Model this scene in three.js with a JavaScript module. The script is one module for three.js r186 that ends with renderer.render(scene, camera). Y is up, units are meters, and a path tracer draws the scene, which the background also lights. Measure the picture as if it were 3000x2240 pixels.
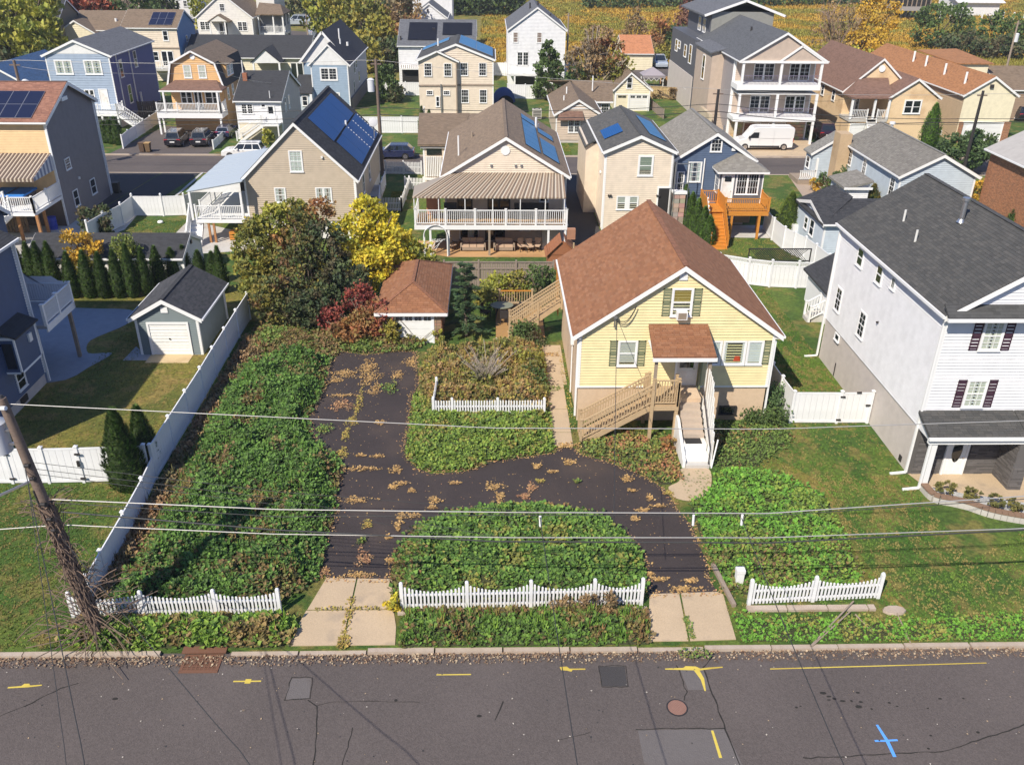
import * as THREE from 'three';
import { mergeGeometries } from 'three/addons/utils/BufferGeometryUtils.js';

// ---------- camera, sky, sun, exposure ----------
const scene = new THREE.Scene();
const camera = new THREE.PerspectiveCamera(47.194,3000 / 2240,0.5,1500);
camera.position.set(0,23,0);
camera.rotation.set(-27.7358 * Math.PI / 180,-1.5919 * Math.PI / 180,0.5978 * Math.PI / 180, 'YXZ');
const renderer = new THREE.WebGLRenderer({ antialias: true });
renderer.toneMapping = THREE.LinearToneMapping;
renderer.toneMappingExposure = 1.25;
renderer.shadowMap.enabled = true;
const SUN = new THREE.Vector3(-0.6,1,0.82).normalize();
const sun = new THREE.DirectionalLight(new THREE.Color(1,0.92,0.79),5);
sun.name = 'sun';
sun.position.copy(SUN).multiplyScalar(200).add(new THREE.Vector3(0,0,-70)); sun.target.position.set(0,0,-70);
sun.castShadow = true; sun.shadow.mapSize.set(4096,4096);
Object.assign(sun.shadow.camera, { left: -110, right: 110, top: 110, bottom: -110, near: 1, far: 500 });
scene.add(sun, sun.target);
{ // clear autumn sky: deep blue above, paler towards the horizon
  const W = 256, H = 128, d = new Float32Array(W * H * 4);
  for (let j = 0; j < H; j++) for (let i = 0; i < W; i++) {
    const el = ((j + 0.5) / H - 0.5) * Math.PI, t = Math.max(0, Math.sin(el)), k = Math.pow(1 - t, 2.2), a = (j * W + i) * 4;
    d[a] = 0.085 + 0.25 * k; d[a + 1] = 0.165 + 0.27 * k; d[a + 2] = 0.41 + 0.2 * k; d[a + 3] = 1;
  }
  const t = new THREE.DataTexture(d, W, H, THREE.RGBAFormat, THREE.FloatType);
  t.mapping = THREE.EquirectangularReflectionMapping; t.magFilter = t.minFilter = THREE.LinearFilter; t.needsUpdate = true;
  scene.background = t; scene.environment = t;
}
scene.fog = new THREE.FogExp2(new THREE.Color(0.78,0.83,0.9),0.00022);

// ---------- random numbers and noise ----------
let seed = 7;
const rnd = () => { seed = (seed + 0x6D2B79F5) | 0; let t = Math.imul(seed ^ seed >>> 15,1 | seed); t = t + Math.imul(t ^ t >>> 7,61 | t) ^ t; return ((t ^ t >>> 14) >>> 0) / 4294967296; };
const rr = (a, b) => a + (b - a) * rnd();
const hash = (x, y, s) => { let h = Math.imul(x, 374761393) + Math.imul(y, 668265263) + Math.imul(s, 974711); h = Math.imul(h ^ h >>> 13,1274126177); return ((h ^ h >>> 16) >>> 0) / 4294967296; };
function vn(x, y, P, s) { // value noise, period P
  const xi = Math.floor(x), yi = Math.floor(y), fx = x - xi, fy = y - yi, u = fx * fx * (3 - 2 * fx), v = fy * fy * (3 - 2 * fy), m = (a) => ((a % P) + P) % P;
  const a = hash(m(xi), m(yi), s), b = hash(m(xi + 1), m(yi), s), c = hash(m(xi), m(yi + 1), s), d = hash(m(xi + 1), m(yi + 1), s);
  return a + (b - a) * u + (c - a) * v + (a - b - c + d) * u * v;
}
function fbm(u, v, P, oct, s) { let r = 0, a = 0.5, t = 0; for (let o = 0; o < oct; o++) { r += a * vn(u * P, v * P, P, s + o); t += a; a *= 0.55; P *= 2; } return r / t; }
const wn = (x, z, f, s = 3) => fbm(x * f / 64 + 5.3, z * f / 64 + 2.1,64,3, s); // world noise
const cl = (x, a = 0, b = 1) => Math.min(b, Math.max(a, x));
const sm = (a, b, x) => { const t = cl((x - a) / (b - a)); return t * t * (3 - 2 * t); };

// ---------- textures ----------
const C = (r, g, b) => new THREE.Color(r, g, b);
const s2 = (c) => 255 * (c <= 0.0031308 ? c * 12.92 : 1.055 * Math.pow(c, 1 / 2.4) - 0.055);
function tex(n, metres, fn, data = false) { // fn(u, v) -> linear rgb or a number
  const d = new Uint8Array(n * n * 4);
  for (let j = 0; j < n; j++) for (let i = 0; i < n; i++) {
    let c = fn(i / n, j / n); if (typeof c === 'number') c = [c, c, c];
    const a = (j * n + i) * 4; for (let k = 0; k < 3; k++) d[a + k] = data ? cl(c[k]) * 255 : s2(cl(c[k])); d[a + 3] = 255;
  }
  const t = new THREE.DataTexture(d, n, n, THREE.RGBAFormat); t.wrapS = t.wrapT = THREE.RepeatWrapping; t.magFilter = THREE.LinearFilter; t.minFilter = THREE.LinearMipmapLinearFilter; t.generateMipmaps = true;
  if (!data) t.colorSpace = THREE.SRGBColorSpace;
  t.repeat.set(1 / metres, 1 / metres); t.needsUpdate = true; return t;
}
const mix3 = (a, b, t) => [a[0] + (b[0] - a[0]) * t, a[1] + (b[1] - a[1]) * t, a[2] + (b[2] - a[2]) * t];
const sc3 = (a, k) => [a[0] * k, a[1] * k, a[2] * k];
const T = {};
T.grain = tex(512,2.6,(u, v) => 0.80 + 0.2 * fbm(u, v, 8,6,11));
T.speck = tex(512,1.3,(u, v) => fbm(u, v, 64,3,15), true);
T.stain = tex(512,7,(u, v) => { const n = fbm(u, v, 4,6,21), f = fbm(u, v, 64,3,22); return mix3([1,1,1],[0.80,0.74,0.68], sm(0.45,0.75, n)).map(c => c * (0.9 + 0.15 * f)); });
T.asphalt = tex(1024,9,(u, v) => { const a = fbm(u, v, 3,4,31), b = fbm(u, v, 200,2,32), c = hash(Math.floor(u * 1024), Math.floor(v * 1024),33); let k = 0.78 + 0.28 * a + 0.42 * (b - 0.5) + (c > 0.994 ? 0.9 : 0) - (c < 0.012 ? 0.3 : 0); return [0.108 * k, 0.089 * k, 0.082 * k]; });
T.drive = tex(1024,7,(u, v) => { const a = fbm(u, v, 3,5,41), b = fbm(u, v, 160,2,42), c = hash(Math.floor(u * 1024), Math.floor(v * 1024),43), k = 0.72 + 0.5 * a + 0.4 * (b - 0.5); return mix3([0.044 * k, 0.033 * k, 0.031 * k],[0.2,0.13,0.07], c > 0.9965 ? 0.8 : 0.10 * sm(0.5,0.8, a)); });
T.concrete = tex(1024,5,(u, v) => { const a = fbm(u, v, 4,5,51), b = fbm(u, v, 150,2,52), k = 0.85 + 0.22 * a + 0.2 * (b - 0.5); return mix3([0.5 * k, 0.38 * k, 0.25 * k],[0.33,0.26,0.19], sm(0.55,0.78, fbm(u, v, 6,5,53)) * 0.7); });
const lawn = (g1, g2, dry, s) => (u, v) => { const a = fbm(u, v, 5,4, s), b = fbm(u, v, 90,3, s + 1), c = fbm(u, v, 11,4, s + 2); return sc3(mix3(mix3(g1, g2, sm(0.3,0.7, a)), dry, sm(0.5,0.72, c) * 0.75),0.45 + 1.1 * b); };
T.lawn = tex(1024,11, lawn([0.05,0.105,0.012],[0.105,0.155,0.02],[0.21,0.17,0.045],61));
T.dryLawn = tex(1024,11, lawn([0.11,0.125,0.02],[0.2,0.175,0.03],[0.29,0.2,0.06],66));
T.soil = tex(512,5,(u, v) => sc3(mix3([0.05,0.045,0.02],[0.13,0.085,0.04], fbm(u, v, 6,5,71)),0.6 + 0.8 * fbm(u, v, 80,2,72)));
T.marsh = tex(1024,60,(u, v) => { const a = fbm(u, v, 4,5,76), b = fbm(u, v * 1.0,120,3,77); return sc3(mix3([0.36,0.21,0.028],[0.22,0.19,0.03], sm(0.4,0.65, a)),0.55 + 0.9 * b); });
T.wood = tex(512,1.6,(u, v) => { const a = fbm(u, v * 0.0 + Math.floor(v * 10) / 10,4,3,81), b = vn(u * 6, v * 160,160,82), c = vn(u * 20, v * 220,220,83); return 0.62 + 0.3 * b + 0.2 * c; });
T.shingle = tex(1024,6,(u, v) => { // far roofs: courses of tabs, colour only
  const row = Math.floor(v * 36), o = (row % 2) * 0.5, x = u * 20 + o, col = Math.floor(x) % 20, t = 0.72 + 0.4 * hash(col, row, 91), fy = v * 36 - row, fx = x - Math.floor(x), f = fbm(u, v, 128,2,92);
  return (t * (0.85 + 0.3 * f)) * (fy < 0.12 || fx < 0.03 ? 0.72 : 1);
});
T.shingleH = tex(512,3,(u, v) => { const fy = v * 18 - Math.floor(v * 18); return 1 - fy * 0.8; }, true);
T.brick = tex(1024,3,(u, v) => { const row = Math.floor(v * 40), x = u * 14 + (row % 2) * 0.5, col = Math.floor(x) % 14, fy = v * 40 - row, fx = x - Math.floor(x), m = fy < 0.15 || fx < 0.05, k = 0.65 + 0.6 * hash(col, row, 95), f = 0.8 + 0.4 * fbm(u, v, 128,2,96); return m ? sc3([0.42,0.35,0.27], f) : sc3([0.36,0.14,0.06], k * f); });
T.brickH = tex(1024,3,(u, v) => { const row = Math.floor(v * 40), x = u * 14 + (row % 2) * 0.5, fy = v * 40 - row, fx = x - Math.floor(x); return fy < 0.15 || fx < 0.05 ? 0 : 1; }, true);
T.cells = tex(512,1,(u, v) => { const a = (u * 6) % 1, b = (v * 10) % 1; return a < 0.05 || b < 0.04 ? 1 : 0.72 + 0.1 * hash(Math.floor(u * 6), Math.floor(v * 10),97); });
T.rows = tex(256,1,(u, v) => ((v * 6) % 1) < 0.07 ? 0.35 : 1);
T.grate = tex(256,0.66,(u, v) => { const x = u - 0.5, y = v - 0.5, r = Math.hypot(x, y); return (Math.floor(u * 16) + Math.floor(v * 16)) % 2 ? 0.5 : 1; }, true);

// ---------- materials ----------
const std = (c, o = {}) => new THREE.MeshStandardMaterial({ color: c, roughness: 0.85, ...o });
const phy = (c, o = {}) => new THREE.MeshPhysicalMaterial({ color: c, roughness: 0.5, ...o });
const bump = (t, s) => ({ bumpMap: t, bumpScale: s });
const vinyl = (r, g, b) => std(C(r, g, b), {roughness: 0.55, map: T.grain });
const roofMat = (r, g, b) => std(C(r, g, b), {roughness: 0.95, map: T.shingle, ...bump(T.shingleH, 0.012) });
const tabMat = std(C(1,1,1), {roughness: 0.96, ...bump(T.speck, 0.004) });
const M = {
  white: vinyl(0.80,0.80,0.80), trim: std(C(0.78,0.78,0.78), {roughness: 0.5 }), fence: vinyl(0.82,0.82,0.83), paint: std(C(0.8,0.8,0.78), {roughness: 0.7, map: T.stain }),
  glass: phy(C(0.012,0.016,0.02), {roughness: 0.06, clearcoat: 1, clearcoatRoughness: 0.03 }), clear: phy(C(0.92,0.95,0.95), {roughness: 0.03, transmission: 1, thickness: 0 }),
  dark: std(C(0.015,0.014,0.014)), room: std(C(0.05,0.04,0.035)), curtain: std(C(0.62,0.60,0.50), {roughness: 0.95 }), blind: std(C(0.55,0.54,0.5)), lace: std(C(0.7,0.72,0.68)),
  soffit: std(C(0.7,0.7,0.7)), metal: std(C(0.55,0.56,0.58), { metalness: 0.9, roughness: 0.35 }), iron: std(C(0.05,0.045,0.045), {roughness: 0.5, metalness: 0.4 }), rust: std(C(0.16,0.075,0.045), {roughness: 0.9 }),
  concrete: std(C(1,1,1), {map: T.concrete, ...bump(T.speck, 0.006) }), paleConcrete: std(C(0.5,0.48,0.45), {map: T.stain, ...bump(T.speck, 0.004) }), kerb: std(C(0.45,0.37,0.3), {map: T.stain, ...bump(T.speck, 0.01) }),
  asphalt: std(C(1,1,1), {map: T.asphalt, roughness: 0.9, ...bump(T.speck, 0.012) }), drive: std(C(1,1,1), {map: T.drive, roughness: 0.8, ...bump(T.speck, 0.01) }), darkPatch: std(C(0.055,0.05,0.05), {map: T.grain, ...bump(T.speck, 0.01) }), greyPatch: std(C(0.135,0.12,0.115), {map: T.stain, ...bump(T.speck, 0.014) }), crack: std(C(0.022,0.02,0.018), {roughness: 1 }),
  lawn: std(C(1,1,1), {map: T.lawn, roughness: 1, ...bump(T.speck, 0.04) }), dryLawn: std(C(1,1,1), {map: T.dryLawn, roughness: 1, ...bump(T.speck, 0.04) }), soil: std(C(1,1,1), {map: T.soil, roughness: 1, ...bump(T.speck, 0.04) }), marsh: std(C(1,1,1), {map: T.marsh, roughness: 1 }),
  wood: std(C(0.50,0.36,0.21), {map: T.wood }), greyWood: std(C(0.33,0.26,0.2), {map: T.wood }), oldWood: std(C(0.30,0.24,0.2), {map: T.wood }), orangeWood: std(C(0.62,0.25,0.035), {map: T.wood, roughness: 0.6 }), redWood: std(C(0.33,0.13,0.06), {map: T.wood }), tanDeck: std(C(0.42,0.24,0.09), {map: T.wood }), postWood: std(C(0.42,0.2,0.08), {map: T.wood }), poleWood: std(C(0.2,0.145,0.115), {map: T.wood, ...bump(T.wood, 0.02) }),
  brick: std(C(1,1,1), {map: T.brick, ...bump(T.brickH, 0.012) }), stucco: std(C(0.60,0.45,0.31), {map: T.stain, ...bump(T.speck, 0.006) }), greyStucco: std(C(0.60,0.54,0.5), {map: T.grain, ...bump(T.speck, 0.004) }), whiteStucco: std(C(0.75,0.74,0.72), {map: T.stain, ...bump(T.speck, 0.004) }),
  panel: phy(C(0.012,0.085,0.27), {roughness: 0.45, specularIntensity: 0.3, map: T.rows }), panelSky: phy(C(0.055,0.2,0.4), {roughness: 0.4, specularIntensity: 0.5, map: T.rows }), panelCell: phy(C(0.016,0.022,0.06), {roughness: 0.35, specularIntensity: 0.4, map: T.cells }), panelBlack: phy(C(0.012,0.013,0.02), {roughness: 0.5, specularIntensity: 0.3 }), panelFrame: std(C(0.5,0.5,0.52), { metalness: 0.7, roughness: 0.4 }), blackFrame: std(C(0.02,0.02,0.025), {roughness: 0.4 }),  // blue of panel and panelSky is reflected sky painted into the base colour
  tyre: std(C(0.02,0.02,0.02), {roughness: 0.9 }), chrome: std(C(0.7,0.7,0.72), { metalness: 1, roughness: 0.2 }), lampRed: phy(C(0.5,0.015,0.02), {roughness: 0.15, clearcoat: 1 }), lampClear: phy(C(0.8,0.82,0.85), {roughness: 0.1, clearcoat: 1 }), black: std(C(0.025,0.025,0.027), {roughness: 0.6 }),
  green: std(C(0.2,0.22,0.13), {roughness: 0.6 }), plum: std(C(0.055,0.022,0.04), {roughness: 0.6 }), yellowPaint: std(C(0.62,0.48,0.08), {map: T.stain, roughness: 0.8 }), bluePaint: std(C(0.1,0.34,0.85), {map: T.stain, roughness: 0.8 }), cable: std(C(0.04,0.04,0.04), {roughness: 0.5 }), steelCable: std(C(0.5,0.48,0.45), {roughness: 0.5, metalness: 0.5 }),
};
const leafMat = phy(C(1,1,1), {roughness: 0.75, side: THREE.DoubleSide, transmission: 0.3, thickness: 0 });
const needleMat = std(C(1,1,1), {roughness: 0.85, side: THREE.DoubleSide });

// ---------- object helpers: geometry is written in world metres and moved into its thing ----------
const off = new WeakMap(), used = {};
const nm = (n) => { const k = used[n] = (used[n] ?? -1) + 1; return k ? n + '_' + String(k).padStart(3, '0') : n; };
function thing(name, label, category, x = 0, z = 0, y = 0, group) {
  const o = new THREE.Group(); o.name = nm(name); o.position.set(x, y, z); o.userData = { label, category }; if (group) o.userData.group = group;
  off.set(o, new THREE.Vector3(x, y, z)); scene.add(o); return o;
}
function mUV(g) { // uv in metres from the dominant axis of the normal
  if (g.userData.uvDone) return g;
  if (!g.attributes.normal) g.computeVertexNormals();
  const p = g.attributes.position, n = g.attributes.normal, uv = new Float32Array(p.count * 2);
  for (let i = 0; i < p.count; i++) {
    const x = p.getX(i), y = p.getY(i), z = p.getZ(i), a = Math.abs(n.getX(i)), b = Math.abs(n.getY(i)), c = Math.abs(n.getZ(i));
    if (b >= a && b >= c) { uv[2 * i] = x; uv[2 * i + 1] = z; } else if (a >= c) { uv[2 * i] = z; uv[2 * i + 1] = y; } else { uv[2 * i] = x; uv[2 * i + 1] = y; }
  }
  g.setAttribute('uv', new THREE.BufferAttribute(uv, 2)); g.userData.uvDone = true; return g;
}
function mg(list) { list = list.filter(Boolean); if (list.length === 1) return list[0]; const r = mergeGeometries(list.map(g => { let h = mUV(g); h = h.index ? h.toNonIndexed() : h; for (const k of Object.keys(h.attributes)) if (!['position', 'normal', 'uv'].includes(k)) h.deleteAttribute(k); return h; })); r.userData.uvDone = true; return r; }
function W(parent, name, geo, mat, label) { // world geometry -> part
  const g = Array.isArray(geo) ? mg(geo) : mUV(geo), o = off.get(parent);
  g.translate(-o.x, -o.y, -o.z);
  const m = new THREE.Mesh(g, mat); m.name = name; off.set(m, o); if (label) m.userData.label = label; parent.add(m); return m;
}
function L(parent, name, geo, mat, x, y, z, ry = 0) { // shared local geometry at a world place
  const o = off.get(parent), m = new THREE.Mesh(mUV(geo), mat); m.name = name; m.position.set(x - o.x, y - o.y, z - o.z); m.rotation.y = ry; off.set(m, o); parent.add(m); return m;
}
function top(name, geo, mat, label, category, group) { const g = Array.isArray(geo) ? mg(geo) : mUV(geo); const m = new THREE.Mesh(g, mat); m.name = nm(name); m.userData = { label, category }; if (group) m.userData.group = group; scene.add(m); off.set(m, new THREE.Vector3()); return m; }
function ground(name, geo, mat) { const m = new THREE.Mesh(mUV(geo), mat); m.name = nm(name); m.userData = { kind: 'structure' }; scene.add(m); off.set(m, new THREE.Vector3()); return m; }
const bx = (x0, x1, y0, y1, z0, z1) => { const g = new THREE.BoxGeometry(Math.abs(x1 - x0), Math.abs(y1 - y0), Math.abs(z1 - z0)); g.translate((x0 + x1) / 2,(y0 + y1) / 2,(z0 + z1) / 2); return g; };
const V = (x, y, z) => new THREE.Vector3(x, y, z);
function bar(a, b, w, h) { // straight bar a->b, width w (sideways) and height h
  const d = b.clone().sub(a), l = d.length(), g = new THREE.BoxGeometry(w, h, l), q = new THREE.Matrix4().lookAt(a, b, Math.abs(d.y) / l > 0.99 ? V(1,0,0) : V(0,1,0));
  mUV(g); g.applyMatrix4(q); const m = a.clone().add(b).multiplyScalar(0.5); g.translate(m.x, m.y, m.z); return g;
}
function cyl(a, b, r0, r1 = r0, n = 8) { const d = b.clone().sub(a), l = d.length(), g = new THREE.CylinderGeometry(r1, r0, l, n); g.applyQuaternion(new THREE.Quaternion().setFromUnitVectors(V(0,1,0), d.normalize())); const m = a.clone().add(b).multiplyScalar(0.5); g.translate(m.x, m.y, m.z); return g; }
function quads(pts, faces, uvf) { // flat polygons -> triangles
  const P = [], U = [];
  for (const f of faces) for (let i = 1; i + 1 < f.length; i++) for (const k of [f[0], f[i], f[i + 1]]) { P.push(pts[k].x, pts[k].y, pts[k].z); if (uvf) { const w = uvf(pts[k]); U.push(w[0], w[1]); } }
  const g = new THREE.BufferGeometry(); g.setAttribute('position', new THREE.Float32BufferAttribute(P, 3)); g.computeVertexNormals(); if (uvf) { g.setAttribute('uv', new THREE.Float32BufferAttribute(U, 2)); g.userData.uvDone = true; } return g;
}
function plane(pts) { // basis of a sloping polygon: u level, v up the slope, n out
  const n = new THREE.Vector3(); for (let i = 0; i < pts.length; i++) { const a = pts[i], b = pts[(i + 1) % pts.length]; n.x += (a.y - b.y) * (a.z + b.z); n.y += (a.z - b.z) * (a.x + b.x); n.z += (a.x - b.x) * (a.y + b.y); }
  n.normalize(); if (n.y < 0) n.negate(); let u = V(0,1,0).cross(n); if (u.length() < 1e-4) u = V(1,0,0); u.normalize(); const v = n.clone().cross(u).normalize(); if (v.y < 0) { v.negate(); u.negate(); } return { n, u, v, o: pts[0] };
}
function slab(pts, th) { // sloping polygon with vertical thickness
  const n = pts.length, { u, v, o } = plane(pts), lo = pts.map(p => V(p.x, p.y - th, p.z)), all = [...pts, ...lo], f = [];
  const area = pts.reduce((s, p, i) => { const q = pts[(i + 1) % n]; return s + (q.x - p.x) * (q.z + p.z); }, 0), idx = [...Array(n).keys()]; if (area < 0) idx.reverse();
  f.push(idx); f.push([...idx].reverse().map(i => i + n)); for (let k = 0; k < n; k++) { const a = idx[k], b = idx[(k + 1) % n]; f.push([b, a, a + n, b + n]); }
  return quads(all, f, p => { const d = p.clone().sub(o); return [d.dot(u), d.dot(v) + (d.y < 0 ? 0 : 0)]; });
}
const flat = (poly, y, m = 1) => { // level sheet from [x,z] points
  const s = new THREE.Shape(poly.map(p => new THREE.Vector2(p[0],-p[1]))), g = new THREE.ShapeGeometry(s, 6); g.rotateX(-Math.PI / 2); g.translate(0, y, 0); return g;
};
const inPoly = (x, z, P) => { let c = false; for (let i = 0, j = P.length - 1; i < P.length; j = i++) { const a = P[i], b = P[j]; if ((a[1] > z) !== (b[1] > z) && x < (b[0] - a[0]) * (z - a[1]) / (b[1] - a[1]) + a[0]) c = !c; } return c; };
const edgeD = (x, z, P) => { let m = 1e9; for (let i = 0, j = P.length - 1; i < P.length; j = i++) { const a = P[i], b = P[j], dx = b[0] - a[0], dz = b[1] - a[1], t = cl(((x - a[0]) * dx + (z - a[1]) * dz) / (dx * dx + dz * dz || 1)); m = Math.min(m, Math.hypot(x - a[0] - t * dx, z - a[1] - t * dz)); } return m; };
const smooth = (poly, n = 6) => new THREE.CatmullRomCurve3(poly.map(p => V(p[0],0, p[1])), true, 'catmullrom', 0.4).getPoints(poly.length * n).map(p => [p.x, p.z]);
function inst(name, geo, mat, list, parent, label, category) { // list of {m: Matrix4, c: Color}
  const im = new THREE.InstancedMesh(geo, mat, list.length); list.forEach((e, i) => { im.setMatrixAt(i, e.m); im.setColorAt(i, e.c); });
  im.name = parent ? name : nm(name); im.userData = { kind: 'stuff' }; if (label) im.userData.label = label; if (category) im.userData.category = category;
  if (parent) { const o = off.get(parent); im.position.set(-o.x, -o.y, -o.z); off.set(im, o); parent.add(im); } else scene.add(im); return im;
}
const mat4 = (x, y, z, ex, ey, ez, sx, sy = sx, sz = sx) => new THREE.Matrix4().compose(V(x, y, z), new THREE.Quaternion().setFromEuler(new THREE.Euler(ex, ey, ez, 'YXZ')), V(sx, sy, sz));
// ---------- building helpers ----------
const F = (ax, at, d) => ({ ax, at, d });
const fv = (f, s, y, n) => f.ax === 'z' ? V(s, y, f.at + f.d * n) : V(f.at + f.d * n, y, s);
const fb = (f, s0, s1, y0, y1, n0, n1) => f.ax === 'z' ? bx(s0, s1, y0, y1, f.at + f.d * n0, f.at + f.d * n1) : bx(f.at + f.d * n0, f.at + f.d * n1, y0, y1, s0, s1);
const span = (poly, y) => { let a = 1e9, b = -1e9; poly.forEach((p, i) => { const q = poly[(i + 1) % poly.length]; if ((p[1] - y) * (q[1] - y) <= 0 && p[1] !== q[1]) { const s = p[0] + (q[0] - p[0]) * (y - p[1]) / (q[1] - p[1]); a = Math.min(a, s); b = Math.max(b, s); } }); return [a, b]; };
function boards(f, poly, exp) {
  const ys = poly.map(p => p[1]), y0 = Math.min(...ys), y1 = Math.max(...ys), out = [];
  for (let y = y0; y < y1 - 0.03; y += exp) {
    const yt = Math.min(y + exp, y1),[a, b] = span(poly, y + 0.002),[c, d] = span(poly, yt - 0.002); if (b - a < 0.06) continue;
    const P = [fv(f, a, y, 0.048), fv(f, b, y, 0.048), fv(f, d, yt, 0.006), fv(f, c, yt, 0.006), fv(f, a, y, 0), fv(f, b, y, 0)];
    const g = quads(P, [[0,1,2,3],[4,5,1,0]]); if (f.ax === 'z' ? f.d < 0 : f.d > 0) { const p = g.attributes.position.array; for (let i = 0; i < p.length; i += 9) for (let k = 0; k < 3; k++) { const t = p[i + 3 + k]; p[i + 3 + k] = p[i + 6 + k]; p[i + 6 + k] = t; } g.computeVertexNormals(); }
    out.push(g);
  }
  return out;
}
function side(t, f, poly, exp, mat, each) { const b = boards(f, poly, exp); if (!b.length) return; if (each) b.forEach(g => W(t, 'siding_board', g, mat)); else W(t, 'siding', b, mat).userData.kind = 'stuff'; }
const tabGeo = new THREE.BoxGeometry(1,1,1);
function shingles(parent, pts, cols, o = {}) {
  const { n, u, v } = plane(pts), exp = o.exp ?? 0.15, tw = o.tw ?? 0.32, o0 = pts[0], P = pts.map(p => { const d = p.clone().sub(o0); return [d.dot(u), d.dot(v)]; });
  const v0 = Math.min(...P.map(p => p[1])), v1 = Math.max(...P.map(p => p[1])), list = [], tilt = 0.09, vt = v.clone().multiplyScalar(Math.cos(tilt)).addScaledVector(n, -Math.sin(tilt)), nt = u.clone().cross(vt); if (nt.dot(n) < 0) nt.negate();
  let row = 0;
  for (let y = v0; y < v1 - 0.02; y += exp, row++) {
    const ym = Math.min(y + exp * 0.5, v1 - 0.01),[a, b] = span(P, ym); if (b - a < 0.05) continue; const rowTone = rr(0.97,1.03);
    let s = a - (row % 2 ? 0.5 : 0.18 * (row % 3)) * tw;
    while (s < b) {
      const w = tw * rr(0.85,1.15), sa = Math.max(s, a), sb = Math.min(s + w, b); s += w; if (sb - sa < 0.03) continue;
      const len = Math.min(exp * 1.15, v1 - y), c = o0.clone().addScaledVector(u, (sa + sb) / 2).addScaledVector(v, y + len / 2).addScaledVector(n, 0.016);
      const k = cols[Math.floor(rnd() * cols.length)], m = new THREE.Matrix4().makeBasis(u.clone().multiplyScalar(sb - sa - 0.012), vt.clone().multiplyScalar(len), nt.clone().multiplyScalar(0.02)).setPosition(c);
      list.push({ m, c: C(k[0], k[1], k[2]).multiplyScalar(rowTone * rr(0.9,1.1)) });
    }
  }
  if (list.length) return inst('shingles', tabGeo, tabMat, list, parent);
}
function roof(t, pts, mat, tabs, o = {}) { const m = W(t, o.name ?? 'roof', slab(pts, o.th ?? 0.14), mat, o.label); if (tabs) shingles(m, pts, tabs, o); return m; }
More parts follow.
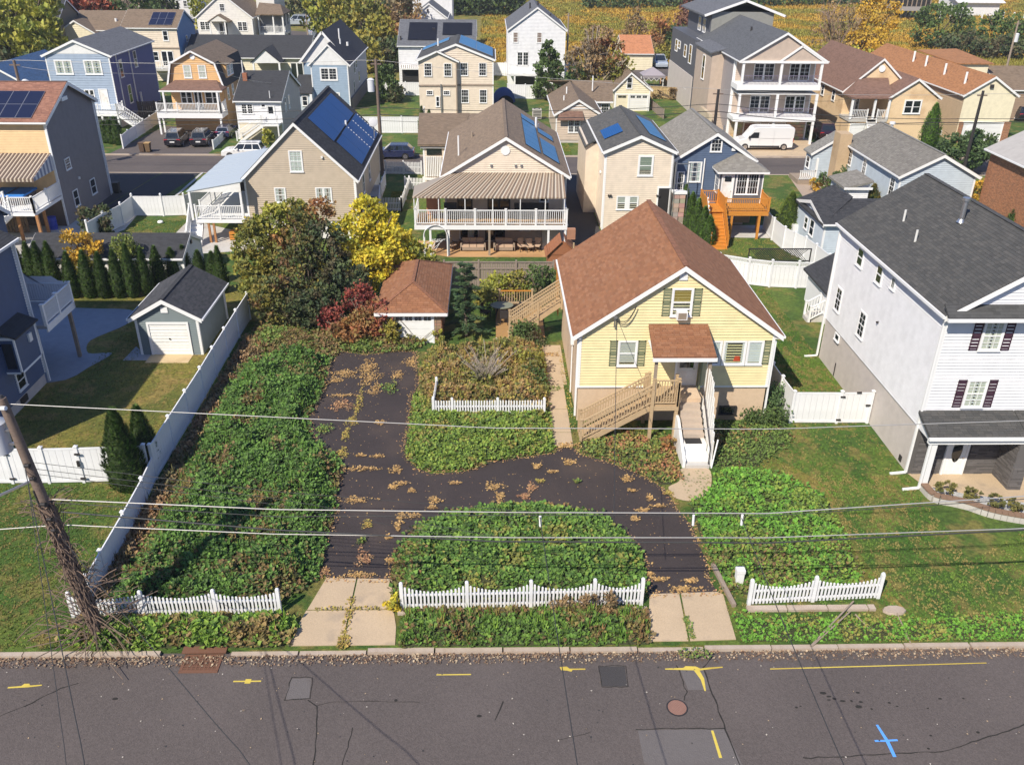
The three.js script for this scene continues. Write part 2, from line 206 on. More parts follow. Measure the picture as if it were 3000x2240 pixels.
// a gabled house; E = height of the eave tip, R = height of the ridge, measured on the roof's top face
function house(t, o) {
  const { x0, x1, z0, z1, E, R } = o, y0 = o.y0 ?? 0, ov = o.ov ?? 0.3, oe = o.oe ?? 0.25, th = 0.14, ax = o.axis, fy = o.fy ?? 0;
  const [a0, a1, l0, l1] = ax === 'z' ? [x0, x1, z0, z1] : [z0, z1, x0, x1], am = o.am ?? (a0 + a1) / 2; // a: across the ridge, l: along it
  const P = (a, y, l) => ax === 'z' ? V(a, y, l) : V(l, y, a), E2 = o.E2 ?? E;
  const p0 = (R - E) / (am - a0 + ov), p1 = (R - E2) / (a1 - am + ov), w0 = E + ov * p0 - th - 0.01, w1 = E2 + ov * p1 - th - 0.01, wr = R - th - 0.02;
  const prof = [[a0, y0 + fy],[a1, y0 + fy],[a1, w1],[am, wr],[a0, w0]];
  const pts = [...prof.map(p => P(p[0], p[1], l0)), ...prof.map(p => P(p[0], p[1], l1))], fc = [[4,3,2,1,0],[5,6,7,8,9]]; for (let i = 0; i < 5; i++) fc.push([i, (i + 1) % 5,(i + 1) % 5 + 5, i + 5]);
  const wg = quads(pts, fc); W(t, 'wall', wg, o.wall);
  if (fy) W(t, 'foundation', bx(x0 + 0.03, x1 - 0.03, y0 - 0.05, y0 + fy - 0.003, z0 + 0.03, z1 - 0.03), o.found ?? M.stucco);
  const faces = { F: F('z', z1,1), B: F('z', z0,-1), L: F('x', x0,-1), R: F('x', x1,1) };
  const poly = { g: prof, r0: [[l0, y0 + fy],[l1, y0 + fy],[l1, w0],[l0, w0]], r1: [[l0, y0 + fy],[l1, y0 + fy],[l1, w1],[l0, w1]] };
  const pf = ax === 'z' ? { F: poly.g, B: poly.g, L: poly.r0, R: poly.r1 } : { L: poly.g, R: poly.g, B: poly.r0, F: poly.r1 };
  for (const k of (o.sid ?? 'FLR')) side(t, faces[k], o.trimPoly?.[k] ?? pf[k], o.exp ?? 0.15, o.sideMat?.[k] ?? o.wall, (o.each ?? '').includes(k));
  const tr = o.trim ?? M.trim, cw = 0.1;
  if (!o.noCorner) for (const [cx, sx] of [[x0,-1],[x1,1]]) for (const [cz, sz] of [[z0,-1],[z1,1]]) {
    const top = ax === 'z' ? (sx < 0 ? w0 : w1) : (sz < 0 ? w0 : w1); W(t, 'corner_board', bx(cx - sx * cw, cx + sx * 0.045, y0 + fy, top, cz - sz * cw, cz + sz * 0.045), tr);
  }
  const q = (a, y, l) => P(a, y, l), L0 = l0 - oe, L1 = l1 + oe;
  const S0 = [q(a0 - ov, E, L0), q(a0 - ov, E, L1), q(am, R, L1), q(am, R, L0)], S1 = [q(a1 + ov, E2, L0), q(a1 + ov, E2, L1), q(am, R, L1), q(am, R, L0)];
  const r0 = roof(t, S0, o.roof, o.tabs, o), r1 = roof(t, S1, o.roof, o.tabs, o);
  if (!o.noRake) for (const l of [L0, L1]) { // white boards under the sloping roof edges
    const d = l === L1 ? 0.02 : -0.02; for (const [a, e] of [[a0 - ov, E],[a1 + ov, E2]]) { const A = q(a, e, l), B = q(am, R, l), Ai = q(a, e - 0.26, l), Bi = q(am, R - 0.26, l), o2 = ax === 'z' ? V(0,0, d) : V(d, 0,0), dn = V(0,-0.012,0);
      const c = [A, B, Bi, Ai].map(p => p.clone().add(dn)), c2 = c.map(p => p.clone().add(o2)), c1 = c.map(p => p.clone().addScaledVector(o2,-1.6)); W(t, 'rake_board', quads([...c2, ...c1],[[0,1,2,3],[7,6,5,4],[0,3,7,4],[3,2,6,7],[1,0,4,5]]), tr); }
    for (const [a, e, s] of [[a0 - ov, E, 1],[a1 + ov, E2,-1]]) { /* soffit under the gable overhang */ }
  }
  for (const [a, e, s] of [[a0 - ov, E, -1],[a1 + ov, E2,1]]) { const A = q(a + s * 0.05, e - 0.075, L0), B = q(a + s * 0.05, e - 0.075, L1); W(t, 'gutter', bar(A, B, 0.1,0.12), tr); W(t, 'fascia', bar(q(a - s * 0.03, e - 0.1, L0 + 0.03), q(a - s * 0.03, e - 0.1, L1 - 0.03),0.03,0.17), tr); W(t, 'soffit', bar(q(a - s * (ov / 2 + 0.02), e - 0.17, L0 + 0.05), q(a - s * (ov / 2 + 0.02), e - 0.17, L1 - 0.05), ov, 0.02), M.soffit); }
  if (o.cap) W(t, 'ridge_cap', bar(q(am, R + 0.015, L0), q(am, R + 0.015, L1),0.26,0.03), o.roof);
  const sl = (S) => { const { n, u, v } = plane(S); const o0 = S[0].clone(); return { o: o0, n, u: S[1].clone().sub(S[0]).normalize(), v, U: S[1].distanceTo(S[0]), Vl: S[3].distanceTo(S[0]) }; };
  return { t, ...faces, s0: sl(S0), s1: sl(S1), r0, r1, w0, w1, prof, P };
}
const onS = (s, u, v, h = 0) => s.o.clone().addScaledVector(s.u, u).addScaledVector(s.v, v).addScaledVector(s.n, h);
function sbox(s, u0, u1, v0, v1, h0, h1) { const g = new THREE.BoxGeometry(Math.abs(u1 - u0), Math.abs(v1 - v0), h1 - h0), c = onS(s, (u0 + u1) / 2,(v0 + v1) / 2,(h0 + h1) / 2); mUV(g); const a = g.attributes.uv, p = g.attributes.position; for (let i = 0; i < p.count; i++) a.setXY(i, p.getX(i), p.getY(i)); g.applyMatrix4(new THREE.Matrix4().makeBasis(s.u, s.v, s.u.clone().cross(s.v)).setPosition(c)); return g; }
function solar(t, s, u0, v0, nu, nv, pu, pv, mat, frame = M.blackFrame, gap = 0.025, skip = []) {
  for (let i = 0; i < nu; i++) for (let j = 0; j < nv; j++) { if (skip.includes(i + ',' + j)) continue; const a = u0 + i * pu, b = v0 + j * pv, f = W(t, 'solar_panel', sbox(s, a, a + pu - gap, b, b + pv - gap, 0.06,0.1), frame); W(f, 'cell_sheet', sbox(s, a + 0.02, a + pu - gap - 0.02, b + 0.02, b + pv - gap - 0.02,0.1,0.106), mat); }
}
function pipe(t, s, u, v, h, r = 0.05, mat = M.metal, capR = 0) { const a = onS(s, u, v, -0.05), b = a.clone().add(V(0, h + 0.05,0)), g = [cyl(a, b, r)]; if (capR) g.push(cyl(b.clone().add(V(0,-0.08,0)), b.clone().add(V(0,0.06,0)), capR), cyl(a.clone().add(V(0,0.06,0)), a.clone().add(V(0,0.22,0)), r * 1.9, r * 1.1)); W(t, 'vent_pipe', g, mat); }
const curtainG = (f, s0, s1, y0, y1, n) => { const P = [], k = 14, fc = []; for (let i = 0; i <= k; i++) { const s = s0 + (s1 - s0) * i / k, w = n + 0.007 * Math.sin(i * 2.4); P.push(fv(f, s, y0, w), fv(f, s, y1, w)); if (i) fc.push([2 * i - 2,2 * i, 2 * i + 1,2 * i - 1]); } return quads(P, fc); };
function win(t, f, s0, s1, y0, y1, o = {}) {
  if (s0 > s1) [s0, s1] = [s1, s0]; if (y0 > y1) [y0, y1] = [y1, y0];
  const c = o.c ?? 0.08, un = o.units ?? 1, mu = o.mull ?? 0.09, g = [fb(f, s0, s0 + c, y0, y1,0,0.085), fb(f, s1 - c, s1, y0, y1,0,0.085), fb(f, s0 + c, s1 - c, y1 - c, y1,0,0.085), fb(f, s0 + c, s1 - c, y0, y0 + c, 0,0.085), fb(f, s0 - 0.03, s1 + 0.03, y0 - 0.045, y0,0,0.12)];
  const a = s0 + c, b = s1 - c, lo = y0 + c, hi = y1 - c, uw = (b - a - mu * (un - 1)) / un, mid = (lo + hi) / 2, panes = [], bars = [];
  for (let i = 0; i < un; i++) {
    const p = a + i * (uw + mu), q = p + uw; if (i) g.push(fb(f, p - mu, p, lo, hi, 0,0.08));
    const r = 0.04; g.push(fb(f, p, p + r, lo, hi, 0.03,0.07), fb(f, q - r, q, lo, hi, 0.03,0.07)); if (!o.fixed) g.push(fb(f, p + r, q - r, mid - 0.03, mid + 0.03,0.03,0.072));
    for (const [u, v] of o.fixed ? [[lo, hi]] : [[lo, mid - 0.03],[mid + 0.03, hi]]) { panes.push([p + r, q - r, u, v]); for (let k = 1; k < (o.cols ?? 1); k++) { const s = p + (q - p) * k / o.cols; bars.push(fb(f, s - 0.012, s + 0.012, u, v, 0.05,0.066)); } for (let k = 1; k < (o.rows ?? 1); k++) { const y = u + (v - u) * k / o.rows; bars.push(fb(f, p + r, q - r, y - 0.012, y + 0.012,0.05,0.066)); } }
  }
  const w = W(t, 'window', g, o.frame ?? M.trim);
  if (o.near) {
    W(w, 'room_back', fb(f, a, b, lo, hi, 0.031,0.033), M.room);
    if (o.curtain) for (let i = 0; i < un; i++) { const p = a + i * (uw + mu), m = o.part ?? 0.5; W(w, 'curtain', curtainG(f, p + 0.02, p + uw * m - 0.01, lo, hi, 0.042), o.curtain); W(w, 'curtain', curtainG(f, p + uw * (1 - m) + 0.01, p + uw - 0.02, lo, hi, 0.042), o.curtain); }
    if (o.blind) W(w, 'blind', Array.from({ length: 9 }, (_, i) => fb(f, a, b, hi - (i + 1) * (hi - lo) * o.blind / 9 + 0.01, hi - i * (hi - lo) * o.blind / 9,0.038,0.046)), o.blindMat ?? M.blind);
  }
  for (const p of panes) W(w, 'pane', fb(f, ...p, 0.052,0.058), o.near ? M.clear : o.pane ?? M.glass);
  if (bars.length) W(w, 'muntin', bars, o.frame ?? M.trim);
  if (o.shut) for (const [p, q] of [[s0 - (o.sw ?? 0.4), s0 - 0.02],[s1 + 0.02, s1 + (o.sw ?? 0.4)]].filter((_, i) => !o.only || o.only === (i ? 'r' : 'l'))) { const h = [fb(f, p, p + 0.05, y0, y1,0,0.06), fb(f, q - 0.05, q, y0, y1,0,0.06), fb(f, p, q, y0, y0 + 0.06,0,0.06), fb(f, p, q, y1 - 0.06, y1,0,0.06), fb(f, p, q, mid - 0.04, mid + 0.04,0,0.06), fb(f, p, q, y0, y1,0,0.034)]; const k = Math.floor((y1 - y0) / 0.08); for (let i = 1; i < k; i++) h.push(fb(f, p + 0.05, q - 0.05, y0 + i * 0.08, y0 + i * 0.08 + 0.035,0.03,0.052)); W(t, 'shutter', h, o.shut); }
  return w;
}
function door(t, f, s0, s1, y0, y1, o = {}) {
  const m = o.mat ?? M.paint, d = W(t, 'door', [fb(f, s0, s1, y0, y1,0,0.06), fb(f, s0 + 0.12,(s0 + s1) / 2 - 0.05, y0 + 0.15, y0 + (y1 - y0) * 0.42,0.05,0.075), fb(f, (s0 + s1) / 2 + 0.05, s1 - 0.12, y0 + 0.15, y0 + (y1 - y0) * 0.42,0.05,0.075)], m);
  W(t, 'door_frame', [fb(f, s0 - 0.1, s0, y0, y1 + 0.1,0,0.1), fb(f, s1, s1 + 0.1, y0, y1 + 0.1,0,0.1), fb(f, s0, s1, y1, y1 + 0.1,0,0.1)], o.frame ?? M.trim);
  if (o.glass) W(d, 'pane', fb(f, s0 + 0.12, s1 - 0.12, y0 + (y1 - y0) * 0.5, y1 - 0.12,0.055,0.068), M.glass);
  if (o.oval) { const g = new THREE.CylinderGeometry(1,1,0.03,24); g.rotateX(Math.PI / 2); g.scale((s1 - s0) * 0.26,(y1 - y0) * 0.3,1); const c = fv(f, (s0 + s1) / 2, y0 + (y1 - y0) * 0.62,0.06); g.translate(c.x, c.y, c.z); W(d, 'oval_pane', g, M.glass); }
  const k = fv(f, s1 - 0.1, y0 + 0.95,0.08); W(d, 'handle', cyl(k, fv(f, s1 - 0.1, y0 + 0.95,0.13),0.03), M.chrome); return d;
}
function frenchDoor(t, f, s0, s1, y0, y1, o = {}) { // two glazed leaves in a white frame
  const m = (s0 + s1) / 2, c = 0.1, d = W(t, 'patio_door', [fb(f, s0, s0 + c, y0, y1,0,0.09), fb(f, s1 - c, s1, y0, y1,0,0.09), fb(f, s0, s1, y1 - c, y1,0,0.09), fb(f, s0, s1, y0, y0 + 0.12,0,0.09), fb(f, m - 0.1, m + 0.1, y0, y1,0,0.088)], o.frame ?? M.trim), b = [];
  for (const [p, q] of [[s0 + c, m - 0.1],[m + 0.1, s1 - c]]) { W(d, 'pane', fb(f, p, q, y0 + 0.12, y1 - c, 0.03,0.05), M.glass); if (o.rows) for (let i = 1; i < o.rows; i++) { const y = y0 + 0.12 + (y1 - c - y0 - 0.12) * i / o.rows; b.push(fb(f, p, q, y - 0.015, y + 0.015,0.045,0.06)); } if (o.cols) for (let i = 1; i < o.cols; i++) { const s = p + (q - p) * i / o.cols; b.push(fb(f, s - 0.015, s + 0.015, y0 + 0.12, y1 - c, 0.045,0.061)); } }
  if (b.length) W(d, 'muntin', b, o.frame ?? M.trim); return d;
}
function garageDoor(t, f, s0, s1, y0, y1, o = {}) {
  const n = o.n ?? 4, h = (y1 - y0) / n; W(t, 'garage_door_frame', [fb(f, s0 - 0.12, s0, y0, y1 + 0.12,0,0.1), fb(f, s1, s1 + 0.12, y0, y1 + 0.12,0,0.1), fb(f, s0, s1, y1, y1 + 0.12,0,0.1)], M.trim);
  for (let i = 0; i < n; i++) W(t, 'garage_door_panel', [fb(f, s0, s1, y0 + i * h + 0.012, y0 + (i + 1) * h, 0,0.045), ...(o.ribs ? Array.from({ length: o.ribs }, (_, k) => fb(f, s0 + 0.03, s1 - 0.03, y0 + i * h + (k + 0.2) * h / o.ribs, y0 + i * h + (k + 0.75) * h / o.ribs, 0.04,0.055)) : [])], o.mat ?? M.paint);
  if (o.lights) for (let i = 0; i < o.lights; i++) { const w = (s1 - s0) / o.lights, a = s0 + w * (i + 0.14), b = s0 + w * (i + 0.86), y = y0 + (o.row ?? n - 1) * h; for (const [p, q] of [[a, (a + b) / 2 - 0.015],[(a + b) / 2 + 0.015, b]]) for (const [u, v] of [[y + h * 0.25, y + h * 0.5],[y + h * 0.55, y + h * 0.8]]) W(t, 'garage_pane', fb(f, p, q, u, v, 0.05,0.062), M.glass); }
}
const balG = {};
function railing(t, pts, o = {}) { // pts [x, y, z] of the floor line; posts at every point
  const h = o.h ?? 1, m = o.mat ?? M.trim, w = o.bw ?? 0.045, gap = o.gap ?? 0.13, pw = o.pw ?? 0.12, P = pts.map(p => V(...p)), key = h + '_' + w;
  balG[key] ??= bx(-w / 2, w / 2,0, h - 0.22,-w / 2, w / 2);
  P.forEach((p, i) => { if (!(o.noPost ?? []).includes(i)) { W(t, 'railing_post', [bx(p.x - pw / 2, p.x + pw / 2, p.y - (o.drop ?? 0.05), p.y + h + 0.08, p.z - pw / 2, p.z + pw / 2), bx(p.x - pw * 0.65, p.x + pw * 0.65, p.y + h + 0.08, p.y + h + 0.13, p.z - pw * 0.65, p.z + pw * 0.65)], m); } });
  for (let i = 0; i + 1 < P.length; i++) {
    const a = P[i], b = P[i + 1], up = (k) => V(0, k, 0), n = Math.max(2, Math.round(a.distanceTo(b) / gap)), g = [];
    W(t, 'top_rail', bar(a.clone().add(up(h)), b.clone().add(up(h)),0.09,0.06), o.railMat ?? m); W(t, 'bottom_rail', bar(a.clone().add(up(0.14)), b.clone().add(up(0.14)),0.06,0.06), m); if (o.midRail) W(t, 'middle_rail', bar(a.clone().add(up(h - 0.22)), b.clone().add(up(h - 0.22)),0.05,0.09), m);
    for (let k = 1; k < n; k++) { const p = a.clone().lerp(b, k / n); if (o.merge) { const c = balG[key].clone(); c.translate(p.x, p.y + 0.16, p.z); g.push(c); } else L(t, 'baluster', balG[key], m, p.x, p.y + 0.16, p.z); }
    if (g.length) W(t, 'balusters', g, m).userData.kind = 'stuff';
  }
}
function stairs(t, x, y, z, dx, dz, n, rise, run, w, mat, strMat = mat, solid = false) { // from the top edge going down along (dx, dz)
  const sx = dz, sz = dx;
  for (let i = 0; i < n; i++) { const px = x + dx * run * (i + 0.5), pz = z + dz * run * (i + 0.5), py = y - rise * (i + 1), hx = Math.abs(dx) ? run / 2 + 0.02 : w / 2, hz = Math.abs(dz) ? run / 2 + 0.02 : w / 2; W(t, 'step', bx(px - hx, px + hx, solid ? 0 : py - 0.05, py, pz - hz, pz + hz), mat); if (!solid) W(t, 'riser', bx(px - hx + (dx ? (dx > 0 ? 0 : 2 * hx - 0.02) : 0.01), px + hx - (dx ? (dx > 0 ? 2 * hx - 0.02 : 0) : 0.01), py, py + rise - 0.05, pz - hz + (dz ? (dz > 0 ? 0 : 2 * hz - 0.02) : 0.01), pz + hz - (dz ? (dz > 0 ? 2 * hz - 0.02 : 0) : 0.01)), strMat); }
  if (!solid) for (const s of [-1,1]) { const ox = Math.abs(sx) * s * (w / 2 + 0.02), oz = Math.abs(sz) * s * (w / 2 + 0.02), a = V(x + ox, y - 0.2, z + oz), b = V(x + dx * run * n + ox, y - 0.2 - rise * n + 0.05, z + dz * run * n + oz); W(t, 'stringer', bar(a, b, 0.05,0.28), strMat); }
}
function awning(t, pts, n, mats, drop, side2) { // pts: back left, back right, front right, front left; raised ribs in two colours
  const [a, b, c, d] = pts.map(p => V(...p));
  for (let i = 0; i < n; i++) { const k0 = i / n, k1 = (i + 1) / n, p = [a.clone().lerp(b, k0), a.clone().lerp(b, k1), d.clone().lerp(c, k1), d.clone().lerp(c, k0)]; if (i % 2) p.forEach(q => q.y += 0.035); W(t, 'awning_stripe', slab(p, 0.03), mats[i % mats.length]); if (drop) { const e = p[3], f = p[2]; W(t, 'awning_valance', bx(Math.min(e.x, f.x), Math.max(e.x, f.x), e.y - drop * (i % 2 ? 1 : 0.8), e.y - 0.03, e.z - 0.015 + (i % 2) * 0.02, e.z + 0.015 + (i % 2) * 0.02), mats[i % mats.length]); } }
}
// ---------- the ground, the streets, the yards ----------
ground('ground', flat([[-900,60],[900,60],[900,-1100],[-900,-1100]],-0.32), M.soil);
ground('yard_ground', bx(-160,160,-0.3,0,-90,-23.35), M.lawn);
ground('street', flat([[-160,-23.34],[160,-23.34],[160,-6],[-160,-6]],-0.13), M.asphalt);
ground('back_street', flat([[-160,-98],[160,-98],[160,-90],[-160,-90]],-0.13), M.asphalt);
ground('far_yard_ground', bx(-220,160,-0.3,0,-150,-98), M.lawn);
ground('far_ground', bx(-400,2,-0.3,-0.01,-330,-150.01), M.dryLawn);
ground('marsh', flat([[2,-150],[400,-150],[400,-420],[-400,-420],[-400,-330],[2,-330]],-0.06), M.marsh);
ground('marsh_edge', flat([[2,-150],[160,-150],[160,-162],[60,-160],[30,-172],[2,-158]],-0.02), M.dryLawn);
ground('side_lawn', flat([[-40,-57.5],[-15.62,-57.5],[-15.62,-34.1],[-40,-34.1]],0.004), M.dryLawn);
ground('front_lawn_left', flat([[-40,-33.9],[-15.5,-33.9],[-15.2,-25.4],[-14,-23.5],[-40,-23.5]],0.004), M.lawn);
ground('dry_strip', flat(smooth([[15,-26.2],[15.8,-24.8],[15.3,-28],[15.6,-33],[13.6,-36],[12.9,-35.3],[14.7,-32.2],[14.5,-28]]),0.005), M.dryLawn);
const DRIVE = [[6.1,-26],[8.8,-26.1],[8.7,-26.9],[8.8,-28],[8.7,-29.3],[8.7,-30.4],[8.4,-31.1],[8.2,-32.2],[8,-33.2],[6.9,-34.5],[5.5,-35.6],[4.4,-36.1],[4.1,-36.8],[3.3,-36.8],[3.2,-36.3],[0.2,-35.6],[-1.2,-34.7],[-2.8,-34.5],[-3.6,-35.1],[-4.2,-36.3],[-4.2,-38.9],[-4.3,-42.1],[-4,-43.5],[-4.5,-47.7],[-5.5,-47.9],[-7.6,-47.3],[-9,-47.9],[-9.5,-46],[-9.3,-43.6],[-9.4,-41.4],[-9.5,-39.5],[-9,-37.9],[-8.1,-36],[-7.1,-35],[-7.1,-32.8],[-6.8,-31.4],[-7,-29.6],[-7,-28.5],[-6.5,-27.1],[-4,-27],[-4,-28.4],[-3.2,-30.2],[-1.8,-31.2],[0.9,-31.8],[2.4,-31.8],[4.9,-30.9],[5.8,-29.6],[6.3,-28],[6.1,-26.8]];
ground('asphalt_driveway', flat(DRIVE, 0.012), M.drive);
for (const P of [[[-5.3,-23.5],[-3.45,-23.5],[-3.5,-24.4],[-3.68,-25.3],[-5.28,-25.3]],[[-7.25,-23.5],[-5.36,-23.5],[-5.34,-25.3],[-6.95,-25.3],[-7.1,-24.6]],[[-5.28,-25.36],[-3.7,-25.36],[-3.9,-27.05],[-5.26,-27.1]],[[-6.92,-25.36],[-5.34,-25.36],[-5.32,-27.1],[-6.5,-27.15]],[[5.65,-23.55],[7.15,-23.55],[7.3,-26.1],[6.15,-26.05],[6,-25.3]],[[7.22,-23.55],[8.9,-23.6],[9,-26],[8.8,-26.15],[7.37,-26.1]]]) ground('concrete_apron', new THREE.ExtrudeGeometry(new THREE.Shape(P.map(p => new THREE.Vector2(p[0],-p[1]))), { depth: 0.03, bevelEnabled: false }).rotateX(-Math.PI / 2), M.concrete);
ground('front_walk', flat(smooth([[9.05,-34.8],[10.4,-34.8],[10.2,-33.4],[9.6,-32.5],[8.9,-32.2],[8.3,-32.5],[8.2,-33.3],[8.8,-33.8]],4),0.018), M.concrete);
for (const [z0, z1] of [[-36.9,-38.2],[-38.25,-40.6],[-40.65,-43.4],[-43.45,-46],[-46.05,-48.6]]) ground('side_walk', bx(3.15,4.1 + (z0 < -43 ? 0.2 : 0),0,0.02, z1, z0), M.concrete);
ground('neighbour_patio', flat([[19.8,-34.3],[30,-34.3],[30,-31.4],[24,-31.5],[23,-32],[21.5,-32.4],[20.15,-33.15]],0.02), M.concrete);
ground('rear_patio', flat([[-6,-68.5],[6.2,-68.5],[6.2,-64.6],[-3.2,-64.6],[-6,-66]],0.012), std(C(0.5,0.3,0.14), {map: T.stain }));
ground('side_driveway', flat([[-33.5,-90],[-29.6,-90],[-30.9,-77.5],[-34.6,-77.5]],0.012), std(C(0.03,0.03,0.036), {map: T.grain }));
ground('corner_driveway', flat([[-48,-90],[-33.6,-90],[-34.7,-77.5],[-35.6,-77.5],[-35.6,-83],[-48,-83]],0.008), std(C(0.035,0.034,0.04), {map: T.grain }));
ground('driveway_edge', bx(-29.55,-29.3,0,0.05,-90,-78), M.paleConcrete);
ground('carport_driveway', flat([[-42,-98],[-31.2,-98],[-31.2,-110.5],[-40.6,-113]],0.012), M.asphalt);
ground('gravel_yard', flat([[-40,-73],[-31,-76.5],[-30.5,-71.3],[-33,-64.5],[-40,-64]],0.01), M.paleConcrete);
ground('grey_patio', flat([[-26,-74],[-18,-69],[-17,-66.5],[-24,-65],[-26,-68]],0.01), M.paleConcrete);
ground('alley_paving', flat([[6.4,-90],[9.3,-90],[9.3,-62],[7,-62],[6.4,-68]],0.01), std(C(0.05,0.045,0.045), {map: T.grain }));
ground('van_driveway', flat([[28,-98],[39,-98],[38.6,-108],[28,-107]],0.012), M.concrete);
ground('brick_path', flat([[31,-90],[33.6,-90],[33.2,-80],[29.6,-74],[28,-75],[30,-82]],0.01), std(C(0.42,0.33,0.26), {map: T.wood }));
ground('stone_patio', flat([[19,-72.8],[23.6,-72.8],[23.4,-69.3],[19.4,-69.5]],0.01), M.paleConcrete);
ground('far_car_park', flat([[24,-152],[52,-150],[52,-166],[24,-166]],0.02), M.asphalt);
ground('far_lane', flat([[-75,-205],[-34,-195],[-34,-214],[-75,-238]],0.02), M.asphalt);
ground('corner_road', flat([[70,-150],[160,-175],[160,-120],[84,-118],[76,-132]],0.02), M.asphalt);
ground('gravel_bed', flat([[-21.6,-46.6],[-20,-46.6],[-20.2,-47.3],[-20.9,-47.8],[-21.5,-48.5]],0.02), std(C(0.45,0.46,0.5), { ...bump(T.speck, 0.05), map: T.grain }));
ground('shed_apron', bx(-20.2,-17.7,0,0.03,-47.4,-46.27), std(C(0.55,0.42,0.24), {map: T.stain }));
ground('curved_patio', flat(smooth([[-24.7,-43.8],[-23.2,-45.8],[-22.6,-47.6],[-24,-47.6],[-24.6,-49.4],[-23.3,-51.8],[-23.6,-54],[-26,-54.4],[-34,-54],[-34,-43.8]],4),0.014), std(C(0.3,0.32,0.36), {map: T.grain }));
{ // kerbs, one stone after the other
  const k = new THREE.Group(); k.name = 'kerb'; k.userData = { kind: 'structure' }; scene.add(k); off.set(k, V(0,0,0));
  const geos = [2.35,2.38].map(w => bx(-w / 2, w / 2,-0.14,0.012,-0.09,0.09));
  for (let x = -25; x < 27; x += 2.42) { if ((x > -8.4 && x < -4.4) || (x > 4.8 && x < 8.5)) { L(k, 'kerb_stone', geos[0], M.kerb, x, -0.085,-23.25); } else if (!(x > -11.5 && x < -9)) L(k, 'kerb_stone', geos[Math.floor(rnd() * 2)], M.kerb, x, rr(-0.02,0.01),-23.25 + rr(-0.02,0.02)); }
  for (const z of [-89.95,-98.02]) W(k, 'far_kerb', bx(-150,150,-0.14,0.03, z - 0.09, z + 0.09), M.kerb);
}
{ const d = thing('storm_drain', 'rusty iron storm drain grate set against the kerb in the street', 'drain', -10.2,-22.9,-0.13);
  W(d, 'drain_frame', [bx(-10.85,-10.75,-0.15,-0.1,-23.2,-22.45), bx(-9.6,-9.5,-0.15,-0.1,-23.2,-22.45), bx(-10.85,-9.5,-0.15,-0.1,-22.5,-22.4), bx(-10.85,-9.5,-0.15,-0.1,-23.25,-23.18)], M.rust); W(d, 'pit', bx(-10.75,-9.6,-0.2,-0.126,-23.2,-22.5), M.dark);
  for (let i = 0; i < 9; i++) W(d, 'grate_bar', bx(-10.75,-9.6,-0.125,-0.105,-23.16 + i * 0.075,-23.12 + i * 0.075), M.rust); for (let i = 1; i < 8; i++) W(d, 'grate_bar', bx(-10.75 + i * 0.143,-10.71 + i * 0.143,-0.125,-0.103,-23.18,-22.5), M.rust);
  W(d, 'hood', [bx(-10.95,-9.4,-0.02,0.04,-23.5,-23.2)], M.rust); }
{ const m = thing('manhole_cover', 'round rusty manhole cover in the asphalt street below the right driveway', 'manhole cover', 6.2,-20.65,-0.13);
  W(m, 'ring', new THREE.CylinderGeometry(0.36,0.36,0.012,32).translate(6.2,-0.126,-20.65), M.iron); W(m, 'cover', new THREE.CylinderGeometry(0.31,0.31,0.02,32).translate(6.2,-0.124,-20.65), std(C(0.3,0.16,0.12), { ...bump(T.grate, 0.02), map: T.grain })); }
const road = (n, P, m, y) => ground(n, flat(P, y), m);
road('road_patch', [[-6.9,-22.1],[-6.2,-22.12],[-6.12,-21.2],[-6.92,-21.18]], M.greyPatch, -0.126);
road('road_patch', [[3.8,-22.5],[4.7,-22.5],[4.66,-21.6],[3.8,-21.6]], M.darkPatch, -0.126);
road('road_patch', [[4.75,-19.75],[7.6,-19.75],[8.1,-16.5],[4.75,-16.5]], M.greyPatch, -0.126);
road('road_patch', [[6.62,-22.4],[7.5,-22.4],[7.5,-21.4],[6.72,-21.4]], M.greyPatch, -0.126);
function crackLine(P, w) { const l = []; for (let i = 0; i + 1 < P.length; i++) { const a = P[i], b = P[i + 1], n = Math.max(1, Math.round(Math.hypot(b[0] - a[0], b[1] - a[1]) / 0.25)); for (let k = 0; k < n; k++) l.push([a[0] + (b[0] - a[0]) * k / n + rr(-0.03,0.03), a[1] + (b[1] - a[1]) * k / n + rr(-0.03,0.03)]); } l.push(P[P.length - 1]); const L0 = [], R0 = []; l.forEach((p, i) => { const q = l[Math.min(i + 1, l.length - 1)], o = l[Math.max(i - 1,0)], dx = q[0] - o[0], dz = q[1] - o[1], k = w * rr(0.4,1) / 2 / (Math.hypot(dx, dz) || 1); L0.push([p[0] - dz * k, p[1] + dx * k]); R0.unshift([p[0] + dz * k, p[1] - dx * k]); }); return flat([...L0, ...R0],-0.124); }
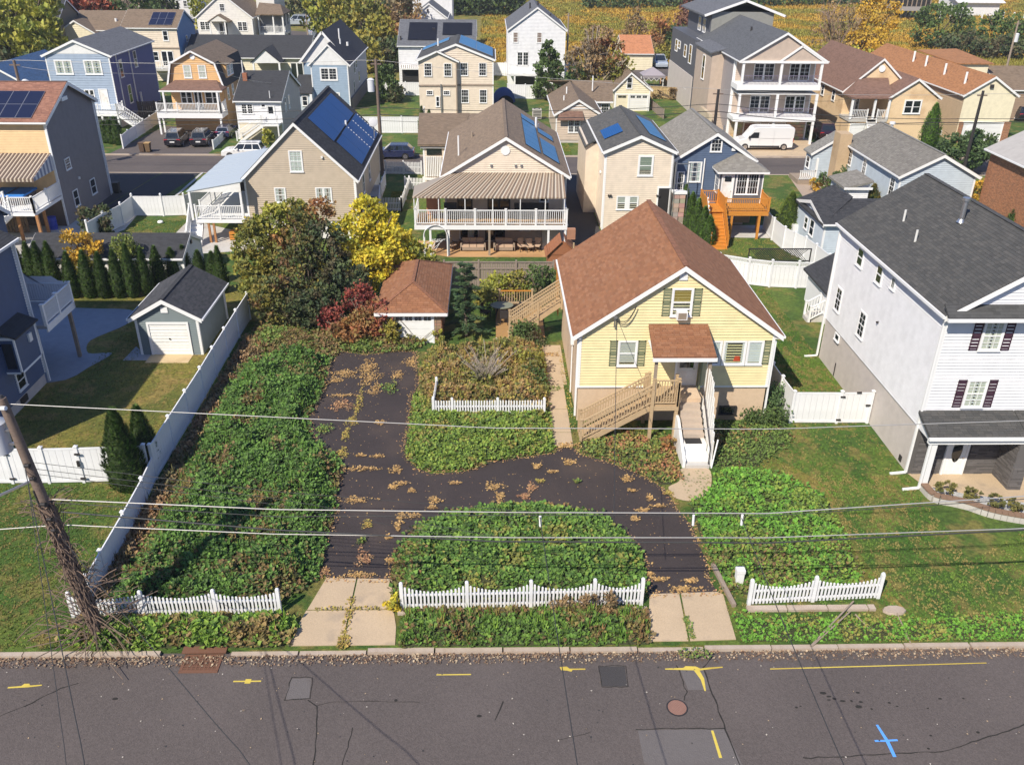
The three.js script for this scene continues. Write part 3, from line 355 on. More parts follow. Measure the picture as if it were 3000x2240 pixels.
for (const [P, w] of [[[[-5.5,-17],[-5.5,-18.6],[-5.7,-20.2],[-5.8,-20.9],[-6.15,-21.15]],0.05],[[[-5.8,-20.95],[-5.4,-21.05],[-4.4,-21.1],[-2.4,-21]],0.03],[[[-4.7,-18],[-4.55,-19.2],[-4.5,-20]],0.04],[[[8.2,-17],[7.7,-18.4],[7.6,-20],[7.5,-21.5],[7.45,-22.4],[7.9,-22.9]],0.06],[[[6.55,-22.5],[6.65,-21.3],[6.5,-20.95]],0.05],[[[-6.9,-21.15],[-6.9,-22.15],[-6.15,-22.15],[-6.1,-21.2],[-6.9,-21.15]],0.045],[[[3.78,-22.53],[4.72,-22.53],[4.68,-21.57],[3.78,-21.57],[3.78,-22.53]],0.04],[[[4.7,-19.78],[6,-19.8],[7.6,-19.78]],0.05],[[[2.1,-19.4],[3.2,-19.7]],0.025],[[[0.1,-20.2],[0.4,-21]],0.06],[[[9.8,-18.6],[14.5,-18.8],[17.5,-19.8]],0.05],[[[-15.5,-21],[-14.6,-21.8],[-14.1,-22]],0.05],[[[-16.6,-20.3],[-15.2,-21.2]],0.03]]) ground('road_crack', crackLine(P, w), M.crack);
const paintMark = (P, w, mat, label) => top('paint_mark', flat(P.length > 2 ? P : [[P[0][0] - w * (P[0][1] === P[1][1] ? 0 : 1), P[0][1] - w * (P[0][1] === P[1][1] ? 1 : 0.2)],[P[1][0] - w * (P[0][1] === P[1][1] ? 0 : 1), P[1][1] - w * (P[0][1] === P[1][1] ? 1 : 0.2)],[P[1][0] + w * (P[0][1] === P[1][1] ? 0 : 1), P[1][1] + w * (P[0][1] === P[1][1] ? 1 : 0.2)],[P[0][0] + w * (P[0][1] === P[1][1] ? 0 : 1), P[0][1] + w * (P[0][1] === P[1][1] ? 1 : 0.2)]],-0.121), mat, label, 'paint mark');
paintMark([[-16.4,-21.86],[-15.98,-21.9],[-15.92,-22],[-15.75,-22],[-15.7,-21.92],[-15.3,-21.95],[-15.3,-21.9],[-15.7,-21.84],[-16.4,-21.8]],0, M.yellowPaint, 'short yellow survey dash near the left edge of the street');
paintMark([[-8.85,-22.03],[-8.45,-22.03],[-8.45,-22.1],[-8.25,-22.1],[-8.25,-22.03],[-7.9,-22.03],[-7.9,-21.97],[-8.25,-21.97],[-8.25,-21.9],[-8.45,-21.9],[-8.45,-21.97],[-8.85,-21.97]],0, M.yellowPaint, 'yellow survey dash with a square blob right of the storm drain');
paintMark([[-1.9,-22.2],[-0.7,-22.22]].map((p) => [p[0],-22.2]),0.025, M.yellowPaint, 'thin yellow survey dash in front of the middle picket fence');
paintMark([[2.4,-22.5],[2.65,-22.52],[2.75,-22.42],[3.3,-22.42],[3.3,-22.36],[2.85,-22.36],[2.8,-22.28],[2.65,-22.33],[2.45,-22.35]],0, M.yellowPaint, 'yellow arrow like survey mark left of the square dark patch');
paintMark([[6.1,-22.38],[6.75,-22.4],[6.85,-22.48],[7.2,-22.46],[7.35,-22.36],[7.6,-22.4],[8.15,-22.44],[8.15,-22.39],[7.5,-22.3],[7.3,-22.27],[7.38,-21.9],[7.32,-21.35],[7.27,-21.35],[7.25,-21.85],[7.1,-22.28],[6.7,-22.3],[6.1,-22.33]],0, M.yellowPaint, 'yellow T shaped survey mark above the manhole cover');
paintMark([[9.8,-22.33],[17.6,-22.5],[17.6,-22.46],[9.8,-22.28]],0, M.yellowPaint, 'long thin yellow line along the right part of the street');
paintMark([[7.12,-19.7],[7.2,-19.7],[7.24,-18.65],[7.14,-18.65]],0, M.yellowPaint, 'yellow stripe on the grey road patch below the manhole');
paintMark([[12.58,-19.85],[12.66,-19.85],[12.75,-19.26],[13.05,-19.27],[13.05,-19.2],[12.76,-19.19],[12.75,-18.6],[12.64,-18.6],[12.64,-19.18],[12.3,-19.18],[12.3,-19.25],[12.64,-19.25]],0, M.bluePaint, 'blue cross sprayed on the right part of the street');
for (const [x, z, r] of [[11.3,-21.2,0.09],[11.45,-21.05,0.06],[11.6,-20.95,0.07],[11.4,-20.9,0.05],[11.85,-20.85,0.07],[12.3,-20.6,0.09],[12.15,-20.85,0.05],[12.45,-20.8,0.05],[13.4,-20.75,0.06],[13.6,-20.6,0.04],[10.2,-20.6,0.05],[10.35,-20.65,0.04],[12.7,-20.5,0.04],[12.5,-21.2,0.05],[15.2,-20.9,0.05],[14.6,-20.5,0.04],[16,-20.9,0.04],[15.8,-19.5,0.05],[14.2,-19.4,0.05],[13.9,-18.9,0.05],[18.1,-18.9,0.1],[-3.2,-21.1,0.06],[-12.6,-21.3,0.07],[-0.4,-20.4,0.06]]) ground('oil_stain', new THREE.CircleGeometry(r, 10).rotateX(-Math.PI / 2).scale(rr(0.9,1.5),1, rr(0.6,1)).translate(x, -0.1235, z), M.crack);
// retaining edges under the picket fences
for (const [x0, x1] of [[-3.5,5.9],[9.7,14.6]]) for (let x = x0; x < x1; x += 1.55) top('edging_stone', bx(x, Math.min(x + 1.5, x1),-0.02,0.11,-25.28,-25.02), M.kerb, ['first', 'second', 'third', 'fourth', 'fifth', 'sixth', 'seventh'][Math.round((x - x0) / 1.55)] + ' concrete edging stone from the left under the ' + (x0 < 0 ? 'middle' : 'right') + ' picket fence', 'edging stone', x0 < 0 ? 'edging stones under the middle fence' : 'edging stones under the right fence');
top('timber_edging', bar(V(8.98,0.08,-27.7), V(9.25,0.08,-25.3),0.16,0.16), M.greyWood, 'weathered grey timber edging along the right driveway', 'edging');

// ---------- fences ----------
const picketG = (() => { const s = new THREE.Shape(); s.moveTo(-0.038,0); s.lineTo(0.038,0); s.lineTo(0.038,0.955); s.absarc(0,0.955,0.038,0, Math.PI, false); return new THREE.ExtrudeGeometry(s, { depth: 0.024, bevelEnabled: false, curveSegments: 4 }); })();
function picketFence(label, x0, z0, x1, z1, posts, h, dip, lean = 0) { // the pickets hang in a shallow curve between the posts
  const t = thing('picket_fence', label, 'fence', (x0 + x1) / 2,(z0 + z1) / 2), l = Math.hypot(x1 - x0, z1 - z0), at = (k) => [x0 + (x1 - x0) * k, z0 + (z1 - z0) * k], ry = -Math.atan2(z1 - z0, x1 - x0);
  posts.forEach((k, i) => { const [x, z] = at(k), m = W(t, 'fence_post', [bx(x - 0.065, x + 0.065,0, h + 0.12, z - 0.065, z + 0.065), new THREE.SphereGeometry(0.075,10,5,0,6.3,0,1.57).translate(x, h + 0.12, z)], M.fence); if (!i) return;
    const k0 = posts[i - 1],[xa, za] = at(k0), L0 = (k - k0) * l; for (const y of [0.2, h * 0.62]) W(t, 'fence_rail', bar(V(xa, y, za), V(x, y, z),0.04,0.09), M.fence);
    const n = Math.round(L0 / 0.142); for (let j = 1; j < n; j++) { const f = j / n, [px, pz] = at(k0 + (k - k0) * f), hh = h - dip * (1 - Math.pow(2 * f - 1,2)) + rr(-0.01,0.01), p = L(t, 'picket', picketG, M.fence, px - 0.03 * Math.sin(ry),0.06, pz + 0.03 * Math.cos(ry), ry); p.scale.y = hh; p.rotation.z = rr(-0.012,0.012) + lean; } });
  return t;
}
picketFence('white picket fence with scalloped top at the left behind the utility pole', -15.5,-25.1,-7.9,-25.2,[0,0.34,0.69,1],1.02,0.22);
picketFence('white picket fence with scalloped top between the two driveways', -3.35,-25.35,5.72,-25.5,[0,0.27,0.535,0.8,1],1.12,0.3);
picketFence('white picket fence with scalloped top at the right by the open lawn', 9.85,-25.45,14.95,-25.75,[0,0.49,1],1.06,0.28);
picketFence('low straight white picket fence in the weeds beside the yellow house', -3,-40.05,2.82,-40.05,[0,0.17,0.58,1],0.86,0.02);
picketFence('short white picket fence returning from the low fence towards the garage', -3,-40.2,-2.95,-42.4,[0,1],0.86,0);
function vinylFence(label, P, h, o = {}) { // solid white panels of tongue and groove boards between capped posts
  const t = thing('vinyl_fence', label, 'fence', P[0][0], P[0][1]), m = o.mat ?? M.fence;
  P.forEach((p, i) => { const hp = (p[2] ?? h) + 0.08; W(t, 'fence_post', [bx(p[0] - 0.065, p[0] + 0.065,0, hp, p[1] - 0.065, p[1] + 0.065), bx(p[0] - 0.09, p[0] + 0.09, hp, hp + 0.04, p[1] - 0.09, p[1] + 0.09), ...(o.ball ? [new THREE.SphereGeometry(0.1,10,8).translate(p[0], hp + 0.12, p[1])] : [new THREE.ConeGeometry(0.11,0.07,4,1).rotateY(Math.PI / 4).translate(p[0], hp + 0.075, p[1])])], m); if (!i) return;
    const a = P[i - 1], h0 = a[3] ?? a[2] ?? h, h1 = p[2] ?? h, n = Math.max(2, Math.round(Math.hypot(p[0] - a[0], p[1] - a[1]) / 0.3)), A = V(a[0],0, a[1]), B = V(p[0],0, p[1]), lat = o.lattice ? 0.34 : 0, up = (q, y) => q.clone().setY(y), hh = (k) => h0 + (h1 - h0) * k;
    W(t, 'fence_rail', bar(up(A, h0 - 0.03), up(B, h1 - 0.03),0.055,0.09), m); W(t, 'fence_rail', bar(up(A, 0.12), up(B, 0.12),0.055,0.14), m); if (lat) W(t, 'fence_rail', bar(up(A, h0 - lat), up(B, h1 - lat),0.055,0.08), m);
    for (let k = 0; k < n; k++) { const p0 = A.clone().lerp(B, (k + 0.02) / n), p1 = A.clone().lerp(B, (k + 0.98) / n), g = bar(up(p0,0.5), up(p1,0.5),0.03,1), q = g.attributes.position; for (let z = 0; z < q.count; z++) q.setY(z, q.getY(z) > 0.5 ? hh(k / n) - lat - 0.05 : 0.1); W(t, 'fence_board', g, m); }
    if (lat) { const s = [], d = B.clone().sub(A), len = d.length(), st = lat / len; for (let k = 0; k < len / 0.11; k++) for (const q of [1,-1]) { const f0 = k * 0.11 / len, f1 = f0 + q * (lat - 0.07) / len; if (f1 > 1 || f1 < 0) continue; s.push(bar(up(A.clone().lerp(B, f0), h - lat + 0.03), up(A.clone().lerp(B, f1), h - 0.06),0.012,0.03)); } W(t, 'lattice', s, m).userData.kind = 'stuff'; } });
  return t;
}
vinylFence('long white vinyl fence in blue shade dividing the left lawn from the overgrown lot', [[-15.6,-52.6],[-15.6,-49.8],[-15.58,-47.1],[-15.55,-44.5],[-15.5,-42],[-15.5,-39.4],[-15.5,-36.8],[-15.5,-34.2,1.8,1.2],[-15.35,-32.4,1.2],[-15.25,-29.9,1.2],[-15.2,-27.4,1.2],[-15.15,-25.9,1.2]],1.8);
{ const t = vinylFence('white vinyl fence with gate across the left lawn behind the utility pole', [[-26.5,-33.9],[-24.2,-33.9],[-21.9,-33.9],[-20.25,-33.9],[-18.7,-33.95],[-15.75,-34.1]],1.85);
  for (const [x, y] of [[-21.85,1.6],[-21.85,0.3],[-18.65,1.6],[-18.65,0.3]]) W(t, 'hinge', bx(x - 0.12, x + 0.12, y - 0.04, y + 0.04,-33.86,-33.8), M.iron); W(t, 'latch', bx(-18.75,-18.65,0.95,1.25,-33.86,-33.78), M.iron); }
{ const t = vinylFence('white vinyl fence and gate between the yellow house and the white house', [[15.3,-45.5],[15.45,-42.4],[15.5,-40.8],[15.6,-39.1],[18.05,-39.07],[19.66,-39.07]],1.8); for (const [x, y] of [[18.1,1.6],[18.1,0.25],[19.5,1.1],[18.9,1.85]]) W(t, 'hinge', bx(x - 0.12, x + 0.12, y - 0.04, y + 0.04,-39.02,-38.97), M.iron); }
vinylFence('white vinyl fence with lattice top behind the green side yard', [[14.4,-60.5],[16.6,-59.8],[18.5,-58.8],[20,-58.3],[21.85,-58.1],[23.7,-58.05]],1.95, { lattice: 1 });
vinylFence('white vinyl fence running from the orange deck yard towards the street', [[24.7,-60],[24.5,-62.3],[24.26,-64],[23.8,-65.2],[23.4,-66.5],[23.2,-68.8],[23.3,-71.6]],1.8);
vinylFence('white vinyl fence with ball caps beside the dark driveway', [[-31.8,-67.5],[-31.5,-70],[-31,-72.5],[-31,-75.1],[-28.5,-75.1],[-26.6,-75.3],[-25.4,-78.5]],1.75, { ball: 1 });
vinylFence('white vinyl fence across the back street behind the blue car', [[-15.9,-109.3],[-13.3,-109.3],[-10.75,-109.35],[-8.5,-109.35],[-8.4,-115.5]],1.95);
vinylFence('white vinyl fence left of the black cars on the carport driveway', [[-41.3,-100.5],[-41.6,-103.2],[-41.7,-106],[-41.8,-108.8],[-41.9,-111.5],[-42,-114.3]],1.45);
vinylFence('short white vinyl fence beside the right black car', [[-31.15,-100.3],[-31.25,-103],[-31.4,-105.8],[-31.6,-108.4]],0.95);
vinylFence('tall white vinyl fence in front of the tall white house', [[2.6,-133.5],[5.2,-133.3],[7.1,-133.2],[9.6,-133.1],[9.6,-125],[9.5,-118]],2);
vinylFence('distant white vinyl fence along the edge of the golden marsh', [[-1,-155.2],[2.6,-155],[6,-155],[9.5,-154.7],[13.2,-154.3],[17,-154]],2.1);
vinylFence('white vinyl fence left of the cream two storey house', [[-16.5,-135.5],[-12.5,-135.5],[-8.6,-135.5]],1.9);
vinylFence('white vinyl fence behind the golf cart beside the big grey house', [[31.6,-146.6],[33.6,-146.6],[36,-146.4]],1.9);
function woodFence(label, P, h, mat, o = {}) {
  const t = thing('wood_fence', label, 'fence', P[0][0], P[0][1]);
  P.forEach((p, i) => { W(t, 'fence_post', bx(p[0] - 0.06, p[0] + 0.06,0, h + 0.12, p[1] - 0.06, p[1] + 0.06), mat); if (!i) return; const a = P[i - 1], A = V(a[0],0, a[1]), B = V(p[0],0, p[1]), n = Math.round(A.distanceTo(B) / (o.w ?? 0.16)); for (const y of o.rails ?? [0.25, h - 0.5, h - 0.03]) W(t, 'fence_rail', bar(A.clone().setY(y), B.clone().setY(y),0.07,0.08), o.railMat ?? mat);
    for (let k = 0; k < n; k++) { const c = A.clone().lerp(B, (k + 0.5) / n), hh = h - (o.top ?? 0.1) + rr(-0.03,0.03); const g = bar(A.clone().lerp(B, (k + 0.06) / n).setY(hh / 2), A.clone().lerp(B, (k + 0.94) / n).setY(hh / 2),0.02, hh); g.translate(0,0,(k % 2) * 0.02 - 0.04); W(t, 'fence_board', g, mat); } });
  return t;
}
woodFence('weathered brown board fence behind the overgrown back garden', [[-3.2,-57.5],[-0.8,-57.5],[1.8,-57.5],[4.4,-57.5]],2.2, M.oldWood, { top: 0.05 });
woodFence('tan bamboo like fence across the back yard beside the big grey house', [[22.6,-134.6],[25.4,-133.9],[28,-133.2],[30.5,-132.6]],1.75, std(C(0.5,0.36,0.18), {map: T.wood }), { w: 0.3 });
woodFence('low brown picket fence right of the white garage door', [[22.6,-126],[22.8,-122.5],[23.1,-119]],1.2, M.oldWood, { w: 0.3 });
woodFence('slatted tan fence leaning along the yard of the big grey house', [[30.6,-133],[28.8,-141.5],[27.6,-148]],1.5, std(C(0.5,0.27,0.1), {map: T.wood }), { w: 0.4 });
woodFence('dark timber fence between the blue house and the carport', [[-45.2,-117],[-43.2,-117.3],[-41.6,-117.5]],2.2, std(C(0.12,0.1,0.09), {map: T.wood }), { w: 0.25 });
picketFence('white picket fence by the narrow walk left of the striped awning', -9.75,-76.7,-7.9,-76.7,[0,1],1.2,0);
picketFence('white picket fence along the back street left of the beige house', -10.7,-89.7,-7,-89.5,[0,0.5,1],1.25,0);
picketFence('white picket fence returning along the narrow side yard', -7.9,-76.7,-7.8,-84,[0,0.5,1],1.15,0);
picketFence('short white picket fence beside the left end of the striped awning', -8.2,-83.8,-6.4,-83.6,[0,1],1.15,0);
// ---------- the near houses ----------
const brownTabs = [[0.25,0.11,0.052],[0.27,0.12,0.058],[0.235,0.102,0.05],[0.275,0.13,0.068]], greyTabs = [[0.066,0.065,0.063],[0.074,0.072,0.069],[0.06,0.06,0.059],[0.08,0.077,0.073]], tanTabs = [[0.205,0.15,0.105],[0.225,0.165,0.115],[0.19,0.14,0.1]], stoneTabs = [[0.22,0.205,0.18],[0.24,0.225,0.2],[0.2,0.185,0.165]], darkTabs = [[0.04,0.041,0.046],[0.05,0.05,0.055],[0.032,0.033,0.038]];
const R_ = { brown: roofMat(0.25,0.11,0.06), grey: roofMat(0.07,0.07,0.07), tan: roofMat(0.21,0.155,0.11), stone: roofMat(0.24,0.23,0.21), dark: roofMat(0.042,0.043,0.048), slate: roofMat(0.13,0.135,0.15), rose: roofMat(0.2,0.115,0.085), rust: roofMat(0.36,0.165,0.07), orange: roofMat(0.5,0.21,0.1), navy: roofMat(0.02,0.024,0.04), blue: roofMat(0.04,0.1,0.22), clay: roofMat(0.2,0.145,0.1) };
const Wl = { yellow: vinyl(0.80,0.69,0.385), cream: vinyl(0.76,0.65,0.52), tan: vinyl(0.52,0.43,0.325), peach: vinyl(0.78,0.55,0.29), blue: vinyl(0.085,0.125,0.21), pale: vinyl(0.52,0.59,0.66), white: vinyl(0.8,0.8,0.82), navy: vinyl(0.06,0.1,0.2), greyGreen: vinyl(0.165,0.205,0.215), sky: vinyl(0.34,0.42,0.54), orange: vinyl(0.74,0.45,0.2), vanilla: vinyl(0.8,0.75,0.62), grey: vinyl(0.13,0.135,0.15), sand: vinyl(0.62,0.5,0.4), butter: vinyl(0.82,0.74,0.54) };
const H = {};
{ // the yellow house
  const t = H.yellow = thing('yellow_house', 'yellow clapboard house with brown shingle roof and green shutters in the middle', 'house', 9.3,-45);
  const h = house(t, {x0: 4.45, x1: 14.2, z0: -50.1, z1: -39.42, axis: 'z', E: 4.95, R: 8.62, ov: 0.38, wall: M.stucco, roof: R_.brown, tabs: brownTabs, fy: 2.05, found: M.stucco, sid: 'FR', sideMat: { F: Wl.yellow, R: Wl.yellow }, each: 'F', exp: 0.152, cap: 1 });
  W(t, 'skirt_board', bx(4.4,14.25,1.98,2.07,-39.42,-39.36), M.trim);
  win(t, h.F, 8.82,9.88,5.95,7.41, {near: 1, shut: M.green, sw: 0.42, blind: 0.55, blindMat: std(C(0.35,0.24,0.04)) });
  { const a = W(t, 'air_conditioner', [bx(9.1,9.62,5.88,6.3,-39.4,-39.02), bx(8.95,9.75,6.3,6.36,-39.36,-39.3)], M.white); W(a, 'grille', [bx(9.16,9.56,5.93,6.25,-39.02,-39.01), ...[0,1,2,3,4].map(i => bx(9.16,9.56,5.95 + i * 0.06,5.965 + i * 0.06,-39.01,-39.0))], M.greyWood); }
  win(t, h.F, 6.37,7.37,3.22,4.62, {near: 1, shut: M.green, sw: 0.4, blind: 0.9 });
  win(t, h.F, 10.95,11.62,3.29,4.6, {near: 1, blind: 0.95, blindMat: M.white, fixed: 1 });
  win(t, h.F, 11.66,12.85,3.29,4.6, {near: 1, fixed: 1, curtain: M.white, part: 0.14 }); win(t, h.F, 12.88,13.72,3.29,4.6, {near: 1, blind: 0.95, blindMat: M.white, fixed: 1, shut: M.green, sw: 0.36, only: 'r' });
  W(t, 'lamp_shade', new THREE.CylinderGeometry(0.12,0.2,0.28,12).scale(1,1,0.05).translate(12.45,3.62,-39.372), std(C(0.5,0.06,0.02)));
  door(t, h.F, 9.45,10.4,2.12,4.1, { mat: M.paint, glass: 1 });
  win(t, h.F, 11.89,12.79,0.42,0.88, {c: 0.05, fixed: 1, frame: M.iron }); W(t, 'gable_vent', [bx(9.1,9.5,7.82,8.22,-39.42,-39.34), ...[0,1,2,3].map(i => bx(9.13,9.47,7.86 + i * 0.09,7.9 + i * 0.09,-39.34,-39.32))], M.trim);
  const pr = [V(7.82,5.5,-39.38), V(10.76,5.5,-39.38), V(10.76,4.82,-37.1), V(7.74,4.82,-37.1)]; roof(t, pr, R_.brown, brownTabs, { name: 'porch_roof' }); W(t, 'porch_fascia', bx(7.72,10.8,4.58,4.76,-37.16,-37.06), M.trim); W(t, 'porch_ceiling', bx(7.85,10.7,4.62,4.66,-39.35,-37.18), M.white);
  W(t, 'porch_wall', [bx(10.55,10.62,2.1,4.6,-39.36,-38.9)], M.green);
  for (const x of [7.95,10.55]) W(t, 'porch_post', bx(x - 0.07, x + 0.07,2.1,4.62,-37.4,-37.26), M.greyWood);
  for (const [x, z] of [[7.92,-37.3],[9.15,-37.35],[7.92,-39.2]]) W(t, 'landing_post', bx(x - 0.08, x + 0.08,0,2.9, z - 0.08, z + 0.08), M.wood);
  for (let i = 0; i < 9; i++) W(t, 'deck_board', bx(7.85,9.2,2.06,2.1,-39.35 + i * 0.23,-39.14 + i * 0.23), M.wood); W(t, 'deck_beam', [bx(7.82,9.24,1.82,2.05,-37.32,-37.25), bx(7.84,7.9,1.85,2.05,-39.35,-37.3)], M.wood);
  W(t, 'concrete_landing', bx(9.22,10.5,1.85,2.1,-39.38,-38), M.stucco);
  railing(t, [[7.92,2.1,-37.3],[9.15,2.1,-37.3]], {h: 1.35, mat: M.wood, gap: 0.14 }); railing(t, [[9.18,2.1,-37.3],[9.18,2.1,-38]], {h: 1.2, mat: M.wood, gap: 0.16 });
  stairs(t, 7.85,2.1,-37.85,-1,0,12,0.175,0.28,0.95, M.wood, M.wood);
  for (const z of [-37.32,-38.38]) railing(t, [[7.9,2.1, z],[4.5,0.05, z]], {h: 1.12, mat: M.wood, gap: 0.15, midRail: 1, drop: 0.3, noPost: z < -38 ? [] : [0] });
  for (let i = 0; i < 5; i++) W(t, 'concrete_step', [bx(9.4,10.42,0,2.1 - (i + 1) * 0.22,-38.05 + i * 0.34,-37.7 + i * 0.34 + 0.02)], M.kerb);
  W(t, 'step_landing', bx(9.3,10.44,0,0.8,-36.4,-35.75), M.paint); W(t, 'door_mat', bx(9.42,10.22,0.8,0.82,-36.3,-35.8), M.black); W(t, 'lower_step', bx(9.3,10.44,0,0.45,-35.75,-35.2), M.paint); W(t, 'lower_step', bx(9.3,10.44,0,0.18,-35.2,-34.85), M.paleConcrete);
  W(t, 'step_side_wall', quads([V(9.15,0,-37.3), V(9.15,0,-34.9), V(9.15,0.4,-34.9), V(9.15,1.55,-36.9), V(9.15,1.55,-37.3), V(9.28,0,-37.3), V(9.28,0,-34.9), V(9.28,0.4,-34.9), V(9.28,1.55,-36.9), V(9.28,1.55,-37.3)],[[0,1,2,3,4],[9,8,7,6,5],[1,6,7,2],[2,7,8,3],[3,8,9,4]]), M.paint);
  for (let i = 0; i < 15; i++) { const k = i / 15, z = -37.7 + k * 2.75, z2 = z + 0.165, y0 = Math.max(0,1.7 - k * 2.2), y1 = z < -36.3 ? 4.2 - (z + 37.7) * 0.25 : Math.max(1.0,3.75 - (z + 36.3) * 2); W(t, 'screen_board', bx(10.5 + (i % 2) * 0.02,10.55 + (i % 2) * 0.02, y0, y1, z, z2), M.paint); }
  W(t, 'handrail', [bar(V(10.4,1.0,-34.95), V(10.4,3.0,-37.6),0.05,0.05), bar(V(10.4,0,-34.95), V(10.4,1.0,-34.95),0.05,0.05)], M.iron);
  W(t, 'weatherhead', [cyl(V(6.1,5.95,-39.2), V(6.1,5.4,-39.25),0.04), bx(6.02,6.2,5.9,6.05,-39.3,-39.12)], M.metal);
  for (const [a, b] of [[[6.15,5.95],[7.1,6.55]],[[6.15,5.85],[7.1,6.5]]]) W(t, 'service_loop', new THREE.TubeGeometry(new THREE.QuadraticBezierCurve3(V(a[0], a[1],-39.2), V((a[0] + b[0]) / 2, a[1] - 0.7,-39.15), V(b[0], b[1],-39.2)),12,0.018,5), M.cable);
  W(t, 'downspout', [bx(4.33,4.42,0.3,4.6,-39.5,-39.41)], M.trim); W(t, 'downspout', [bx(14.26,14.35,0.3,4.6,-39.5,-39.41)], M.trim);
  W(t, 'meter_pipe', [cyl(V(4.38,0.2,-42.2), V(4.38,3.4,-42.2),0.035), bx(4.28,4.44,3.1,3.5,-42.35,-42.1)], M.trim);
  // rear stair, high landing with timber screen, low deck
  const d = thing('rear_deck', 'tan wooden deck with a long stair rising to the left rear of the yellow house', 'deck', 2.4,-52);
  for (let i = 0; i < 9; i++) W(d, 'deck_board', bx(0.35,3.4,0.16,0.2,-54.9 + i * 0.62,-54.31 + i * 0.62), M.tanDeck); W(d, 'deck_skirt', bx(0.3,1.3,0,0.17,-49.36,-49.3), M.paleConcrete);
  stairs(d, 4.3,2.65,-49.75,1 - 2,0,12,0.2,0.265,0.9, M.wood, M.wood); for (const z of [-49.25,-50.25]) railing(d, [[4.35,2.65, z],[1.2,0.45, z]], {h: 1.1, mat: M.wood, gap: 0.15, midRail: 1, drop: 0.5 });
  W(d, 'tall_post', [bx(2.85,2.97,0,2.6,-49.3,-49.18)], M.wood);
  for (let i = 0; i < 8; i++) W(d, 'screen_board', bx(4.22,4.26,1.2,4.0,-52.6 + i * 0.28,-52.34 + i * 0.28), M.orangeWood); W(d, 'screen_rail', bx(4.2,4.3,4.0,4.08,-52.65,-50.3), M.wood);
  railing(d, [[0.6,0.6,-53.6],[2.75,0.6,-53.6]], {h: 1, mat: M.wood, gap: 0.17, railMat: M.orangeWood }); W(d, 'bench', bx(0.7,2.7,0.55,0.62,-54.2,-53.7), M.wood);
}
{ // brown roofed garage
  const t = H.garage = thing('small_garage', 'small brick sided garage with brown hipped roof and white door behind the driveway', 'garage', -4.7,-51.5);
  W(t, 'wall', bx(-6.35,-3.02,0,1.95,-56.6,-49.05), Wl.white);
  for (let y = 0; y < 10; y++) for (let x = 0; x < 2; x++) W(t, 'brick', bx(-3.5 + x * 0.25,-3.28 + x * 0.25 + (x ? 0.02 : 0),0.02 + y * 0.19,0.19 + y * 0.19,-49.05,-48.99 + (y % 2) * 0.01), std(C(0.32 + 0.1 * rnd(),0.22 + 0.05 * rnd(),0.15), {map: T.grain }));
  W(t, 'brick_facing', bx(-3.02,-2.96,0,2.1,-55.6,-49.02), M.brick);
  garageDoor(t, F('z', -49.05,1),-5.82,-3.55,0,1.85, {n: 4, lights: 4, row: 3 });
  const E = 2.12, R = 3.3, x0 = -6.98, x1 = -2.6, xm = -4.78, z0 = -57.2, z1 = -48.72, f = z1 - 2.15, b = z0 + 2.4, P = { fl: V(x0, E, z1), fr: V(x1, E, z1), bl: V(x0, E, z0), br: V(x1, E, z0), rf: V(xm, R, f), rb: V(xm, R, b) };
  for (const s of [[P.fl, P.fr, P.rf],[P.fr, P.br, P.rb, P.rf],[P.bl, P.fl, P.rf, P.rb],[P.br, P.bl, P.rb]]) roof(t, s, R_.brown, brownTabs, { exp: 0.17 });
  for (const [a, c] of [[P.rf, P.rb],[P.fl, P.rf],[P.fr, P.rf],[P.br, P.rb]]) W(t, 'ridge_cap', bar(a.clone().add(V(0,0.02,0)), c.clone().add(V(0,0.02,0)),0.2,0.03), R_.brown);
  for (const [a, c] of [[P.fl, P.fr],[P.fr, P.br],[P.fl, P.bl]]) W(t, 'fascia', bar(a.clone().add(V(0,-0.12,0)), c.clone().add(V(0,-0.12,0)),0.06,0.2), M.trim);
  W(t, 'soffit', bx(x0 + 0.05, x1 - 0.05,1.93,1.96, z0 + 0.05, z1 - 0.05), M.soffit); W(t, 'door_lintel', bx(-5.9,-3.5,1.86,1.93,-49.06,-48.97), Wl.sky);
}
{ // grey shed with the white door
  const t = thing('grey_shed', 'grey siding shed with white roll up door and dark gable roof on the left lawn', 'shed', -18.95,-50);
  const h = house(t, {x0: -20.75, x1: -17.15, z0: -52.7, z1: -47.42, axis: 'z', E: 2.42, R: 3.62, ov: 0.32, wall: Wl.greyGreen, roof: R_.dark, tabs: darkTabs.map(c => sc3(c, 1.25)), sid: 'FLR', exp: 0.115, each: 'F', cap: 1 });
  garageDoor(t, h.F, -20.02,-17.82,0.02,2.0, {n: 5, ribs: 2 }); W(t, 'gable_vent', bx(-19.15,-18.75,2.72,3.08,-47.42,-47.34), M.trim); W(t, 'door_handle', cyl(V(-18.92,1.05,-47.37), V(-18.92,1.05,-47.32),0.05), M.iron);
  W(t, 'downspout', bx(-17.1,-17.03,0,2.3,-52.75,-52.67), M.trim);
}
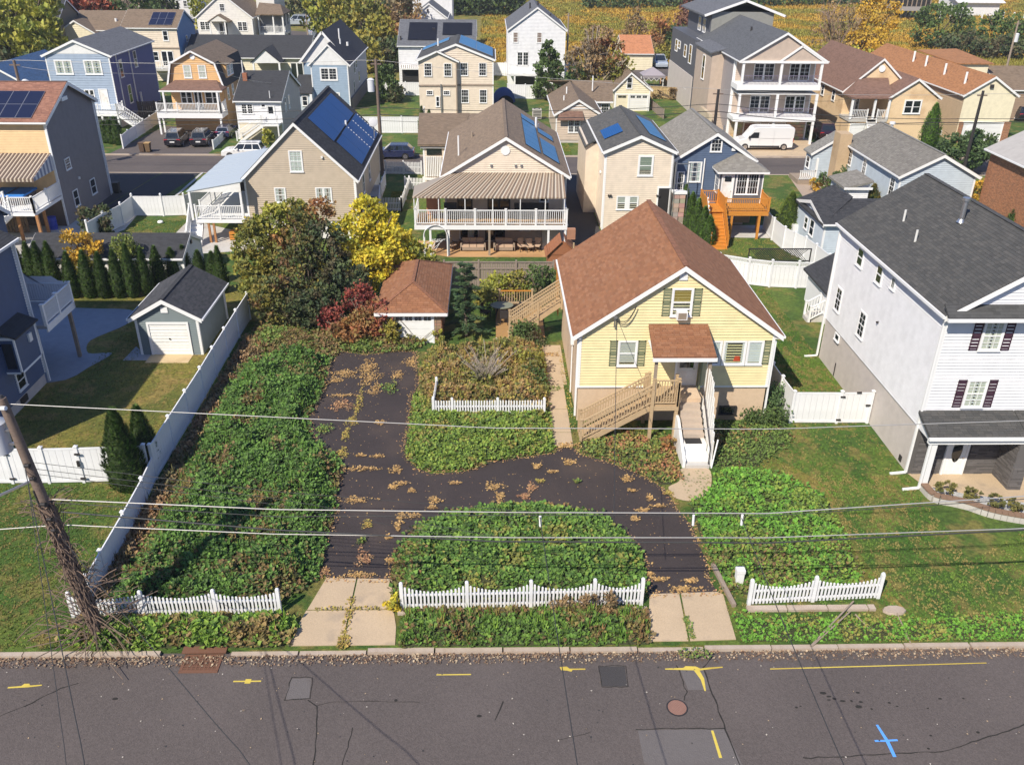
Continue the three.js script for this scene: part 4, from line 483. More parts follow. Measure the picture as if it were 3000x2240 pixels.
{ // white house at the right
  const t = H.white = thing('white_house', 'tall white clapboard house with dark grey roof and plum shutters at the right', 'house', 24,-40.6);
  const h = house(t, {x0: 19.75, x1: 28.1, z0: -46.95, z1: -34.32, axis: 'z', E: 8.25, R: 11.02, ov: 0.25, oe: 0.3, wall: Wl.white, roof: R_.grey, tabs: greyTabs, fy: 2.6, found: M.greyStucco, sid: 'FL', each: 'F', exp: 0.158, cap: 1, am: 23.92 });
  W(t, 'pent_roof', slab([V(19.5,8.3,-33.7), V(28.3,8.3,-33.7), V(28.3,8.72,-34.35), V(19.5,8.72,-34.35)],0.12), R_.grey); W(t, 'gutter', bx(19.45,28.35,8.12,8.26,-33.74,-33.62), M.trim);
  for (const [y0, y1, a] of [[6.51,7.9,21.45],[3.64,5.04,21.42]]) win(t, h.F, a, a + 0.97, y0, y1, {near: 1, cols: 3, rows: 2, curtain: M.curtain, part: 0.46, shut: M.plum, sw: 0.42 });
  win(t, h.L, -46,-45.15,3.6,4.98, {cols: 2, rows: 2 }); win(t, h.L, -42.52,-41.65,3.57,4.98, {cols: 2, rows: 2 });
  win(t, h.L, -44.3,-43.45,6.9,7.9); win(t, h.L, -41.7,-40.92,6.9,7.88); win(t, h.L, -39.92,-39.42,7.25,7.88, {fixed: 1, cols: 2 });
  win(t, h.L, -45.1,-44.45,2.1,2.5, {fixed: 1, c: 0.05 }); W(t, 'vent_cap', cyl(V(19.7,5.2,-40.3), V(19.6,5.2,-40.3),0.06), M.iron);
  pipe(t, h.s0,3.7,2.25,0.62,0.06, std(C(0.6,0.6,0.58))); pipe(t, h.s0,6.2,1.75,0.62,0.06, std(C(0.6,0.6,0.58))); pipe(t, h.s0,6.6,3.9,1.15,0.12, M.metal, 0.19);
  // ground floor in dark ledge stone, recessed under the porch roof
  const stone = [0.105,0.12,0.09,0.135].map(k => std(C(k * 1.08, k, k * 0.98), {map: T.grain })); let gi = 0;
  const ledge = (f, s0, s1, y0, y1) => { for (let y = y0, r = 0; y < y1; y += 0.09, r++) { let s = s0 - (r % 3) * 0.11; while (s < s1) { const w = rr(0.3,0.6), a = Math.max(s, s0), b = Math.min(s + w, s1); s += w; if (b - a > 0.03 && gi++ < 280) W(t, 'ledge_stone', fb(f, a, b - 0.008, y, y + 0.082,0, rr(0.02,0.05)), stone[Math.floor(rnd() * 4)]); } } };
  W(t, 'stone_wall', [bx(19.74,28,0,2.58,-34.36,-34.3)], stone[0]); ledge(F('z', -34.3,1),19.95,21.15,0.02,2.2); ledge(F('z', -34.3,1),22.5,23.85,0.02,1.9);
  const fD = F('z', -34.28,1); door(t, fD, 21.38,22.26,0.03,2.15, { oval: 1 });
  W(t, 'stone_pier', [bx(23.85,24.45,0,2.6,-34.3,-32.95)], stone[1]); ledge(F('x', 23.85,-1),-34.25,-32.95,0.02,2.4); ledge(F('z', -32.95,1),23.87,24.45,0.02,2.4);
  W(t, 'garage_door_frame', bx(24.45,28,0,2.4,-34.3,-34.2), M.trim);
  roof(t, [V(19.55,3.45,-34.3), V(23.92,3.45,-34.3), V(23.92,2.92,-32.85), V(19.55,2.92,-32.85)], R_.grey, greyTabs, { name: 'porch_roof' }); roof(t, [V(23.95,3.45,-34.3), V(28.2,3.45,-34.3), V(28.2,2.92,-32.85), V(23.95,2.92,-32.85)], R_.grey, greyTabs, { name: 'porch_roof' });
  W(t, 'porch_beam', bx(19.6,28.2,2.5,2.76,-33.1,-32.9), M.trim); W(t, 'gutter', bx(19.5,28.2,2.76,2.9,-32.86,-32.74), M.trim); W(t, 'porch_gable', quads([V(19.72,2.55,-34.3), V(19.72,2.55,-32.9), V(19.72,2.85,-32.9), V(19.72,3.35,-34.3)],[[0,1,2,3]]), Wl.white); W(t, 'porch_ceiling', bx(19.75,28,2.5,2.54,-34.3,-33), M.soffit);
  W(t, 'porch_post', bx(19.82,20.06,0,2.52,-33.2,-32.96), M.trim);
  for (const [x, z] of [[19.66,-34.28],[19.72,-32.98]]) W(t, 'downspout', [bx(x - 0.05, x + 0.05,0.12, z < -34 ? 8.1 : 2.8, z - 0.05, z + 0.05), bar(V(x, 0.12, z), V(x - 0.75,0.05, z + 0.02),0.1,0.09)], M.trim); W(t, 'downspout', [bx(19.6,19.7,0.1,8.1,-47,-46.9), bar(V(19.65,0.1,-46.95), V(18.9,0.05,-46.95),0.09,0.08)], M.trim);
  W(t, 'crawl_vent', bx(19.74,19.8,0.15,0.45,-35.35,-35.1), M.iron); W(t, 'spigot', cyl(V(19.72,0.1,-44.3), V(19.72,0.9,-44.3),0.025), M.iron);
  W(t, 'side_step', [bx(20.9,21.75,0,0.5,-52.9,-52.1), bx(20.7,21,0,0.25,-52.9,-52.1)], M.paleConcrete);
  // rear wing with the white gable
  W(t, 'rear_wing', [quads([V(21.8,0,-56), V(25.5,0,-56), V(25.5,2.3,-56), V(23.7,3.3,-56), V(21.8,2.3,-56), V(21.8,0,-47), V(25.5,0,-47), V(25.5,2.3,-47), V(23.7,3.3,-47), V(21.8,2.3,-47)],[[4,3,2,1,0],[0,5,9,4],[5,6,7,8,9]])], Wl.white); roof(t, [V(21.5,2.2,-56.3), V(21.5,2.2,-46.9), V(23.7,3.45,-46.9), V(23.7,3.45,-56.3)], R_.dark);
  for (const z of [-52.95,-52]) railing(t, [[21.7,0.65, z],[20.8,0.1, z]], {h: 0.95, gap: 0.2 });
  // garden wall with curved cap and white stones
  const g = thing('garden_wall', 'curved low wall with brown cap stones around the white stone bed', 'wall', 21.5,-31.6), P = smooth([[19.9,-33.1],[20.1,-32.1],[20.7,-31.75],[21.3,-31.5],[22,-30.95],[23.3,-30.45],[26,-29.9]],1).slice(0,-1); const cv = new THREE.CatmullRomCurve3([[19.9,-33.1],[20.05,-32.1],[20.7,-31.8],[21.3,-31.5],[22,-30.95],[23.3,-30.45],[26,-29.9]].map(p => V(p[0],0, p[1]))), n = 30;
  for (let i = 0; i < n; i++) { const a = cv.getPointAt(i / n), b = cv.getPointAt((i + 0.97) / n); W(g, 'cap_stone', bar(a.clone().setY(0.36), b.clone().setY(0.36),0.34,0.07), std(C(0.24,0.15,0.1), {map: T.grain })); W(g, 'wall_block', bar(a.clone().setY(0.16), b.clone().setY(0.16),0.26,0.32), M.paleConcrete); }
  ground('white_stone_bed', flat([[20.1,-33],[20.2,-32.1],[20.8,-31.8],[21.4,-31.5],[22.1,-30.95],[23.4,-30.5],[26,-30],[26,-31.3],[24.1,-31.6],[23,-32],[21.5,-32.4]],0.2), std(C(0.7,0.7,0.7), {map: T.grain, ...bump(T.speck, 0.08) }));
}
{ // navy house at the left edge
  const t = thing('navy_house', 'navy blue house with white deck cut off by the left edge', 'house', -29.5,-39);
  const h = house(t, {x0: -34.2, x1: -24.75, z0: -43.85, z1: -34.4, axis: 'z', E: 8.35, R: 11, ov: 0.3, wall: Wl.navy, roof: R_.dark, fy: 0.65, found: M.greyStucco, sid: 'RB', exp: 0.15, noCorner: 0 });
  house(t, {x0: -40, x1: -27.4, z0: -48.6, z1: -43.9, axis: 'x', E: 8.3, R: 10, ov: 0.3, wall: Wl.navy, roof: R_.dark, sid: '', noCorner: 1 });
  win(t, h.R, -41.85,-40.93,0.97,1.98); W(t, 'foundation_vent', bx(-24.76,-24.7,0.2,0.55,-41.6,-40.9), M.iron);
  const b = W(t, 'bay', [bx(-24.75,-23.95,2.35,4.3,-42.6,-40.4)], Wl.navy); W(b, 'bay_trim', [bx(-24.75,-23.92,2.3,2.4,-42.63,-40.37), bx(-24.75,-23.9,4.2,4.35,-42.65,-40.35), bx(-24.0,-23.92,2.3,4.3,-42.63,-42.53), bx(-24.0,-23.92,2.3,4.3,-40.47,-40.37)], M.trim); W(b, 'bay_roof', slab([V(-23.75,4.35,-42.75), V(-23.75,4.35,-40.25), V(-24.75,4.75,-40.25), V(-24.75,4.75,-42.75)],0.08), R_.dark); W(b, 'bay_window', [bx(-24.6,-24.1,2.6,4,-40.4,-40.36)], M.glass); W(b, 'meter', bx(-23.95,-23.85,3.5,3.95,-42,-41.7), M.white);
  W(t, 'deck_floor', bx(-30,-24.05,3.25,3.45,-47.3,-43.9), std(C(0.4,0.4,0.42), {map: T.wood })); W(t, 'deck_fascia', [bx(-24.08,-24,3.05,3.45,-47.35,-43.9), bx(-30,-24,3.05,3.45,-47.4,-47.3)], M.trim);
  railing(t, [[-24.06,3.45,-43.95],[-24.06,3.45,-45.6],[-24.06,3.45,-47.3]], {h: 1.1, gap: 0.12, pw: 0.15 }); railing(t, [[-24.15,3.45,-47.3],[-27.4,3.45,-47.3]], {h: 1.1, gap: 0.14 }); W(t, 'privacy_screen', quads([V(-24.3,3.5,-47.3), V(-27.2,3.5,-47.3), V(-27.2,5.3,-47.3), V(-26.6,5.35,-47.3), V(-26.3,5.0,-47.3), V(-24.9,5.0,-47.3), V(-24.6,4.75,-47.3), V(-24.3,4.7,-47.3)],[[0,1,2,3,4,5,6,7]]), M.fence);
  W(t, 'deck_post', bx(-24.4,-24.22,0,3.1,-47.25,-47.07), M.greyWood); W(t, 'downspout', bx(-24.68,-24.58,0.1,8.2,-43.95,-43.85), M.trim);
}
{ // long dark roofed shed behind the arborvitae
  const t = thing('long_shed', 'long low white shed with dark grey roof behind the row of arborvitae', 'shed', -27,-61.3);
  house(t, {x0: -32.5, x1: -21.7, z0: -63.4, z1: -59.2, axis: 'x', E: 1.9, R: 3, ov: 0.25, wall: M.whiteStucco, roof: R_.dark, sid: '', oe: 0.1 }); W(t, 'gable_lamp', bx(-21.7,-21.6,2.2,2.5,-61.4,-61.2), M.iron);
}
{ // tan house with solar roof and striped awning, far left
  const t = thing('tan_house', 'peach and grey house with cell gridded solar panels and striped awning at the left', 'house', -41,-77.5);
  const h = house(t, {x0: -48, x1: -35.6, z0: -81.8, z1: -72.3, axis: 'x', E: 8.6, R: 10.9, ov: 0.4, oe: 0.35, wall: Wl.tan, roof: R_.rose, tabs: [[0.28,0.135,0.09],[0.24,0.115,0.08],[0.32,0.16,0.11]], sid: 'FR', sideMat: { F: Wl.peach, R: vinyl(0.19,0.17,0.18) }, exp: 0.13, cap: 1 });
  W(t, 'dormer_return', bx(-35.5,-35.2,9.6,9.9,-76.4,-75.4), M.trim);
  solar(t, h.s1,1.6,0.45,8,2,1.28,1.85, M.panelCell, M.panelFrame); solar(t, h.s1,1.9,4.25,3,1,1.28,1.25, M.panelCell, M.panelFrame); solar(t, h.s0,7.5,0.9,3,3,1.5,1.2, M.panelCell, M.panelFrame);
  win(t, h.R, -75.25,-74.25,1.0,2.4); win(t, h.R, -78.95,-77.85,1.05,2.4); win(t, h.R, -75.1,-74.1,4.2,5.15, {cols: 3, rows: 2 }); W(t, 'wall_lamp', bx(-35.6,-35.45,3,3.2,-76.1,-75.9), M.white);
  awning(t, [[-44,6.05,-72.25],[-35.6,6.05,-72.25],[-35.6,4.95,-68.6],[-44,4.95,-68.6]],54,[std(C(0.5,0.42,0.33)), std(C(0.13,0.09,0.07))],0.3);
  for (let i = 0; i < 12; i++) { const z = -72.2 + i * 0.3, y = 6.02 - i * 0.09; W(t, 'awning_side_stripe', bx(-35.62,-35.58,4.75, y, z, z + 0.3), i % 2 ? std(C(0.2,0.22,0.3)) : std(C(0.6,0.6,0.62))); }
  W(t, 'deck_floor', bx(-44,-35.5,2.35,2.6,-72.3,-67.3), M.trim); railing(t, [[-35.5,2.62,-72.2],[-35.5,2.62,-69.8],[-35.5,2.62,-67.35]], {h: 1.15, gap: 0.14, midRail: 0 }); railing(t, [[-35.5,2.62,-67.35],[-37.3,2.62,-67.35]], {h: 1.2, gap: 0.17 }); railing(t, [[-38.3,2.62,-68.6],[-42.5,2.62,-68.6]], {h: 1.2, gap: 0.17 });
  stairs(t, -37.3,2.6,-66.7,-1,0,8,0.3,0.35,1.1, M.trim, M.trim); for (const z of [-66.1,-67.3]) railing(t, [[-37.3,2.6, z],[-40.3,0.3, z]], {h: 1, gap: 0.18 });
  for (const [x, z] of [[-35.4,-67.35],[-37.3,-68.1],[-36.2,-70.1]]) W(t, 'deck_post', bx(x - 0.1, x + 0.1,0,2.4, z - 0.1, z + 0.1), M.postWood); W(t, 'under_deck_wall', bx(-44,-35.65,0,2.35,-72.35,-72.25), std(C(0.16,0.12,0.1), {map: T.stain }));
  for (const z of [-72.2,-81.9]) W(t, 'downspout', bx(-35.55,-35.45,0.1,8.5, z - 0.05, z + 0.05), M.trim); for (let i = 0; i < 9; i++) W(t, 'lattice_board', bx(-40.2 + i * 0.28,-39.98 + i * 0.28,0.1,1.7,-70.2,-70.15), std(C(0.2,0.13,0.08), {map: T.wood }));
}
{ // tan clapboard house with blue panels
  const t = H.tan = thing('tan_clapboard_house', 'tan clapboard house with bright blue solar panels and satellite dish', 'house', -15,-77);
  const h = house(t, {x0: -19.42, x1: -10.72, z0: -85.3, z1: -69.08, axis: 'z', E: 4.85, R: 9.3, ov: 0.3, wall: Wl.tan, roof: R_.dark, tabs: darkTabs, fy: 1.5, found: M.whiteStucco, sid: 'FR', exp: 0.165, cap: 1 });
  win(t, h.F, -15.72,-14.66,5.45,7.12, {near: 1, curtain: M.lace, part: 0.5, cols: 3, rows: 2 }); win(t, h.F, -17.15,-16.25,3.0,4.2, {cols: 3, rows: 2, near: 1, curtain: M.lace, part: 0.3 }); win(t, h.F, -13.9,-12.6,3.03,4.22, {units: 2, cols: 3, rows: 3, near: 1, curtain: M.lace, part: 0.3, fixed: 1 });
  solar(t, h.s1,1.7,3.2,4,1,2.9,2.7, M.panel); solar(t, h.s1,0.9,0.35,4,1,3.0,2.75, M.panel, M.blackFrame, 0.03,['3,0']); solar(t, h.s1,9.9,0.35,1,1,3.0,2.7, M.panel);
  for (const u of [1.0,3.9,6.9]) for (let i = 0; i < 9; i++) W(t, 'panel_clip', sbox(h.s1, u - 0.06, u + 0.02,0.4 + i * 0.3,0.52 + i * 0.3,0.1,0.14), M.white);
  pipe(t, h.s1,6.6,3.05,0.5,0.09, M.white);
  { const c = onS(h.s1,3.2,0.35,0), d = W(t, 'dish_mast', cyl(c, c.clone().add(V(0,1.5,0)),0.05), M.metal); W(d, 'dish', new THREE.SphereGeometry(0.62,16,8,0,6.3,0,0.75).scale(1,0.45,1).rotateX(1.2).translate(c.x, c.y + 1.55, c.z + 0.05), std(C(0.5,0.5,0.52), { side: THREE.DoubleSide })); }
  win(t, h.R, -74,-73,2.6,4.2); win(t, h.R, -78,-77,2.6,4.2); W(t, 'lamp', bx(-13.2,-13.05,6.55,6.7,-69.06,-68.9), M.white); W(t, 'downspout', bx(-10.72,-10.62,0.2,4.6,-69.05,-68.95), M.trim);
  for (let i = 0; i < 5; i++) W(t, 'side_step', bx(-10.65,-9.6,0,1.5 - i * 0.3,-76 + i * 0.4,-75.6 + i * 0.4), i % 2 ? M.paleConcrete : M.black); W(t, 'side_landing', bx(-10.65,-9.6,1.3,1.5,-80,-76), M.paleConcrete); railing(t, [[-9.62,1.5,-76],[-9.62,1.5,-78],[-9.62,1.5,-80]], {h: 1.1 }); railing(t, [[-9.62,1.5,-76],[-9.62,0.1,-74]], {h: 1.1 });
  // side porch with metal roof
  W(t, 'porch_floor', bx(-23.3,-19.45,1.65,1.92,-80,-67.9), M.trim); railing(t, [[-19.5,1.92,-67.95],[-21.35,1.92,-67.95],[-23.25,1.92,-67.95]], {h: 1.1, gap: 0.14 }); railing(t, [[-23.25,1.92,-69.2],[-23.25,1.92,-72],[-23.25,1.92,-75]], {h: 1.1, gap: 0.16 });
  for (let i = 0; i < 14; i++) W(t, 'metal_roof_sheet', slab([V(-23.7,4.2 + (i % 2) * 0.02,-67.8 - i * 0.85), V(-23.7,4.2 + (i % 2) * 0.02,-68.64 - i * 0.85), V(-19.3,5.0,-68.64 - i * 0.85), V(-19.3,5.0,-67.8 - i * 0.85)],0.04), std(C(0.5,0.56,0.6), {roughness: 0.45, metalness: 0.2 }));
  W(t, 'porch_gable', quads([V(-23.7,4.15,-67.85), V(-19.45,4.15,-67.85), V(-19.45,4.92,-67.85)],[[0,1,2]]), M.paint); for (const [x, z] of [[-23.5,-67.9],[-19.55,-67.95],[-23.5,-73],[-23.5,-79]]) W(t, 'porch_post', bx(x - 0.08, x + 0.08,1.9,4.2, z - 0.08, z + 0.08), M.trim); for (const x of [-22.4,-22]) W(t, 'deck_post', bx(x - 0.08, x + 0.08,0,1.7,-68.1,-67.95), M.postWood);
  stairs(t, -23.35,1.92,-68.4,0,1,6,0.3,0.25,0.9, M.trim, M.trim); railing(t, [[-23.85,1.92,-68.4],[-23.85,0.2,-66.7]], {h: 1.05 });
  W(t, 'porch_screen', bx(-21.9,-19.6,2,3.9,-76,-75.9), M.black);
}
{ // beige house with striped awning and deck
  const t = H.beige = thing('beige_house', 'beige house with brown roof, striped awning and long white balcony rail', 'house', 1.3,-76.5);
  const h = house(t, {x0: -3.55, x1: 6.0, z0: -84.2, z1: -68.4, axis: 'z', E: 5.4, R: 8.45, ov: 0.3, oe: 0.3, wall: Wl.cream, roof: R_.tan, tabs: tanTabs, sid: 'FR', exp: 0.165, cap: 1, am: 1.25 });
  W(t, 'round_vent', new THREE.CylinderGeometry(0.36,0.36,0.1,20).rotateX(Math.PI / 2).translate(1.2,7.35,-68.36), M.trim); for (const x of [0.1,2,2.45]) W(t, 'wall_lamp', bx(x - 0.08, x + 0.08,6.1,6.28,-68.4,-68.25), M.metal);
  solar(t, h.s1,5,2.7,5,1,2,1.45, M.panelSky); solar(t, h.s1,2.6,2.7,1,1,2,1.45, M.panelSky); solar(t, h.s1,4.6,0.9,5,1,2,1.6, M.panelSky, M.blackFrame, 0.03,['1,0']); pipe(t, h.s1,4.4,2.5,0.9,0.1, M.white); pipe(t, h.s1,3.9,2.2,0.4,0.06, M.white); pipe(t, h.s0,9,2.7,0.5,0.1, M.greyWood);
  awning(t, [[-3.1,5.6,-68.35],[5.75,5.6,-68.35],[5.75,4.62,-64.95],[-5.85,4.62,-64.95]],80,[std(C(0.42,0.34,0.26)), std(C(0.15,0.11,0.08)), std(C(0.48,0.42,0.34)), std(C(0.24,0.17,0.12))],0.12); W(t, 'awning_end', slab([V(-3.1,5.58,-68.35), V(-5.85,4.6,-64.95), V(-5.95,4.6,-68.2)],0.03), std(C(0.3,0.26,0.22)));
  for (const x of [-5.75,-3.9,-1.9,0.2,2.3,4.2,5.65]) W(t, 'awning_post', bx(x - 0.03, x + 0.03,2.4,4.6,-65.05,-64.97), M.trim);
  W(t, 'balcony_floor', bx(-5.75,5.95,2.2,2.42,-68.4,-64.95), M.tanDeck); W(t, 'balcony_fascia', [bx(-5.8,6,2.1,2.45,-64.97,-64.9), bx(5.93,6,2.1,2.45,-68.4,-64.9)], M.trim); railing(t, [-5.7,-3.4,-1.15,1.2,3.5,5.85].map(x => [x, 2.45,-64.98]), {h: 1.15, gap: 0.155, pw: 0.15 }); railing(t, [[-5.7,2.45,-64.98],[-5.7,2.45,-68.2]], {h: 1.15, gap: 0.16 }); railing(t, [[5.85,2.45,-64.98],[5.85,2.45,-68.2]], {h: 1.15, gap: 0.16 });
  for (const x of [-4.6,-3.2,-0.06,4.5,5.8]) W(t, 'balcony_post', bx(x - 0.08, x + 0.08,0,2.15,-65.1,-64.95), x === -0.06 ? M.greyWood : M.trim);
  frenchDoor(t, h.F, -2.6,-1.4,2.5,4.6, {frame: M.iron }); frenchDoor(t, h.F, -0.2,1.6,2.5,4.6, {frame: M.iron }); win(t, h.F, 3.9,4.7,3.3,4.4); frenchDoor(t, h.F, -2.5,-0.9,0.1,2); frenchDoor(t, h.F, -0.4,1.2,0.1,2, {frame: M.iron }); win(t, h.F, 2.4,3.3,0.9,1.9, {cols: 2, rows: 2 });
  // street-side wing
  const w = house(t, {x0: -6.2, x1: 0.5, z0: -93 + 7.2, z1: -82.4, axis: 'x', E: 4.5, R: 4.95, ov: 0.15, wall: Wl.cream, roof: R_.tan, tabs: tanTabs, sid: 'F', exp: 0.165, am: -85.7 }); W(t, 'wing_roof', slab([V(-6.7,4.72,-82), V(-2.6,4.72,-82), V(-1,6.2,-89.2), V(-7.0,6.2,-89.2)],0.15), R_.tan); shingles(t, [V(-6.7,4.73,-82), V(-2.9,4.73,-82), V(-2,6.21,-89.2), V(-7,6.21,-89.2)], tanTabs);
  W(t, 'wing_porch_rail', [bx(-6.1,-4.4,1.4,1.6,-82.2,-82.1)], M.trim); for (let i = 0; i < 9; i++) W(t, 'wing_lattice', bx(-6.0 + i * 0.17,-5.9 + i * 0.17,1.7,3.6,-82.3,-82.25), M.trim); W(t, 'wing_window', bx(-5.9,-4.5,3.7,4.3,-82.35,-82.3), M.glass); win(t, F('z', -82.4,1),-3.9,-3.2,3.5,4.2);
  pipe(t, h.s0,13,1.5,1.6,0.07, M.trim);
}
{ // narrow cream house
  const t = thing('narrow_cream_house', 'narrow cream house with one dark blue panel group on its grey roof', 'house', 12.2,-77.5);
  const h = house(t, {x0: 9.45, x1: 14.95, z0: -83.8, z1: -71.5, axis: 'z', E: 6.65, R: 7.95, ov: 0.28, oe: 0.3, wall: Wl.cream, roof: R_.grey, tabs: greyTabs.map(c => sc3(c, 1.25)), sid: 'FL', exp: 0.165, cap: 1 });
  win(t, h.F, 12.12,13.4,4.6,6.28, {near: 1, blind: 0.75, blindMat: std(C(0.3,0.34,0.28)), c: 0.13 }); win(t, h.F, 10.55,12.4,1.75,2.92, {units: 2, mull: 0.35, near: 1, blind: 0.5 }); for (const x of [9.95,14]) { const l = W(t, 'flood_lamp', [bx(x - 0.15, x - 0.03,2.9,3.05,-71.5,-71.3), bx(x + 0.03, x + 0.15,2.9,3.05,-71.5,-71.3)], M.iron); }
  W(t, 'stair_door', bx(14.0,14.9,0.2,3.6,-71.5,-71.42), M.dark); W(t, 'door_trim', [bx(13.9,15,3.6,3.75,-71.5,-71.38), bx(13.9,14.02,0.2,3.6,-71.5,-71.38)], M.trim);
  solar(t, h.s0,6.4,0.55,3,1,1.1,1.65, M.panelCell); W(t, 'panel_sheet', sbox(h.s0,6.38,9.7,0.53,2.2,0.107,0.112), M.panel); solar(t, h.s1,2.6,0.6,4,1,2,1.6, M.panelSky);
  W(t, 'side_wing', bx(8.35,9.45,0,6.1,-83.5,-76.5), Wl.cream); roof(t, [V(8.2,5.9,-76.3), V(9.45,6.7,-76.3), V(9.45,6.7,-83.8), V(8.2,5.9,-83.8)], R_.grey); W(t, 'wall_fan', cyl(V(9.42,4.3,-73.8), V(9.3,4.3,-73.8),0.14), M.trim); W(t, 'downspout', [bx(9.35,9.45,0.2,6.5,-71.6,-71.5)], M.trim); W(t, 'downspout', [bx(14.95,15.05,0.2,6.5,-71.6,-71.5)], M.trim);
}
{ // stone faced outdoor oven / chimney column by the narrow house
  const t = thing('stone_column', 'stone faced chimney column with steel frame between cream and blue houses', 'chimney', 15.6,-70.6); for (let y = 0; y < 9; y++) for (let x = 0; x < 2; x++) W(t, 'stone', bx(15.1 + x * 0.48 + (y % 2) * 0.05,15.55 + x * 0.48, y * 0.38, y * 0.38 + 0.36,-70.9,-70.3 + rnd() * 0.08), std(C(0.35 + 0.25 * rnd(),0.27 + 0.12 * rnd(),0.2 + 0.1 * rnd()), {map: T.grain })); W(t, 'cap', bx(15,16.15,3.42,3.6,-71,-70.2), M.trim); for (const [x, z] of [[15,-71],[16.15,-71],[15,-70.15],[16.15,-70.15]]) W(t, 'frame_post', bx(x - 0.03, x + 0.03,0,6, z - 0.03, z + 0.03), M.metal); W(t, 'frame_rail', [bx(15,16.15,5.9,5.97,-70.18,-70.12), bx(15,16.15,4.3,4.37,-70.18,-70.12)], M.metal);
}
{ // blue house with orange deck
  const t = H.blue = thing('blue_house', 'blue clapboard house with grey roof and bright orange stained deck', 'house', 18.7,-78);
  const h = house(t, {x0: 15.6, x1: 21.9, z0: -83.2, z1: -73, axis: 'z', E: 5.6, R: 7.85, ov: 0.4, oe: 0.3, wall: Wl.blue, roof: R_.stone, tabs: stoneTabs, sid: 'FLR', exp: 0.15, cap: 1, fy: 0.4, found: M.greyStucco });
  win(t, h.F, 16.62,17.78,3.72,5.42, {near: 1, cols: 3, rows: 2, curtain: M.lace, part: 0.28 }); win(t, h.F, 18.3,19.28,6.25,7.3, {cols: 3, rows: 3, fixed: 1 }); win(t, h.F, 15.75,16.4,2.7,4.6, {cols: 3, rows: 2 }); W(t, 'gable_box', bx(20.1,20.4,6.35,6.6,-73,-72.85), M.trim); pipe(t, h.s1,5.5,2,0.7,0.05, M.metal); W(t, 'white_pipe', cyl(V(17.95,1.5,-72.9), V(17.95,5.7,-72.9),0.06), M.trim);
  // sun room on posts
  const sr = Wl.grey; W(t, 'sun_room', bx(19.05,22.6,2.3,5.1,-73,-71.4), sr); const f2 = F('z', -71.4,1); side(t, f2,[[19.05,2.3],[22.6,2.3],[22.6,5.1],[19.05,5.1]],0.13, Wl.grey);
  door(t, f2,19.25,20.1,2.45,4.75, { glass: 0 }); W(t, 'door_light', bx(19.4,19.95,4.2,4.6,-71.34,-71.3), M.glass); win(t, f2,20.35,22.3,3.1,4.85, {units: 2, cols: 4, rows: 3, fixed: 1 }); win(t, F('x', 19.05,-1),-72.8,-71.55,3.1,4.85, {cols: 3, rows: 3, fixed: 1 });
  const pk = V(20.75,6.2,-73), q = [V(18.7,5.1,-73.4), V(18.7,5.05,-71), V(22.95,5.05,-71), V(22.95,5.1,-73.4)]; roof(t, [q[1], q[2], pk], R_.stone, stoneTabs); roof(t, [q[0], q[1], pk], R_.stone, stoneTabs); roof(t, [q[2], q[3], pk], R_.stone, stoneTabs); W(t, 'fascia', [bx(18.68,22.97,4.9,5.05,-71.04,-70.98), bx(18.66,18.74,4.92,5.05,-73,-71), bx(22.9,22.98,4.92,5.05,-73,-71)], M.trim);
  // deck
  W(t, 'deck_floor', Array.from({ length: 12 }, (_, i) => bx(17.6 + i * 0.42,18.0 + i * 0.42,2.3,2.36,-71.4,-69)), M.orangeWood); W(t, 'deck_beam', [bx(19.05,22.7,2.0,2.3,-69.06,-68.98), bx(22.62,22.7,2.0,2.3,-71.4,-69)], M.orangeWood);
  railing(t, [[19.1,2.35,-69],[22.65,2.35,-69],[22.65,2.35,-71.3]], {h: 1.05, mat: M.orangeWood, gap: 0.15, bw: 0.05 }); railing(t, [[17.6,2.35,-71.4],[19,2.35,-71.4]], {h: 1.05, mat: M.orangeWood, gap: 0.17 }); for (const [x, z0, z1] of [[19.08,-71.3,-69],[17.6,-71.4,-69.2]]) for (let i = 0; i < 9; i++) W(t, 'deck_board', bx(x - 0.03, x + 0.03,2.3,3.42, z0 + (z1 - z0) * i / 9, z0 + (z1 - z0) * (i + 0.94) / 9), M.orangeWood);
  stairs(t, 18.3,2.35,-69.2,0,1,11,0.21,0.25,1.2, M.orangeWood, M.orangeWood); for (let i = 0; i < 9; i++) { const k = i / 9; W(t, 'stair_board', bx(17.6,17.66,2.35 - k * 2.2,3.4 - k * 2.3,-69.2 + k * 2.6,-68.92 + k * 2.6), M.orangeWood); W(t, 'stair_board', bx(18.98,19.04,2.0 - k * 2,3.2 - k * 2.3,-69 + k * 2.4,-68.74 + k * 2.4), M.orangeWood); } W(t, 'hand_rail', bar(V(17.63,3.45,-69.2), V(17.63,1.05,-66.6),0.1,0.06), M.trim);
  for (const [x, z] of [[19.75,-69.1],[22,-69.05],[22.6,-71.3],[19.1,-71.3]]) W(t, 'deck_post', bx(x - 0.09, x + 0.09,0,2.1, z - 0.09, z + 0.09), M.orangeWood); win(t, F('z', -72.95,1),19.7,21.0,0.6,1.9, {c: 0.14 }); W(t, 'plywood_panel', bx(21.1,22.4,0.2,1.9,-72.95,-72.9), M.wood); W(t, 'white_tank', bx(16.9,17.5,0,1.6,-72.6,-71.9), M.white); W(t, 'downspout', bx(22.55,22.63,0.2,5,-71.4,-71.32), M.trim);
}
